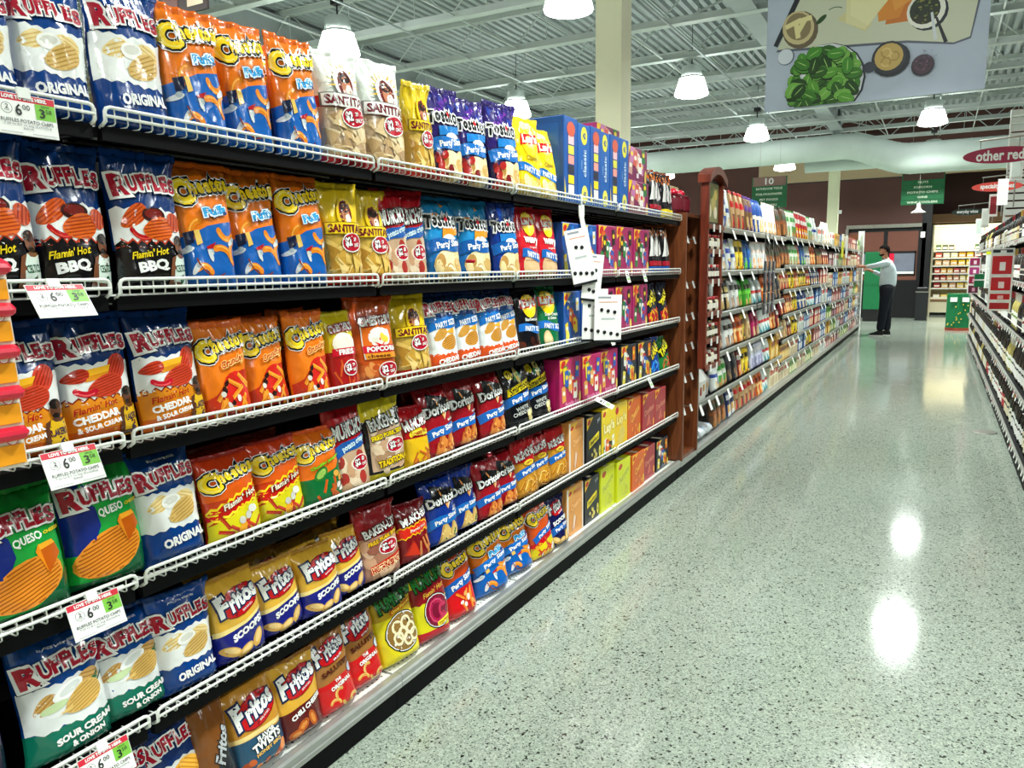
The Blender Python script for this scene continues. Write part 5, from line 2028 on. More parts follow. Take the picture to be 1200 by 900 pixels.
# red hooked strip of small snack pouches at the near end
rs = empty('pouch_strip', (-1.42, .722, 1.56), 'strip of small clear snack pouches on red hooks at the near shelf end', 'clip strip')
MB().box(-.012, -.008, -.03, .03, -.36, .03).build('strip', M['white_plastic'], rs)
MB().tube([(-.15, 0, .02), (-.06, 0, .05), (-.01, 0, .02)], .004, 5).build('hanger', M['white_plastic'], rs)
for i in range(5):
    z = -.01 - .072 * i
    p = MB().col(lin('#e8e2d4')).box(-.006, .006, -.034, .034, -.066, 0)
    p.col(lin('#f2a024')).box(.006, .010, -.028, .030, -.060, -.026)
    p.col(lin('#f8f4ea')).box(.006, .0105, -.03, .03, -.024, -.004)
    po = p.build('pouch', M['film'], rs, False, True, (0, 0, z), (0, -.12, 0))
    MB().col(lin('#c81f3c')).lathe([(.0105, 0), (.0105, .001)], 14).col(lin('#f6f4ee')).lathe([(.009, 0), (.009, .0014)], 14).build('badge', M['card'], po, False, True, (.0104, .012, -.016), (0, PI / 2, 0))
    MB().bbox(-.012, .03, -.026, .036, -.008, .012, .006).build('hook', M['red_plastic'], rs, loc=(0, 0, z), rot=(0, .35, 0))
    MB().lathe([(.016, -.005), (.018, 0), (.016, .006)], 14).build('hook_button', M['red_plastic'], rs, True, (.012, .02, z + .004), (0, PI / 2, 0))
# ------------------------------------------------------------------ wooden niche between the two runs
nic = empty('wooden_niche', (0, 0, 0), 'tall brown wooden niche closing the end of the snack shelves', 'cabinet')
for y0, y1 in ((5.345, 5.375), (5.735, 5.765)):
    MB().bbox(-2.05, -1.545, y0, y1, .135, 1.905, .004).build('side_panel', M['wood'], nic)
MB().box(-1.85, -1.83, 5.375, 5.735, .135, 1.88).build('back_panel', M['wood'], nic)
MB().box(-2.05, -1.55, 5.375, 5.735, 1.88, 1.905).build('top_panel', M['wood'], nic)
MB().box(-2.05, -1.56, 5.375, 5.735, .13, .16).build('bottom_panel', M['wood'], nic)
MB().box(-1.59, -1.55, 5.345, 5.765, .092, .13).build('front_lip', M['silver'], nic)
MB().box(-1.60, -1.576, 5.345, 5.765, .002, .092).build('kick_plate', M['kick'], nic)
tg = MB().box(0, .002, -.022, .022, -.035, .02).mesh('niche_tag', M['white_plastic'])
pouch_cols = ['#1a2c5c', '#7a1c4c', '#1c1a28', '#2aa0b4', '#1c8ac0', '#2c1a34']
pk = 0
for i, z in enumerate((1.72, 1.40, 1.17, .95, .72, .48)):
    for y in (5.46, 5.64):
        h = empty('hook_peg', (-1.83, y, z))
        h.parent = nic
        MB().tube([(0, 0, 0), (.26, 0, .015)], .004, 5).build('peg_rod', M['steel'], h)
        inst('peg_tag', tg, h, (.26, 0, .01), (0, -.3, 0))
    if i in (1, 2, 4, 5):
        c = pouch_cols[i]
        p = MB().col(lin(c)).add([(-1.78, 5.42, z - .02), (-1.78, 5.50, z - .02), (-1.77, 5.51, z - .15), (-1.77, 5.41, z - .15), (-1.75, 5.42, z - .02), (-1.75, 5.50, z - .02), (-1.72, 5.51, z - .15), (-1.72, 5.41, z - .15)],
                                 [(0, 1, 2, 3), (4, 7, 6, 5), (0, 4, 5, 1), (1, 5, 6, 2), (2, 6, 7, 3), (3, 7, 4, 0)])
        o = p.build('snack_pouch', M['far_film'], None, False, True)
        tag(o, {1: 'dark navy pouch hanging in the wooden niche', 2: 'plum pouch hanging in the wooden niche', 4: 'teal pouch hanging low in the wooden niche', 5: 'blue pouch hanging at the foot of the wooden niche'}[i], 'pouch', 'pouches in the niche')
for k, y in enumerate((5.47, 5.64)):
    j = empty('gift_jar', (-1.68, y, 1.906), 'dark red jar with red lid on the wooden niche, %s of two' % ('first', 'second')[k], 'jar', 'dark red jars on the niche')
    MB().lathe([(.06, 0), (.072, .01), (.074, .115), (.06, .135), (.05, .14)], 14).build('jar_body', mat('dark_red_jar', '#5a0d18', .15, 0, .6, .2, 20), j, True)
    MB().lathe([(.03, .139), (.034, .15), (.03, .165), (.01, .18)], 12).build('jar_lid', M['red_plastic'], j, True)
    MB().col(lin('#7c2030')).lathe([(.0745, .03), (.0755, .04), (.0755, .1), (.0745, .11)], 14, caps=False).build('jar_label', M['card'], j, True, True)
cb = MB().col(lin('#c9ae7a')).bbox(-2.05, -1.80, 5.36, 6.0, 1.906, 2.14, .004).build('cardboard_box', M['card'], None, False, True)
tag(cb, 'plain tan cardboard box lying on the wooden niche behind the jars', 'box')

# ------------------------------------------------------------------ wooden wing rack with an arched head and jars
wr = empty('wing_rack', (-1.465, 5.62, .78), 'reddish wooden rack with arched head and jar shelves', 'rack')
for y in (0.0, .41):
    MB().bbox(-.06, .0, y, y + .04, 0, 1.36, .004).build('post', M['red_wood'], wr)
arc = [(-.025 + .50 * i / 12, 1.36 + .115 * math.sin(PI * (.12 + .76 * i / 12))) for i in range(13)]
MB().prism(arc + [(q[0], q[1] - .055) for q in arc[::-1]], 'x', -.075, .02).build('arched_head', M['red_wood'], wr)
sgn = MB().col(lin('#2b2a20')).box(-.034, -.03, .04, .41, 1.06, 1.38)
sgn.col(lin('#8a8a5c'))
sgn.box(-.03, -.028, .06, .39, 1.08, 1.36)
for q, (y, z, r, c) in enumerate(((.14, 1.16, .05, '#d9cfa8'), (.24, 1.22, .06, '#b8a860'), (.18, 1.29, .045, '#5c6a34'), (.3, 1.15, .045, '#e6dcc0'), (.3, 1.28, .04, '#c8b45a'))):
    sgn.col(lin(c)).lathe([(r, 0), (r, .001 + .0005 * q)], 12)
    for i in range(len(sgn.v) - 24, len(sgn.v)):
        p = sgn.v[i]
        sgn.v[i] = (p[2] - .028, p[0] + y, p[1] + z)
sgn.build('picture_sign', M['paper'], wr, False, True)
jar_me = {}
for nm, c, lid in (('pickle', '#4a1418', '#c8c4b4'), ('cream', '#d8d0b4', '#8c1c20'), ('dark', '#2a1a18', '#b0282c'), ('olive', '#5c5a2c', '#e0dccc')):
    a = MB().lathe([(.034, 0), (.038, .008), (.038, .07), (.03, .085)], 10).mesh('jar_body', mat('jar_' + nm, c, .15, 0, .6, .15, 30), True)
    b = MB().lathe([(.033, .084), (.034, .09), (.034, .104), (.03, .106)], 10).mesh('jar_lid', mat('lid_' + nm, lid, .3), True)
    d = MB().col(lin('#e6e2d4')).lathe([(.0385, .02), (.0385, .058)], 10, caps=False).mesh('jar_label', M['card'], True, True)
    jar_me[nm] = (a, b, d)
jn = {'pickle': 'dark red', 'cream': 'cream', 'dark': 'dark brown', 'olive': 'olive'}
for si, z in enumerate((0.02, .22, .42, .66, .88, 1.06)):
    MB().box(-.078, -.002, .04, .41, z - .02, z).build('shelf_board', M['red_wood'], wr)
    MB().box(0, .008, .0, .45, z - .035, z - .002).build('shelf_edge', M['red_wood'], wr)
    for y in (.13, .31):
        inst('price_tag', tg, wr, (.010, y, z - .02))
    if si == 5:
        continue
    nm = ('cream', 'olive', 'dark', 'pickle', 'dark')[si]
    nm2 = ('pickle', 'dark', 'cream', 'dark', 'cream')[si]
    for k in range(4):
        q = nm if k % 2 == 0 else nm2
        j = empty('sauce_jar', (-1.465 - .039, 5.62 + .093 + .088 * k, .78 + z + .0005), 'small %s jar on the %s board of the wooden rack' % (jn[q], ('lowest', 'second lowest', 'middle', 'second highest', 'highest')[si]), 'jar', '%s jars on the %s rack board' % (jn[q], ORD[si]))
        for pn, me in zip(('jar_body', 'jar_lid', 'jar_label'), jar_me[q]):
            inst(pn, me, j)

# ------------------------------------------------------------------ second snack run, farther down the aisle
FY0, FY1 = 5.775, 19.85
F2 = [5.775, 6.45, 7.97, 9.55, 11.0, 12.5, 14.0, 15.5, 17.0, 18.5, 19.85]
FTOP = [[1.84, 1.48, 1.135, .80, .465]] * 3 + [[1.86, 1.52, 1.23, .93, .63, .37]] * 3 + [[1.84, 1.5, 1.16, .88, .62, .36]] * 4
fg = empty('gondola_frame', (0, 0, 0), 'dark back panels of the farther snack run', 'shelving')
for a, b in zip(F2[:-1], F2[1:]):
    MB().box(XB - .03, XB, a, b - .004, 0.2, 1.9).build('back_panel', M['back_dark'], fg)
FSH = ['top', 'second', 'third', 'fourth', 'fifth', 'sixth']
tag2 = MB().col(lin('#eef0ea')).box(-.001, .001, -.03, .03, -.085, 0).mesh('hang_tag', M['paper'], False, True)
for si, (a, b) in enumerate(zip(F2[:-1], F2[1:])):
    L = b - a - .01
    t = empty('base_deck', (0, a, 0), 'dark kicked base deck of the farther run, %s section' % ORD[si], 'shelf', 'base decks of the farther run')
    MB().box(XB + .003, -1.585, 0, L, .10, .135).build('deck_panel', M['silver'], t)
    MB().prism(lip, 'y', 0, L + .008).build('front_lip', M['silver'], t)
    MB().box(-1.60, -1.576, 0, L + .008, .002, .095).build('kick_plate', M['kick'], t)
    for k, z in enumerate(FTOP[si]):
        if si == 0 and k < 4:
            continue
        t = empty('display_shelf', (XF, a, z), 'grey price rail shelf of the farther run, %s section, %s level' % (ORD[si], FSH[k]), 'shelf', 'shelves of the farther run')
        MB().box(-.44, -.01, 0, L, -.02, 0).build('shelf_panel', M['shelf_dark'], t)
        MB().prism([(-.01, -.028), (.004, -.024), (.006, .012), (-.002, .02), (-.01, .018)], 'y', 0, L).build('price_rail', M['grey_rail'], t)
        for q in range(3 if si < 4 else 2):
            inst('hang_tag', tag2, t, (.01, L * (.2 + .3 * q) + .07 * math.sin(k * 3 + si + q), .0), (0, -.35, .0))

FAR = {}


def far_pack(key, base, cols, w, h, kind='bag'):
    """simple printed pack for the far shelves: bag or carton"""
    r = random.Random(hash_(key))
    if kind == 'bag':
        P = Pillow(w, h, .08, hash_(key))
        nu, nv = 12, 18
        sd = [(r.random(), r.uniform(.05, .45), r.randrange(len(cols) + 1)) for _ in range(9)]
        us, vs = np.linspace(0, 1, nu + 1), np.linspace(0, 1, nv + 1)
        U, Vv = np.meshgrid(us, vs)
        fr, bk = P.S(U, Vv).reshape(-1, 3), P.S(U, Vv, False).reshape(-1, 3)
        n = len(fr)
        V = [tuple(p) for p in fr] + [tuple(p) for p in bk]
        F, Cc, lab, labc = [], [], [], []
        hb = lambda i, j: i * (nu + 1) + j if (j in (0, nu) or i in (0, nv)) else n + i * (nu + 1) + j
        for i in range(nv):
            for j in range(nu):
                q = i * (nu + 1) + j
                v, u = (i + .5) / nv, (j + .5) / nu
                c = base
                if .08 < v < .42 and .15 < u < .85:
                    c = ([cols[0]] + list(cols))[min(sd, key=lambda q_: (q_[0] - u) ** 2 + (q_[1] - v) ** 2 * 2)[2]]
                elif .6 < v < .78 and .12 < u < .9:
                    c = cols[1 % len(cols)]
                elif .45 < v < .55 and len(cols) > 2:
                    c = cols[2]
                F.append((q, q + 1, q + nu + 2, q + nu + 1))
                Cc.append(lin(c))
                F.append((hb(i, j), hb(i + 1, j), hb(i + 1, j + 1), hb(i, j + 1)))
                Cc.append(lin(base))
        me = make_mesh(key, V, F, M['far_film'], Cc, True)
        sl = pillow_seal('seal', P, lin(cols[1 % len(cols)]), M['far_film'])
        FAR[key] = (me, [('seal', sl)])
    else:
        m = MB().col(lin(base)).bbox(-.16, 0, -w / 2, w / 2, 0, h, .003)
        p = MB().col(lin(cols[0])).box(0, .0015, -w * .4, w * .4, h * .08, h * .5)
        p.col(lin(cols[1 % len(cols)])).box(0, .0018, -w * .42, w * .42, h * .62, h * .86)
        if len(cols) > 2:
            p.col(lin(cols[2])).box(0, .0022, -w * .2, w * .25, h * .2, h * .4)
        FAR[key] = (m.mesh(key, M['card'], False, True), [('front_print', p.mesh('front_print', M['card'], False, True))])


PAL = {
 'white_bag': ('#dfe6e2', ['#d8c294', '#e9efec', '#2c4a9c'], 'white'), 'bluecap_bag': ('#e2e8e6', ['#e6cf98', '#1c3c9c'], 'white and blue'), 'redcap_bag': ('#c8a070', ['#6a2c1c', '#d01c24'], 'brown and red'),
 'purple_bag': ('#7a5a3c', ['#c8a458', '#5a2c8c'], 'purple and tan'), 'blueyel_bag': ('#2c58a4', ['#e0b84a', '#1c4a9c', '#e8e4d4'], 'blue and yellow'), 'orange_white_bag': ('#e4e8e6', ['#f0a84a', '#e8d4c8', '#d8dcda'], 'white with an orange picture'),
 'brown_bag': ('#5a3c24', ['#b8783c', '#2c3c24', '#8c4a24'], 'brown'), 'green_white_bag': ('#cfe0c4', ['#b48a4c', '#3a9a3c', '#e8ece4'], 'pale green'), 'green_bag': ('#3aa82c', ['#c89a58', '#1c2c14', '#6acc3c'], 'bright green'),
 'red_bag': ('#d2202c', ['#f2c81c', '#f0ece4'], 'red'), 'yellow_bag': ('#ecc81c', ['#c8641c', '#2c2414', '#f2dc4a'], 'yellow'), 'bluegreen_bag': ('#1c58a4', ['#5ab83c', '#2c7ac8'], 'blue and green'),
 'gold_black_bag': ('#1c1a18', ['#b89a5c', '#d8c47a', '#e8e4d8'], 'black and gold'), 'black_white_bag': ('#d8dcda', ['#c8a080', '#2c2c30', '#e8eae6'], 'black and white'), 'orange_bag': ('#d8641c', ['#e89a4c', '#8c2c14', '#f2c884'], 'orange'),
 'magenta_bag': ('#b01c5c', ['#d8b884', '#8c1448'], 'magenta'), 'teal_white_bag': ('#cfe0de', ['#3a9aa4', '#e4ecea', '#c83a3c'], 'white and teal'), 'lilac_bag': ('#c4c8dc', ['#8c8cb4', '#e6e6ec'], 'lilac'),
 'dark_bag': ('#22262c', ['#8c6a44', '#3a3e48'], 'dark'), 'tan_bag': ('#c8a878', ['#8c6a3c', '#e0cca4'], 'tan'), 'navy_bag': ('#14285c', ['#c8a05c', '#d8dce4'], 'navy'),
 'maroon_bag': ('#6a1820', ['#e08a3c', '#d8d4cc'], 'maroon'),
}
for k_, (b_, c_, n_) in PAL.items():
    far_pack(k_, b_, c_, .17, .27)
PALB = {'gold_box': ('#d8a83c', ['#f0d084', '#8c4a1c'], 'golden'), 'cream_box': ('#e4dcc0', ['#c8b48c', '#b0402c'], 'cream'), 'red_box': ('#b02c30', ['#e8c8a8', '#f0e8e0'], 'red'), 'blue_box': ('#2c5c9c', ['#e0e4e8', '#8cb4d8'], 'blue'),
        'pink_box': ('#b8706c', ['#e8ccc4', '#8c3c3c'], 'dusty pink'), 'white_box': ('#e4e8e4', ['#b8c4bc', '#c83c3c'], 'white'), 'green_box': ('#7aa84c', ['#e8e4b8', '#3c6a2c'], 'green'), 'plum_box': ('#5a2c3c', ['#c89aa0', '#e8dcd8'], 'plum')}
for k_, (b_, c_, n_) in PALB.items():
    far_pack(k_, b_, c_, .15, .22, 'box')
# runs: section -> level -> sequence of (kind, count)
RUN = {
 0: [[], [], [], [], [], []],
 1: [[('bluecap_bag', 2), ('white_bag', 1), ('redcap_bag', 3), ('purple_bag', 2)], [('white_bag', 2), ('bluecap_bag', 1), ('white_bag', 1), ('yellow_bag', 2), ('bluegreen_bag', 2)],
     [('white_bag', 1), ('gold_black_bag', 2), ('black_white_bag', 2), ('green_bag', 3)], [('gold_black_bag', 1), ('black_white_bag', 3), ('orange_bag', 2), ('yellow_bag', 1), ('tan_bag', 1)],
     [('white_bag', 1), ('green_white_bag', 2), ('dark_bag', 2), ('maroon_bag', 1), ('yellow_bag', 2)], [('brown_bag', 3), ('navy_bag', 2), ('redcap_bag', 3)]],
 2: [[('blueyel_bag', 3), ('orange_white_bag', 4), ('brown_bag', 2)], [('orange_white_bag', 4), ('brown_bag', 5)], [('teal_white_bag', 3), ('orange_bag', 4), ('dark_bag', 2)], [('magenta_bag', 2), ('teal_white_bag', 4), ('orange_bag', 2), ('maroon_bag', 1)],
     [('lilac_bag', 4), ('teal_white_bag', 2), ('gold_box', 3)], [('redcap_bag', 2), ('orange_bag', 2), ('teal_white_bag', 2), ('cream_box', 3)]],
 3: [[('brown_bag', 2), ('green_white_bag', 3), ('red_bag', 2)], [('brown_bag', 3), ('green_white_bag', 3), ('orange_bag', 1)], [('redcap_bag', 3), ('yellow_bag', 2), ('orange_bag', 2)], [('maroon_bag', 2), ('orange_bag', 3), ('yellow_bag', 2)],
     [('tan_bag', 3), ('maroon_bag', 2), ('yellow_bag', 2)], [('gold_box', 4), ('cream_box', 3)], [('cream_box', 4), ('green_box', 3)]],
 4: [[('red_bag', 3), ('green_white_bag', 2), ('white_bag', 2)], [('bluegreen_bag', 2), ('white_bag', 2), ('orange_bag', 2)], [('yellow_bag', 3), ('red_bag', 2), ('navy_bag', 2)], [('blueyel_bag', 3), ('teal_white_bag', 3)],
     [('white_box', 2), ('blue_box', 3), ('red_box', 2)], [('blue_box', 3), ('yellow_bag', 3)], [('cream_box', 3), ('green_box', 4)]],
 5: [[('white_box', 3), ('orange_white_bag', 3)], [('brown_bag', 3), ('maroon_bag', 3)], [('navy_bag', 2), ('red_box', 4)], [('blue_box', 3), ('white_box', 3)], [('red_box', 3), ('blue_box', 3)], [('pink_box', 3), ('blue_box', 3)], [('cream_box', 3), ('white_box', 3)]],
}
mix = ['pink_box', 'red_box', 'white_box', 'plum_box', 'cream_box', 'blue_box', 'green_box', 'gold_box']
for s_ in (6, 7, 8, 9):
    RUN[s_] = [[('%s' % mix[(s_ * 3 + l_) % 8], 3), ('%s' % mix[(s_ * 5 + l_ * 3 + 1) % 8], 3)] for l_ in range(7)]
fr_ = random.Random(3)
for si, rows in RUN.items():
    a, b = F2[si], F2[si + 1]
    for li, seq in enumerate(rows):
        lev = FTOP[si] + [.137]
        if li >= len(lev):
            continue
        z = lev[li]
        up = (lev[li - 1] - .03 - z) if li else .36
        n = sum(c for _, c in seq)
        if not n:
            continue
        pitch = (b - a - .04) / n
        y = a + .02 + pitch / 2
        lname = 'base deck' if li == len(lev) - 1 else FSH[li] + ' level'
        for key, c in seq:
            nm = PAL[key][2] if key in PAL else PALB[key][2]
            isb = key in PAL
            h0, w0 = (.27, .17) if isb else (.22, .15)
            hh = min(up - .02, (.36 if li == 0 else .285) * fr_.uniform(.92, 1.03) if isb else min(up - .02, .24))
            grp = '%s %s on the farther run, %s section, %s' % (nm, 'snack bags' if isb else 'cartons', ORD[si], lname)
            for q in range(c):
                me, parts = FAR[key]
                o = inst('snack_bag' if isb else 'small_carton', me)
                wsc = min(1.25, pitch * (.93 if isb else .95) / w0)
                if isb:
                    o.matrix_world = Matrix.Translation((-1.645 + fr_.uniform(-.01, .01), y, z + .002)) @ Matrix.Rotation(fr_.uniform(-.06, .06), 4, 'Z') @ Matrix.Rotation(-.1, 4, 'Y') @ Matrix.Diagonal((1, wsc, hh / h0, 1))
                else:
                    o.matrix_world = Matrix.Translation((-1.60 - fr_.uniform(0, .02), y, z + .001)) @ Matrix.Diagonal((1, wsc, hh / h0, 1))
                for pn, pm in parts:
                    inst(pn, pm, o)
                tag(o, 'small %s %s, farther run %s section, %s' % (nm, 'snack bag' if isb else 'carton', ORD[si], lname), 'bag' if isb else 'box', grp)
                y += pitch
# paper sacks and flat clear pouches at the run's near end
for k, (x, y, z, w, h, c, lab) in enumerate(((-1.645, 6.02, .469, .26, .26, '#d9dbd6', 'big white paper sack standing on the fifth level under the wooden rack'), (-1.69, 6.3, .469, .22, .22, '#b9b6b2', 'pale grey paper sack beside the big white sack under the wooden rack'))):
    m = MB().col(lin(c))
    m.add([(-.06, -w / 2, 0), (.05, -w / 2, 0), (.05, w / 2, 0), (-.06, w / 2, 0), (-.05, -w / 2 + .01, h * .6), (.06, -w / 2 + .01, h * .62), (.06, w / 2 - .01, h * .62), (-.05, w / 2 - .01, h * .6),
           (-.02, -w / 2 + .02, h), (-.01, -w / 2 + .02, h), (-.01, w / 2 - .02, h), (-.02, w / 2 - .02, h)],
          [(0, 3, 2, 1), (0, 1, 5, 4), (1, 2, 6, 5), (2, 3, 7, 6), (3, 0, 4, 7), (4, 5, 9, 8), (5, 6, 10, 9), (6, 7, 11, 10), (7, 4, 8, 11), (8, 9, 10, 11)])
    m.col(lin('#c89a4c')).box(.058, .0625, w * .12, w * .24, h * .3, h * .5).col(lin('#b8402c')).box(.058, .0625, -w * .2, -w * .1, h * .2, h * .45)
    tag(m.build('paper_sack', M['paper'], None, False, True, (x, y, z)), lab, 'bag')
cp = far_pack('clear_pouch', '#cfd8dc', ['#e8eef0', '#8ca4c8', '#dfe6ea'], .2, .26)
for k in range(3):
    o = inst('clear_pouch', FAR['clear_pouch'][0])
    o.matrix_world = Matrix.Translation((-1.59, 5.895 + .215 * k, .178)) @ Matrix.Rotation(-1.38, 4, 'Y')
    tag(o, 'clear and pale blue pouch lying flat on the farther base deck, %s of three' % ORD[k], 'bag', 'flat clear pouches on the base deck')
# hanging dark strips in front of the farther run
for k in range(3):
    t = empty('clip_strip', (XF + .06, 8.0 + .22 * k, 1.60), 'dark hanging clip strip of pouches on the farther run, %s of three' % ORD[k], 'clip strip', 'dark clip strips on the farther run')
    MB().box(-.003, .003, -.015, .015, -.56, 0).build('strip', M['grey_rail'], t)
    MB().tube([(0, 0, 0), (0, 0, .26), (-.055, 0, .262)], .004, 5).build('hook', M['steel'], t)
    for q in range(5):
        MB().col(lin(('#4a4c58', '#5c5a64', '#3a3c48')[q % 3])).bbox(-.006, .014, -.04, .04, -.10, 0, .005).build('pouch', M['far_film'], t, False, True, (.006, 0, -.02 - .107 * q))
# white corner guard and wooden end panel at the run's end
MB().box(-1.66, -1.54, 19.87, 19.90, 0, 2.3).box(-1.545, -1.53, 19.80, 19.90, 0, 2.3).build('corner_guard', M['white_plastic']).name = 'corner_guard'
tag(bpy.data.objects['corner_guard'], 'white upright corner guard at the far end of the snack run', 'post')
o = MB().box(-2.05, -1.68, 19.872, 19.89, .1, 2.2).build('end_panel', M['wood'])
tag(o, 'brown wooden end panel behind the white corner guard', 'panel')
for k, (y, c, lab) in enumerate(((15.2, '#d8dc1c', 'lime yellow sale card standing up on the farther run'), (15.9, '#dfe6e4', 'white sale card standing up on the farther run'))):
    t = empty('shelf_card', (XF + .05, y, 1.66), lab, 'sign')
    MB().box(-.003, .003, -.16, .16, 0, .30).build('card', mat('card_%d' % k, c, .5), t)
    MB().box(-.004, .004, -.16, .16, .30, .42).build('card_head', M['white_plastic'], t)
    MB().box(-.003, .003, -.01, .01, -.14, 0).build('stem', M['steel'], t)

# ------------------------------------------------------------------ wine run on the other side of the aisle
WX = .60
WZ = [.14, .55, .95, 1.36, 1.74]
wf = empty('wine_shelving', (WX, 12, 0), 'long dark wine shelving with price rails along the aisle', 'shelving')
MB().box(.42, .45, -9.6, 5.75, .1, 2.0).build('back_panel', M['back_dark'], wf)
MB().box(.0, .02, -9.6, 5.75, 0, .12).build('kick_plate', M['kick'], wf)
wt = MB().col(lin('#eef0ea')).box(-.002, 0, -.02, .02, -.032, .004)
wt_me = wt.mesh('price_tag', M['paper'], False, True)
wt2 = MB().col(lin('#eef0ea')).box(-.003, 0, -.022, .022, -.05, .0).col(lin('#c81c30')).box(-.0036, -.003, -.02, .02, -.02, -.004)
wt2_me = wt2.mesh('sale_flag', M['paper'], False, True)
tr_ = random.Random(9)
for k, z in enumerate(WZ):
    dx = 0 if k < 3 else .03 * (k - 2)
    s = MB().box(dx + .0, .42, -9.6, 5.75, z - .02, z - .002).build('shelf_panel', M['shelf_dark'], wf)
    r = MB().prism([(dx + .0, z - .035), (dx - .016, z - .028), (dx - .02, z + .004), (dx - .008, z + .012), (dx + .0, z)], 'y', -9.6, 5.75).build('price_rail', M['grey_rail'], wf)
    y = 5.9
    while y < 17.6:
        inst('price_tag' if tr_.random() < .65 else 'sale_flag', wt_me if tr_.random() < .65 else wt2_me, r, (dx - .021, y - 12, z - .0), (0, .2, 0))
        y += tr_.uniform(.12, .26)
    if k in (2, 3, 4):
        MB().tube([(dx - .0, -9.6, z + .07), (dx - .0, 5.75, z + .07)], .004, 5).build('guard_wire', M['white_wire'], wf)
for y in (5.2, 7.6, 10, 12.4, 14.8, 17.6):
    MB().box(.36, .42, y - 12, y - 11.95, 0, 2.0).build('upright', M['shelf_dark'], wf)

BT = {}


def bottle(key, glass, capc, labc, sh=0, stripe=None):
    prof = [(.030, 0), (.0365, .004), (.0372, .02), (.0372, .175 + sh), (.034, .205 + sh), (.022, .232 + sh), (.0145, .25 + sh), (.014, .262 + sh)]
    g = MB().lathe(prof, 12).mesh('wine_bottle', M[glass], True)
    c = MB().lathe([(.0150, .235 + sh), (.0155, .25 + sh), (.0153, .296), (.0163, .298), (.0163, .304), (.013, .306)], 10).mesh('capsule', M[capc], True)
    l = MB().col(lin(labc)).lathe([(.0379, .03), (.0379, .15)], 12, caps=False)
    l.col(lin(stripe or '#3a3438')).lathe([(.0382, .10), (.0382, .118)], 12, caps=False)
    BT[key] = (g, [('capsule', c), ('label', l.mesh('label', M['paper'], True, True))])


M['g_black'] = mat('dark_wine_glass', '#0c0d0c', .08, 0, .7, .2, 20)
M['g_green'] = mat('deep_green_glass', '#101f14', .08, 0, .7, .2, 20)
M['g_brown'] = mat('brown_red_glass', '#2a0c0c', .08, 0, .7, .2, 20)
M['g_straw'] = mat('straw_wine_glass', '#b9ae62', .08, 0, .7, .1, 20)
M['c_black'] = mat('black_capsule', '#101014', .3)
M['c_red'] = mat('red_capsule', '#8c1420', .3)
M['c_gold'] = mat('gold_capsule', '#a88a3c', .35, .4)
M['c_white'] = mat('pale_capsule', '#d0d0c4', .4)
BNAME = {'cream': 'dark wine bottle with cream label', 'white': 'dark wine bottle with white label and black cap', 'redcap': 'dark wine bottle with white label and red cap', 'tan': 'dark wine bottle with tan label and gold cap', 'green': 'green wine bottle with pale label', 'redlab': 'dark wine bottle with red label', 'straw': 'straw coloured wine bottle with white label', 'black': 'dark wine bottle with black label'}
bottle('cream', 'g_black', 'c_black', '#ded6b8')
bottle('white', 'g_black', 'c_black', '#e6e8e4', .004)
bottle('redcap', 'g_black', 'c_red', '#e4e4de', 0, '#8c1c28')
bottle('tan', 'g_brown', 'c_gold', '#c8b07a', -.004)
bottle('green', 'g_green', 'c_gold', '#dfe0c8', -.01)
bottle('redlab', 'g_black', 'c_black', '#a81c2c', 0, '#e8dcc8')
bottle('straw', 'g_straw', 'c_white', '#eef0e8', -.008, '#7a9a4c')
bottle('black', 'g_black', 'c_red', '#24222a', 0, '#c8c4b4')
wr_ = random.Random(21)
seq = ['white', 'cream', 'redcap', 'white', 'tan', 'black', 'cream', 'redlab', 'white', 'green', 'straw', 'white']
stuffm = []
for k, z in enumerate(WZ):
    dx = 0 if k < 3 else .03 * (k - 2)
    y = 5.85
    kind, left = None, 0
    nrun = {}
    while y < 17.65:
        if left == 0:
            kind, left = seq[wr_.randrange(len(seq))], wr_.choice((3, 4, 5, 6))
            nrun[kind] = nrun.get(kind, -1) + 1
        if y < 11.3:
            g, parts = BT[kind]
            o = inst('wine_bottle', g, None, (WX + dx + .055 + wr_.uniform(0, .012), y, z), (0, 0, wr_.uniform(2.9, 3.4)))
            for pn, me in parts:
                inst(pn, me, o)
            tag(o, BNAME[kind] + ', %s cluster, %s wine shelf up' % (ORD[min(nrun[kind], 11)], ORD[k]), 'bottle', '%s %s cluster on wine shelf %s' % (kind + ' bottles', ORD[min(nrun[kind], 11)], ORD[k]))
        else:
            stuffm.append((WX + dx + .06, y, z, kind))
        y += .098
        left -= 1
sb = MB()
gc = {'cream': '#ded6b8', 'white': '#e6e8e4', 'redcap': '#e4e4de', 'tan': '#c8b07a', 'green': '#dfe0c8', 'redlab': '#a81c2c', 'straw': '#eef0e8', 'black': '#24222a'}
for x, y, z, kind in stuffm:
    sb.col(lin('#101110' if kind != 'straw' else '#b9ae62')).lathe([(.036, 0), (.037, .18), (.02, .23), (.014, .25)], 8, (x, y, z))
    sb.col(lin(gc[kind])).lathe([(.0382, .03), (.0382, .15)], 8, (x, y, z), False)
    sb.col(lin('#8c1420' if kind in ('redcap', 'black') else '#141418')).lathe([(.0155, .24), (.016, .305)], 6, (x, y, z))
o = sb.build('wine_bottles', attr_mat('far_bottles', .12, 0), None, True, True)
tag(o, 'rows of wine bottles filling the far half of the wine shelves', 'bottles', None, 'stuff')

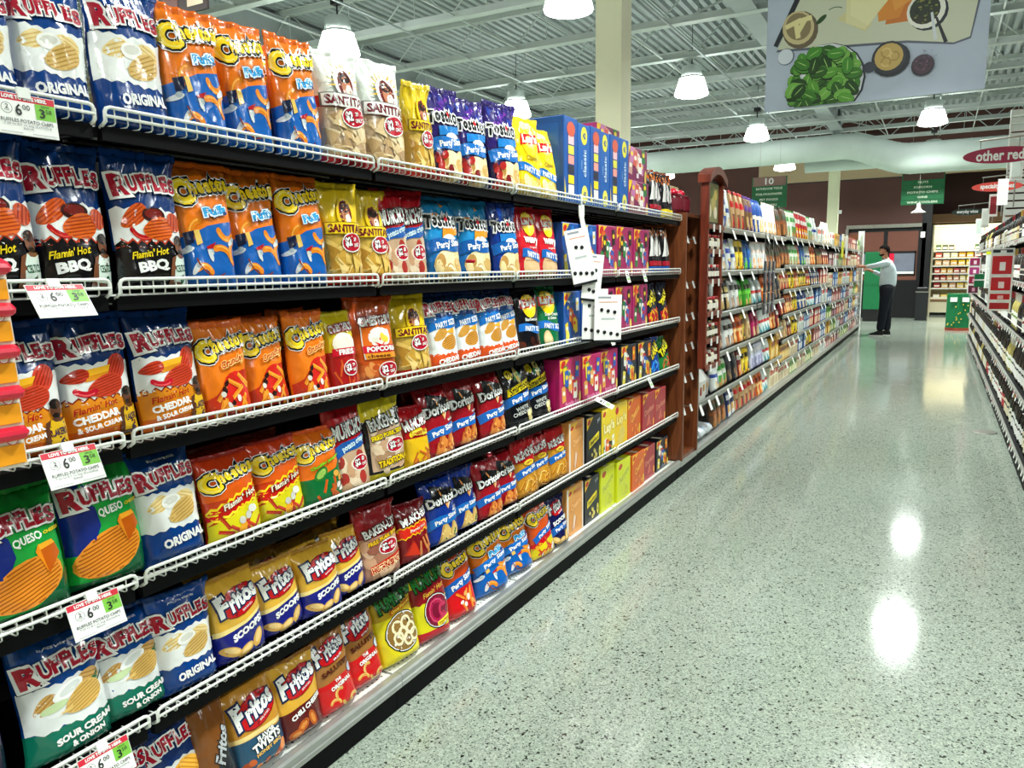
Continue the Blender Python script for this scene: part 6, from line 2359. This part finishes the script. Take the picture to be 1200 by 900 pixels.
# hanging cards, pouches and signs on the wine run
def hang_panel(y, z, w, hs, cols, label, x=WX - .09):
    t = empty('hanging_display', (x, y, z), label, 'display')
    zz = 0
    MB().tube([(.02, 0, .16), (.0, 0, .14), (0, 0, 0)], .006, 5).build('hook', M['white_plastic'], t)
    for q, (h, c) in enumerate(zip(hs, cols)):
        f = MB().box(-w / 2, w / 2, -.012, .012, zz - h, zz - h + .016).box(-w / 2, w / 2, -.012, .012, zz - .012, zz).box(-w / 2, -w / 2 + .014, -.012, .012, zz - h + .016, zz - .012).box(w / 2 - .014, w / 2, -.012, .012, zz - h + .016, zz - .012).build('frame', M['white_plastic'], t)
        MB().col(lin(c[0])).box(-w / 2 + .014, w / 2 - .014, -.016, -.004, zz - h + .016, zz - .012).col(lin(c[1])).box(-w * .1, w * .15, -.0165, -.0158, zz - h * .75, zz - h * .35).build('pouch', M['far_film'], f, False, True)
        zz -= h + .002
    return t


hang_panel(8.3, 1.66, .18, (.055, .19, .145, .08, .085), (('#1c2c34', '#e8ecec'), ('#c81424', '#f0e8e8'), ('#c81424', '#f4dcdc'), ('#c4121f', '#e8b8b8'), ('#a80f1c', '#a80f1c')), 'white framed hanging display of bright red pouches on the wine shelves')
hang_panel(9.6, 1.64, .135, (.16, .14, .07), (('#d8dedc', '#8c9a94'), ('#d4dad6', '#6a7a72'), ('#c4ccc8', '#c4ccc8')), 'hanging display of pale grey cards on the wine shelves')
MB().col(lin('#c8d41c')).box(-.068, .068, -.018, -.0125, -.02, .01).build('card_head', M['paper'], bpy.data.objects['hanging_display.001'], False, True)
t = empty('hanging_display', (.55, 12.6, 1.32), 'small green box display hanging low on the wine shelves', 'display')
MB().box(-.09, .09, -.05, .05, -.12, .06).build('bin', M['green_panel'], t)
MB().box(-.09, .09, -.055, -.05, -.03, -.012).build('white_stripe', M['white_plastic'], t)
MB().tube([(.02, 0, .12), (0, 0, .1), (0, 0, .06)], .006, 5).build('hook', M['white_plastic'], t)
hang_panel(14.2, 1.62, .16, (.14, .14, .14, .14), (('#8c1c4c', '#e8d0dc'), ('#a02c6c', '#f0e0e8'), ('#8c1c3c', '#d8a0b8'), ('#5a1c34', '#c890a4')), 'hanging display of magenta pouches far along the wine shelves')
# perpendicular white shelf flags above the top bottles
for k, (y, z) in enumerate(((8.6, 2.28), (10.2, 2.16), (11.8, 2.12), (13.6, 2.05), (15.6, 2.0))):
    t = empty('shelf_flag', (WX - .02, y, z), 'white framed shelf flag sticking up over the wine, %s from the near end' % ORD[k], 'sign', 'shelf flags over the wine')
    MB().box(-.05, .05, -.006, .006, 0, .28).build('flag_frame', M['white_plastic'], t)
    MB().box(-.035, .035, -.009, -.006, .03, .25).build('flag_print', mat('flag_print_%d' % k, ('#c9d6cf', '#d8dcd4', '#9c2430', '#d8dcd4', '#c9d6cf')[k], .5), t)
    MB().tube([(0, 0, 0), (0, 0, 2.04 - z if z > 2.05 else -.05)], .006, 5).build('stem', M['steel'], t)
# white louvred panel standing over the wine shelves
t = empty('louvre_panel', (.86, 12.6, 2.05), 'white louvred panel standing above the wine shelves', 'panel')
MB().box(-.12, -.10, -.02, .02, 0, 1.5).box(.5, .52, -.02, .02, 0, 1.5).build('frame', M['white_plastic'], t)
for i in range(15):
    MB().box(-.10, .5, -.015, .015, .02 + .1 * i, .095 + .1 * i).build('slat', M['white_plastic'], t)


def oval_sign(x, y, z, w, h, col, words, label):
    t = empty('oval_sign', (x, y, z), label, 'sign')
    pts = [(w / 2 * math.cos(2 * PI * i / 28), h / 2 * math.sin(2 * PI * i / 28)) for i in range(28)]
    MB().prism(pts, 'y', -.006, .006).build('oval_board', mat('oval_' + words.split()[0], col, .35), t)
    A = Art(w, h)
    A.text(words, .5, .5, .66, .66 * h / w, WHITE, bold=.03)
    V, F, FC = cut_art(A, 0, 0)['lettering']
    inst('lettering', make_mesh('lettering', [(a[0] - w / 2, -.0068, a[1] - h / 2) for a in V], F, M['paper'], FC), t)
    MB().tube([(-w * .28, 0, h * .40), (-w * .28, 0, h * .40 + .07)], .003, 5).tube([(w * .2, 0, h * .42), (w * .2, 0, h * .42 + .09)], .003, 5).tube([(-w * .3, 0, h * .40 + .07), (w * .6, 0, h * .42 + .1), (1.035 - x, 0, h * .42 + .11), (1.035 - x, 0, 1.995 - z)], .008, 6).build('hanger', M['steel'], t)
    return t


oval_sign(.41, 7.6, 2.40, .56, .13, '#9c1440', 'other reds', 'dark crimson oval sign reading other reds')
oval_sign(.585, 11.4, 2.46, .54, .115, '#d8483e', 'specialty wines', 'coral oval sign reading specialty wines')
oval_sign(.43, 17.0, 2.48, .52, .125, '#0d2c24', 'everyday wines', 'dark green oval sign reading everyday wines')

# ------------------------------------------------------------------ aisle signs, banner
def aisle_sign(x, y, z1, w, hh, number, lines, label, header='#8a6a60'):
    t = empty('aisle_sign', (x, y, z1), label, 'sign')
    n = len(lines)
    rh = .115
    MB().box(-w / 2, w / 2, -.015, .015, -hh, 0).build('header_board', mat('header_' + label[:6], header, .5), t)
    if number:
        A = Art(w, hh)
        A.text(number, .5, .5, .26, .72 * hh / w, WHITE, bold=.02)
        V, F, FC = cut_art(A, 0, 0)['lettering']
        inst('lettering', make_mesh('lettering', [(a[0] - w / 2, -.0165, a[1] - hh) for a in V], F, M['paper'], FC), t)
    for i, s in enumerate(lines):
        z = -hh - rh * (i + 1)
        b = MB().bbox(-w / 2, w / 2, -.016, .016, z + .002, z + rh - .004, .004).build('name_slat', M['green_panel'], t)
        A = Art(w, rh)
        A.text(s, .5, .5, min(.8, .062 * len(s)), .42 * rh / w, lin('#dfe8d4'), bold=.02)
        V, F, FC = cut_art(A, 0, 0)['lettering']
        inst('lettering', make_mesh('lettering', [(a[0] - w / 2, -.0172, a[1] + z) for a in V], F, M['paper'], FC), b)
    MB().box(w / 2, w / 2 + .02, -.02, .02, -hh - rh * n, 0).box(-w / 2 - .02, -w / 2, -.02, .02, -hh - rh * n, 0).build('side_frame', M['green_panel'], t)
    MB().tube([(-w * .3, 0, 0), (-w * .3, 0, 5.63 - z1)], .003, 4).tube([(w * .3, 0, 0), (w * .3, 0, 5.63 - z1)], .003, 4).build('hanger', M['steel'], t)
    return t


aisle_sign(-3.265, 17.5, 3.42, .68, .19, '10', ['BATHROOM TISSUE', 'FOIL/WAXPAPER', 'PET FOODS', 'CLEANERS'], 'green and brown aisle sign headed with the number ten')
aisle_sign(-.415, 21.0, 3.67, .86, .175, '', ['NUTS', 'POPCORN', 'POTATO CHIPS', 'WINE', 'WINE COOLERS'], 'green aisle sign listing nuts, popcorn, potato chips and wine', '#5a3a34')
t = empty('pendant_horn', (-.465, 20.35, 2.695), 'small white bell shaped pendant hanging under the green aisle sign', 'pendant')
MB().lathe([(.16, 0), (.15, .02), (.07, .07), (.045, .12), (.04, .2), (.015, .22)], 18).build('bell', M['white_plastic'], t, True)
MB().tube([(0, 0, .21), (0, 0, .884)], .004, 4).build('cord', M['steel'], t)

bn = empty('hanging_banner', (-.86, 10.6, 3.49), 'large hanging banner with printed cheese, spinach and spice bowls', 'banner')
BW, BH = 2.42, 1.42
MB().box(-BW / 2, BW / 2, -.006, .006, 0, BH).build('banner_cloth', mat('pale_blue_banner', '#b4bfd0', .55, 0, .3, .05, 2), bn)
A = Art(BW, BH)
A.W, A.H = BW, BH
k = BW / BH
A.poly([(.05, .50), (.66, .43), (.86, .37), (.93, .40), (.99, .99), (.16, .99)], lin('#5a6070'))
A.poly([(.055, .52), (.66, .45), (.86, .385), (.925, .415), (.975, .99), (.17, .99)], lin('#c8ccb4'))
A.poly([(.035, .56), (.055, .54), (.17, .95), (.15, .99)], lin('#23262e'))
A.ell(.165, .66, .085, .095, lin('#6a5c48'), rot=30)
A.ell(.155, .68, .075, .085, lin('#c9b98c'), rot=30)
A.ell(.155, .69, .06, .07, lin('#8a7a5a'), rot=30)
for u, v, a in ((.13, .72, 20), (.17, .69, 60), (.15, .66, 100), (.18, .74, 10)):
    c, d = math.cos(math.radians(a)), math.sin(math.radians(a))
    A.poly([(u + x * c - y * d, v + (x * d + y * c) * k) for x, y in ((-.04, -.012), (.04, -.012), (.04, .012), (-.04, .012))], lin('#e2d79c'))
A.ell(.265, .72, .03, .012, lin('#2c4a24'), rot=40)
A.curl(.33, .70, .06, 60, 120, .004, lin('#3c5a34'))
A.poly([(.29, .99), (.33, .93), (.44, .99)], lin('#3a2a1c'))
for q, (pts, c) in enumerate((([(.56, .60), (.66, .60), (.69, .85), (.60, .95)], '#c8742c'), ([(.53, .63), (.62, .64), (.70, .99), (.50, .99)], '#d88a34'), ([(.60, .70), (.71, .80), (.72, .99), (.55, .99)], '#e09a44'), ([(.34, .70), (.47, .57), (.5, .62), (.42, .8)], '#d2cb94'), ([(.38, .99), (.38, .66), (.47, .585), (.60, .86), (.57, .99)], '#ddd8a4'), ([(.40, .99), (.40, .72), (.485, .615), (.605, .88), (.58, .99)], '#e4dfae'))):
    A.poly(pts, lin(c))
A.ell(.865, .90, .085, .085, lin('#221c2a'))
for q in range(6):
    A.ell(.84, .93, .082 - .012 * q, .082 - .012 * q, lin('#7a3a7c' if q % 2 == 0 else '#d9c4dc'))
A.ell(.745, .65, .085, .085, lin('#1c2430'))
A.ell(.735, .665, .083, .083, lin('#e6e6da'))
A.ell(.73, .67, .066, .066, lin('#2a3222'))
rb = random.Random(4)
for q in range(40):
    a, r = rb.uniform(0, 6.28), .06 * rb.random() ** .5
    A.ell(.73 + r * math.cos(a), .67 + r * math.sin(a) * k, .006, .004, lin(('#5c6a2c', '#8c8a44', '#1c2418')[q % 3]), n=6)
A.poly([(.775, .60), (.785, .60), (.835, .40), (.82, .39)], lin('#14161e'))
A.poly([(.755, .64), (.765, .645), (.79, .43), (.775, .425)], lin('#cfd4d8'))
A.ell(.10, .45, .042, .042, lin('#5a6478'))
A.ell(.097, .452, .038, .038, lin('#d3dbe4'))
A.ell(.30, .20, .185, .185, lin('#2a2e38'))
A.ell(.295, .205, .18, .18, lin('#dfe6ea'))
greens = ['#3c7a24', '#5a9a34', '#2c5c1c', '#74b04a', '#448a2c', '#1c4414']
for q in range(120):
    a, r = rb.uniform(0, 6.28), .155 * rb.random() ** .5
    u, v = .285 + r * math.cos(a), .20 + r * math.sin(a) * k
    ro = rb.uniform(0, 180)
    A.ell(u, v - .006, .044, .028, lin('#142c10'), rot=ro, n=10)
    A.ell(u, v, .042, .027, lin(greens[q % 6]), rot=ro, n=10)
    A.ell(u, v + .002, .03, .002, lin('#a4cc74'), rot=ro, n=6)
A.ell(.595, .31, .085, .08, lin('#1a1c26'))
A.ell(.585, .33, .077, .077, lin('#2c2e38'))
A.ell(.585, .335, .064, .064, lin('#c2a45c'))
for q in range(9):
    A.curl(.585 + .025 * math.cos(q * 2.1), .335 + .025 * math.sin(q * 2.1) * k, .02, q * 40, q * 40 + 140, .007, lin(('#a88a44', '#d8bc78')[q % 2]))
A.ell(.50, .27, .03, .026, lin('#3a3e48'))
A.ell(.735, .235, .05, .05, lin('#17141c'))
A.ell(.735, .24, .045, .045, lin('#463040'))
for q in range(26):
    A.ell(.735 + rb.uniform(-.03, .03), .24 + rb.uniform(-.04, .04), .006, .004, lin(('#6a4a58', '#2a1c28')[q % 2]), n=6)
for q in range(10):
    A.ell(.76 + rb.uniform(-.03, .03), .32 + rb.uniform(-.03, .03), .003, .002, lin('#6a6e80'), n=5)
V, F, FC = cut_art(A, 0, 0)['artwork']
inst('printed_picture', make_mesh('printed_picture', [(a[0] - BW / 2, -.0066 - .00005 * a[2], a[1]) for a in V], F, M['paper'], FC), bn)
MB().tube([(-BW / 2, 0, BH), (BW / 2, 0, BH)], .015, 8).build('top_rod', M['steel'], bn)
pp = empty('hanging_poster', (-4.99, 4.0, 3.37), 'dark framed hanging poster seen over the first orange bags', 'poster')
MB().box(-.4, .4, -.01, .01, 0, .9).build('poster_board', mat('dark_poster', '#2a2222', .5), pp)
MB().col(lin('#8c7a62')).box(-.36, -.1, -.012, -.01, .04, .86).col(lin('#5c3a34')).box(-.05, .1, -.012, -.01, .04, .5).col(lin('#a89a84')).box(.2, .36, -.012, -.01, .04, .6).build('poster_print', M['paper'], pp, False, True)
MB().tube([(-.3, 0, .9), (-.3, 0, 1.65)], .004, 4).tube([(.3, 0, .9), (.3, 0, 1.65)], .004, 4).build('hanger', M['steel'], pp)

# ------------------------------------------------------------------ dairy case, green bin, trash bin, green cabinet
dc = empty('dairy_case', (-.14, 26.5, 0), 'bright open dairy case with stocked shelves at the end of the aisle', 'case')
MB().box(0, 3.2, .70, .74, .3, 2.66).build('back_panel', M['cream_panel'], dc)
MB().box(0, 3.2, -.05, .74, .08, .5).build('base', M['cream_panel'], dc)
MB().box(.02, 3.2, -.0, .7, 0, .08).build('kick_plate', M['black'], dc)
MB().box(0, 3.2, .1, .74, 2.62, 2.68).build('canopy', M['cream_panel'], dc)
MB().box(-.05, 0, -.1, .74, 0, 2.68).build('end_panel', M['cream_panel'], dc)
MB().box(0, 3.2, -.06, -.045, .40, .47).build('bumper', M['tan_trim'], dc)
ls = bpy.data.lights.new('case_light', 'AREA')
ls.shape = 'RECTANGLE'
ls.size, ls.size_y = 3.0, .1
ls.energy = CASE_POWER
ls.color = (1, .96, .82)
lo = bpy.data.objects.new('case_light', ls)
link(lo, dc)
lo.location = (1.5, .0, 2.58)
lo.rotation_euler = (.75, 0, 0)
CZ = [.52, .80, 1.02, 1.24, 1.47, 1.70, 1.92]
dairy = [['#e8e4d8', '#f0d44a', '#e8c83a', '#f0d44a', '#e8a4a0'], ['#a82c30', '#d8a860', '#d8a47a', '#e8c04a', '#e4c878'], ['#8c2434', '#b83a2c', '#d8985c', '#d08a6a', '#e8d89a', '#f0d45a'],
         ['#c83a40', '#e0a43c', '#e0a83c', '#c8484c', '#a8603c', '#f0cc3a'], ['#e4b884', '#e8c49a', '#e8b43a', '#f0c83a', '#f0cc2c'], ['#d8604a', '#f0e8c8', '#f0e4b4', '#e8a43a', '#f0b42c'], ['#4c6a44', '#5a644c', '#6a6458', '#e8e4d8', '#ece8d8', '#e8ecdc']]
dn = {}
for k, z in enumerate(CZ):
    s = MB().box(0, 3.2, .12 + .04 * k, .7, z - .025, z).build('shelf_panel', M['cream_panel'], dc)
    MB().box(0, 3.2, .105 + .04 * k, .12 + .04 * k, z - .035, z + .012).build('price_rail', M['white_plastic'], s)
    n = len(dairy[k])
    for q, c in enumerate(dairy[k] * 2):
        w = 1.02 / n
        if c not in dn:
            dn[c] = MB().col(lin(c)).bbox(-.5, .5, 0, .16, 0, 1, .02).mesh('dairy_tub', M['card'], False, True)
            dn[c + 'l'] = MB().col(lin('#f4f0e4')).box(-.4, .4, -.004, 0, .25, .6).mesh('tub_label', M['card'], False, True)
        o = inst('dairy_tub', dn[c], None, (-.14 + .05 + w * (q + .5), 26.5 + .16 + .04 * k, z + .002), None, (w * .86, 1, (.09, .15, .15, .15, .16, .15, .17)[k]))
        inst('tub_label', dn[c + 'l'], o)
        cn = 'yellow' if int(c[1:3], 16) > 0xd0 and int(c[5:7], 16) < 0x80 else ('red' if int(c[3:5], 16) < 0x60 else ('pale' if int(c[5:7], 16) > 0x90 else 'tan'))
        tag(o, '%s dairy pack on the %s shelf up of the bright case' % (cn, ORD[k]), 'dairy pack', '%s dairy packs on shelf %s' % (cn, ORD[k]))

gb = empty('display_bin', (.47, 20.6, 0), 'tall green display bin with gold dots on a red foot', 'bin')
hexa = [(.27 * math.cos(PI / 6 + PI / 3 * i), .24 * math.sin(PI / 6 + PI / 3 * i)) for i in range(6)]
MB().prism(hexa, 'z', .05, .84).build('bin_body', M['green_panel'], gb)
MB().prism([(a * 1.04, b * 1.04) for a, b in hexa], 'z', 0.001, .06).build('foot', mat('red_brown_foot', '#9c3a24', .5), gb)
dots = MB().col(lin('#c8b04a'))
gd = random.Random(2)
for q in range(16):
    x, z = gd.uniform(-.21, .21), gd.uniform(.12, .6)
    dots.box(x - .012, x + .012, -.246, -.205, z - .014, z + .014)
dots.build('gold_dots', M['card'], gb, False, True)
for x in (-.10, .14):
    MB().box(x - .07, x + .07, -.249, -.2, .66, .76).build('notice', M['white_plastic'], gb)
tb = empty('trash_bin', (-.33, 23.9, 0), 'black trash bin standing beside the double door', 'bin')
MB().prism([(-.14, -.16), (.14, -.16), (.14, .16), (-.14, .16)], 'z', 0.002, .78).build('bin_body', M['dark_plastic'], tb)
MB().box(-.155, .155, -.175, .175, .76, .79).build('steel_band', M['steel'], tb)
MB().bbox(-.15, .15, -.17, .17, .79, .9, .02).build('lid', M['black'], tb)
gc_ = empty('green_cabinet', (-1.53, 23.2, 0), 'narrow green cabinet half hidden behind the standing man', 'cabinet')
MB().bbox(-.2, .2, -.2, .2, .33, 1.86, .01).build('cabinet_body', M['green_panel'], gc_)
MB().box(-.19, .19, -.19, .19, 0.001, .33).build('plinth', M['black'], gc_)
MB().box(-.19, .19, -.206, -.2, 1.0, 1.8).build('cabinet_door', M['green_panel'], gc_)
dr = MB().lathe([(.12, .0005), (.12, .003), (.1, .004), (.01, .004)], 24).build('floor_drain', M['steel'], None, True, False, (.46, 8.1, 0))
dr.scale = (.9, .9, 1)
tag(dr, 'round metal floor drain cover in front of the wine shelves', 'drain cover')
# ------------------------------------------------------------------ the man reaching to the shelf
def skin(name, V, Ed, R, m, parent, sub=2, root=0):
    me = bpy.data.meshes.new(name)
    me.from_pydata([tuple(v) for v in V], Ed, [])
    o = bpy.data.objects.new(name, me)
    C.objects.link(o)
    sk = o.modifiers.new('s', 'SKIN')
    sk.use_smooth_shade = True
    for i, r in enumerate(R):
        me.skin_vertices[0].data[i].radius = (r, r) if not isinstance(r, tuple) else r
        me.skin_vertices[0].data[i].use_root = (i == root)
    ss = o.modifiers.new('d', 'SUBSURF')
    ss.levels = ss.render_levels = sub
    dg = bpy.context.evaluated_depsgraph_get()
    ev = o.evaluated_get(dg)
    out = bpy.data.meshes.new_from_object(ev)
    out.materials.clear()
    out.materials.append(m)
    out.polygons.foreach_set('use_smooth', [True] * len(out.polygons))
    bpy.data.objects.remove(o)
    out.name = name
    return inst(name, out, parent)


M['skin'] = mat('warm_skin', '#b07a5c', .5, 0, .4, .06, 20)
M['hair'] = mat('dark_hair', '#0c0908', .85, 0, .08, .3, 40)
M['shirt'] = mat('pale_blue_shirt', '#bccbd0', .7, 0, .2, .05, 14, .3)
M['trousers'] = mat('dark_navy_trousers', '#10141e', .7, 0, .2, .12, 14, .2)
man = empty('person', (-1.0, 18.5, 0), 'man in pale shirt and dark trousers reaching towards the far shelf', 'person')
# local axes: he faces -x; +y is away from the camera
sh_n, sh_f = (.055, -.20, 1.565), (.075, .20, 1.565)
el_n, wr_n = (-.17, -.20, 1.50), (-.40, -.13, 1.485)
el_f, wr_f = (-.06, .23, 1.30), (-.27, .14, 1.40)
V = [(.07, 0, 1.02), (.075, 0, 1.18), (.075, 0, 1.36), (.065, 0, 1.53), (.035, 0, 1.63), (.005, 0, 1.70), (-.03, 0, 1.77), (-.035, 0, 1.84), (-.03, 0, 1.885),
     (.06, -.12, 1.575), sh_n, el_n, wr_n, (.07, .12, 1.575), sh_f, el_f, wr_f,
     (.07, -.095, .97), (.03, -.105, .55), (-.02, -.10, .12), (.075, .095, .97), (.09, .105, .55), (.11, .105, .12),
     (-.06, -.11, .05), (.07, .11, .05)]
Ed = [(0, 1), (1, 2), (2, 3), (3, 4), (4, 5), (5, 6), (6, 7), (7, 8), (3, 9), (9, 10), (10, 11), (11, 12), (3, 13), (13, 14), (14, 15), (15, 16), (0, 17), (17, 18), (18, 19), (0, 20), (20, 21), (21, 22), (19, 23), (22, 24)]
R = [.07, .08, .08, .08, .052, .056, .082, .09, .06, .05, .045, .04, .03, .05, .045, .04, .03, .06, .055, .04, .06, .055, .04, .04, .04]
# hands: palm and five fingers grown from each wrist
for wi, d, up in ((12, Vector((-.95, .05, .05)), Vector((0, .35, .93))), (16, Vector((-.9, -.2, .25)), Vector((0, .3, .95)))):
    w = Vector(V[wi])
    d = d.normalized()
    up = (up - d * up.dot(d)).normalized()
    pl = len(V)
    V.append(tuple(w + d * .045)); R.append(.024); Ed.append((wi, pl))
    V.append(tuple(w + d * .085)); R.append(.022); Ed.append((pl, pl + 1))
    for f, (off, l) in enumerate(((.028, .065), (.010, .078), (-.009, .072), (-.027, .055))):
        b = len(V)
        cur = d.cross(up) * (.35 if wi == 16 else .25)
        V.append(tuple(w + d * .098 + up * off)); R.append(.010)
        V.append(tuple(w + d * (.098 + l * .55) + up * off * 1.1 + cur * l * .2)); R.append(.0088)
        V.append(tuple(w + d * (.098 + l * .9) + up * off * 1.1 + cur * l * .75)); R.append(.0075)
        Ed += [(pl + 1, b), (b, b + 1), (b + 1, b + 2)]
    b = len(V)
    V.append(tuple(w + d * .055 + up * .034)); R.append(.0115)
    V.append(tuple(w + d * .085 + up * .052 + d.cross(up) * .012)); R.append(.0095)
    Ed += [(pl, b), (b, b + 1)]
skin('body', V, Ed, R, M['skin'], man, 2)
# face: nose, ears, eyes
fc = MB().lathe([(.011, 0), (.014, .012), (.008, .03), (.003, .04)], 8)
fc.build('nose', M['skin'], man, True, loc=(-.118, 0, 1.79), rot=(0, -.25, 0))
for s in (-1, 1):
    MB().lathe([(.006, -.004), (.02, 0), (.022, .006), (.012, .012)], 10).build('ear', M['skin'], man, True, loc=(-.015, s * .082, 1.80), rot=(-s * PI / 2, 0, 0))
    MB().lathe([(.004, -.004), (.010, 0), (.004, .005)], 8).build('eye', M['black'], man, True, loc=(-.108, s * .034, 1.825), rot=(0, -PI / 2, 0))
    MB().box(-.118, -.098, s * .034 - .018, s * .034 + .018, 1.842, 1.850).build('eyebrow', M['hair'], man)
MB().box(-.116, -.10, -.022, .022, 1.748, 1.756).build('mouth', mat('lip', '#8a4a40', .5), man)


def shell(name, c, rad, keep, m, wob=.004):
    """part of an ellipsoid kept by a test, with thickness"""
    bm = bmesh.new()
    bmesh.ops.create_uvsphere(bm, u_segments=28, v_segments=18, radius=1)
    for v in bm.verts:
        n = v.co.copy()
        v.co = Vector((n.x * rad[0], n.y * rad[1], n.z * rad[2])) * (1 + wob * 6 * math.sin(n.x * 9 + n.z * 7) * math.sin(n.y * 8)) + Vector(c)
    bmesh.ops.delete(bm, geom=[f for f in bm.faces if not keep(f.calc_center_median())], context='FACES')
    bmesh.ops.solidify(bm, geom=bm.faces[:], thickness=.012)
    me = bpy.data.meshes.new(name)
    bm.to_mesh(me)
    bm.free()
    me.materials.append(m)
    me.polygons.foreach_set('use_smooth', [True] * len(me.polygons))
    return inst(name, me, man)


shell('hair', (-.022, 0, 1.835), (.112, .098, .112), lambda p: p.z > 1.875 or (p.x > .02 and p.z > 1.79) or (p.x > -.03 and p.z > 1.85), M['hair'])
shell('beard', (-.04, 0, 1.758), (.086, .076, .062), lambda p: p.z < 1.742 and p.x < .01, M['hair'], .006)
# shirt with both sleeves
Vs = [(.07, 0, 1.02), (.08, 0, 1.14), (.085, 0, 1.36), (.068, 0, 1.53), (.045, 0, 1.61), (.06, -.12, 1.57), sh_n, el_n, (-.37, -.14, 1.486), (.07, .12, 1.57), sh_f, el_f, (-.24, .15, 1.39)]
skin('shirt', Vs, [(0, 1), (1, 2), (2, 3), (3, 4), (3, 5), (5, 6), (6, 7), (7, 8), (3, 9), (9, 10), (10, 11), (11, 12)], [(.165, .19), (.155, .18), (.155, .19), (.13, .145), .075, .085, .075, .062, .044, .085, .075, .062, .044], M['shirt'], man, 2)
MB().tube([(.015 + .062 * math.cos(t), .062 * math.sin(t), 1.635 + .02 * math.cos(t)) for t in [2 * PI * i / 14 for i in range(14)]], .012, 6, True).build('collar', M['shirt'], man, True)
skin('trousers', [(.07, 0, 1.15), (.075, 0, 1.0), (.07, -.098, .93), (.03, -.105, .55), (-.02, -.10, .09), (.075, .098, .93), (.09, .105, .55), (.11, .105, .09)],
     [(0, 1), (1, 2), (2, 3), (3, 4), (1, 5), (5, 6), (6, 7)], [(.155, .18), (.165, .19), .14, .10, .085, .14, .10, .085], M['trousers'], man, 2)
MB().tube([(.07 + .146 * math.cos(t), .172 * math.sin(t), 1.05) for t in [2 * PI * i / 20 for i in range(20)]], .02, 6, True).build('belt', M['black'], man, True)
MB().bbox(-.022, .022, -.03, .03, -.03, .03, .006).build('yellow_pouch', mat('yellow_pouch', '#e0b41c', .4), man, loc=(.15, -.13, 1.01))
for s, x in ((-1, -.065), (1, .065)):
    shoe = MB().prism([(x - .16, .002), (x + .11, .002), (x + .12, .03), (x + .10, .11), (x + .02, .12), (x - .06, .075), (x - .15, .05), (x - .175, .025)], 'y', s * .105 - .045, s * .105 + .045).build('shoe', M['black'], man)
    MB().box(x - .17, x + .115, s * .105 - .048, s * .105 + .048, 0.001, .016).build('sole', M['white_plastic'], shoe)
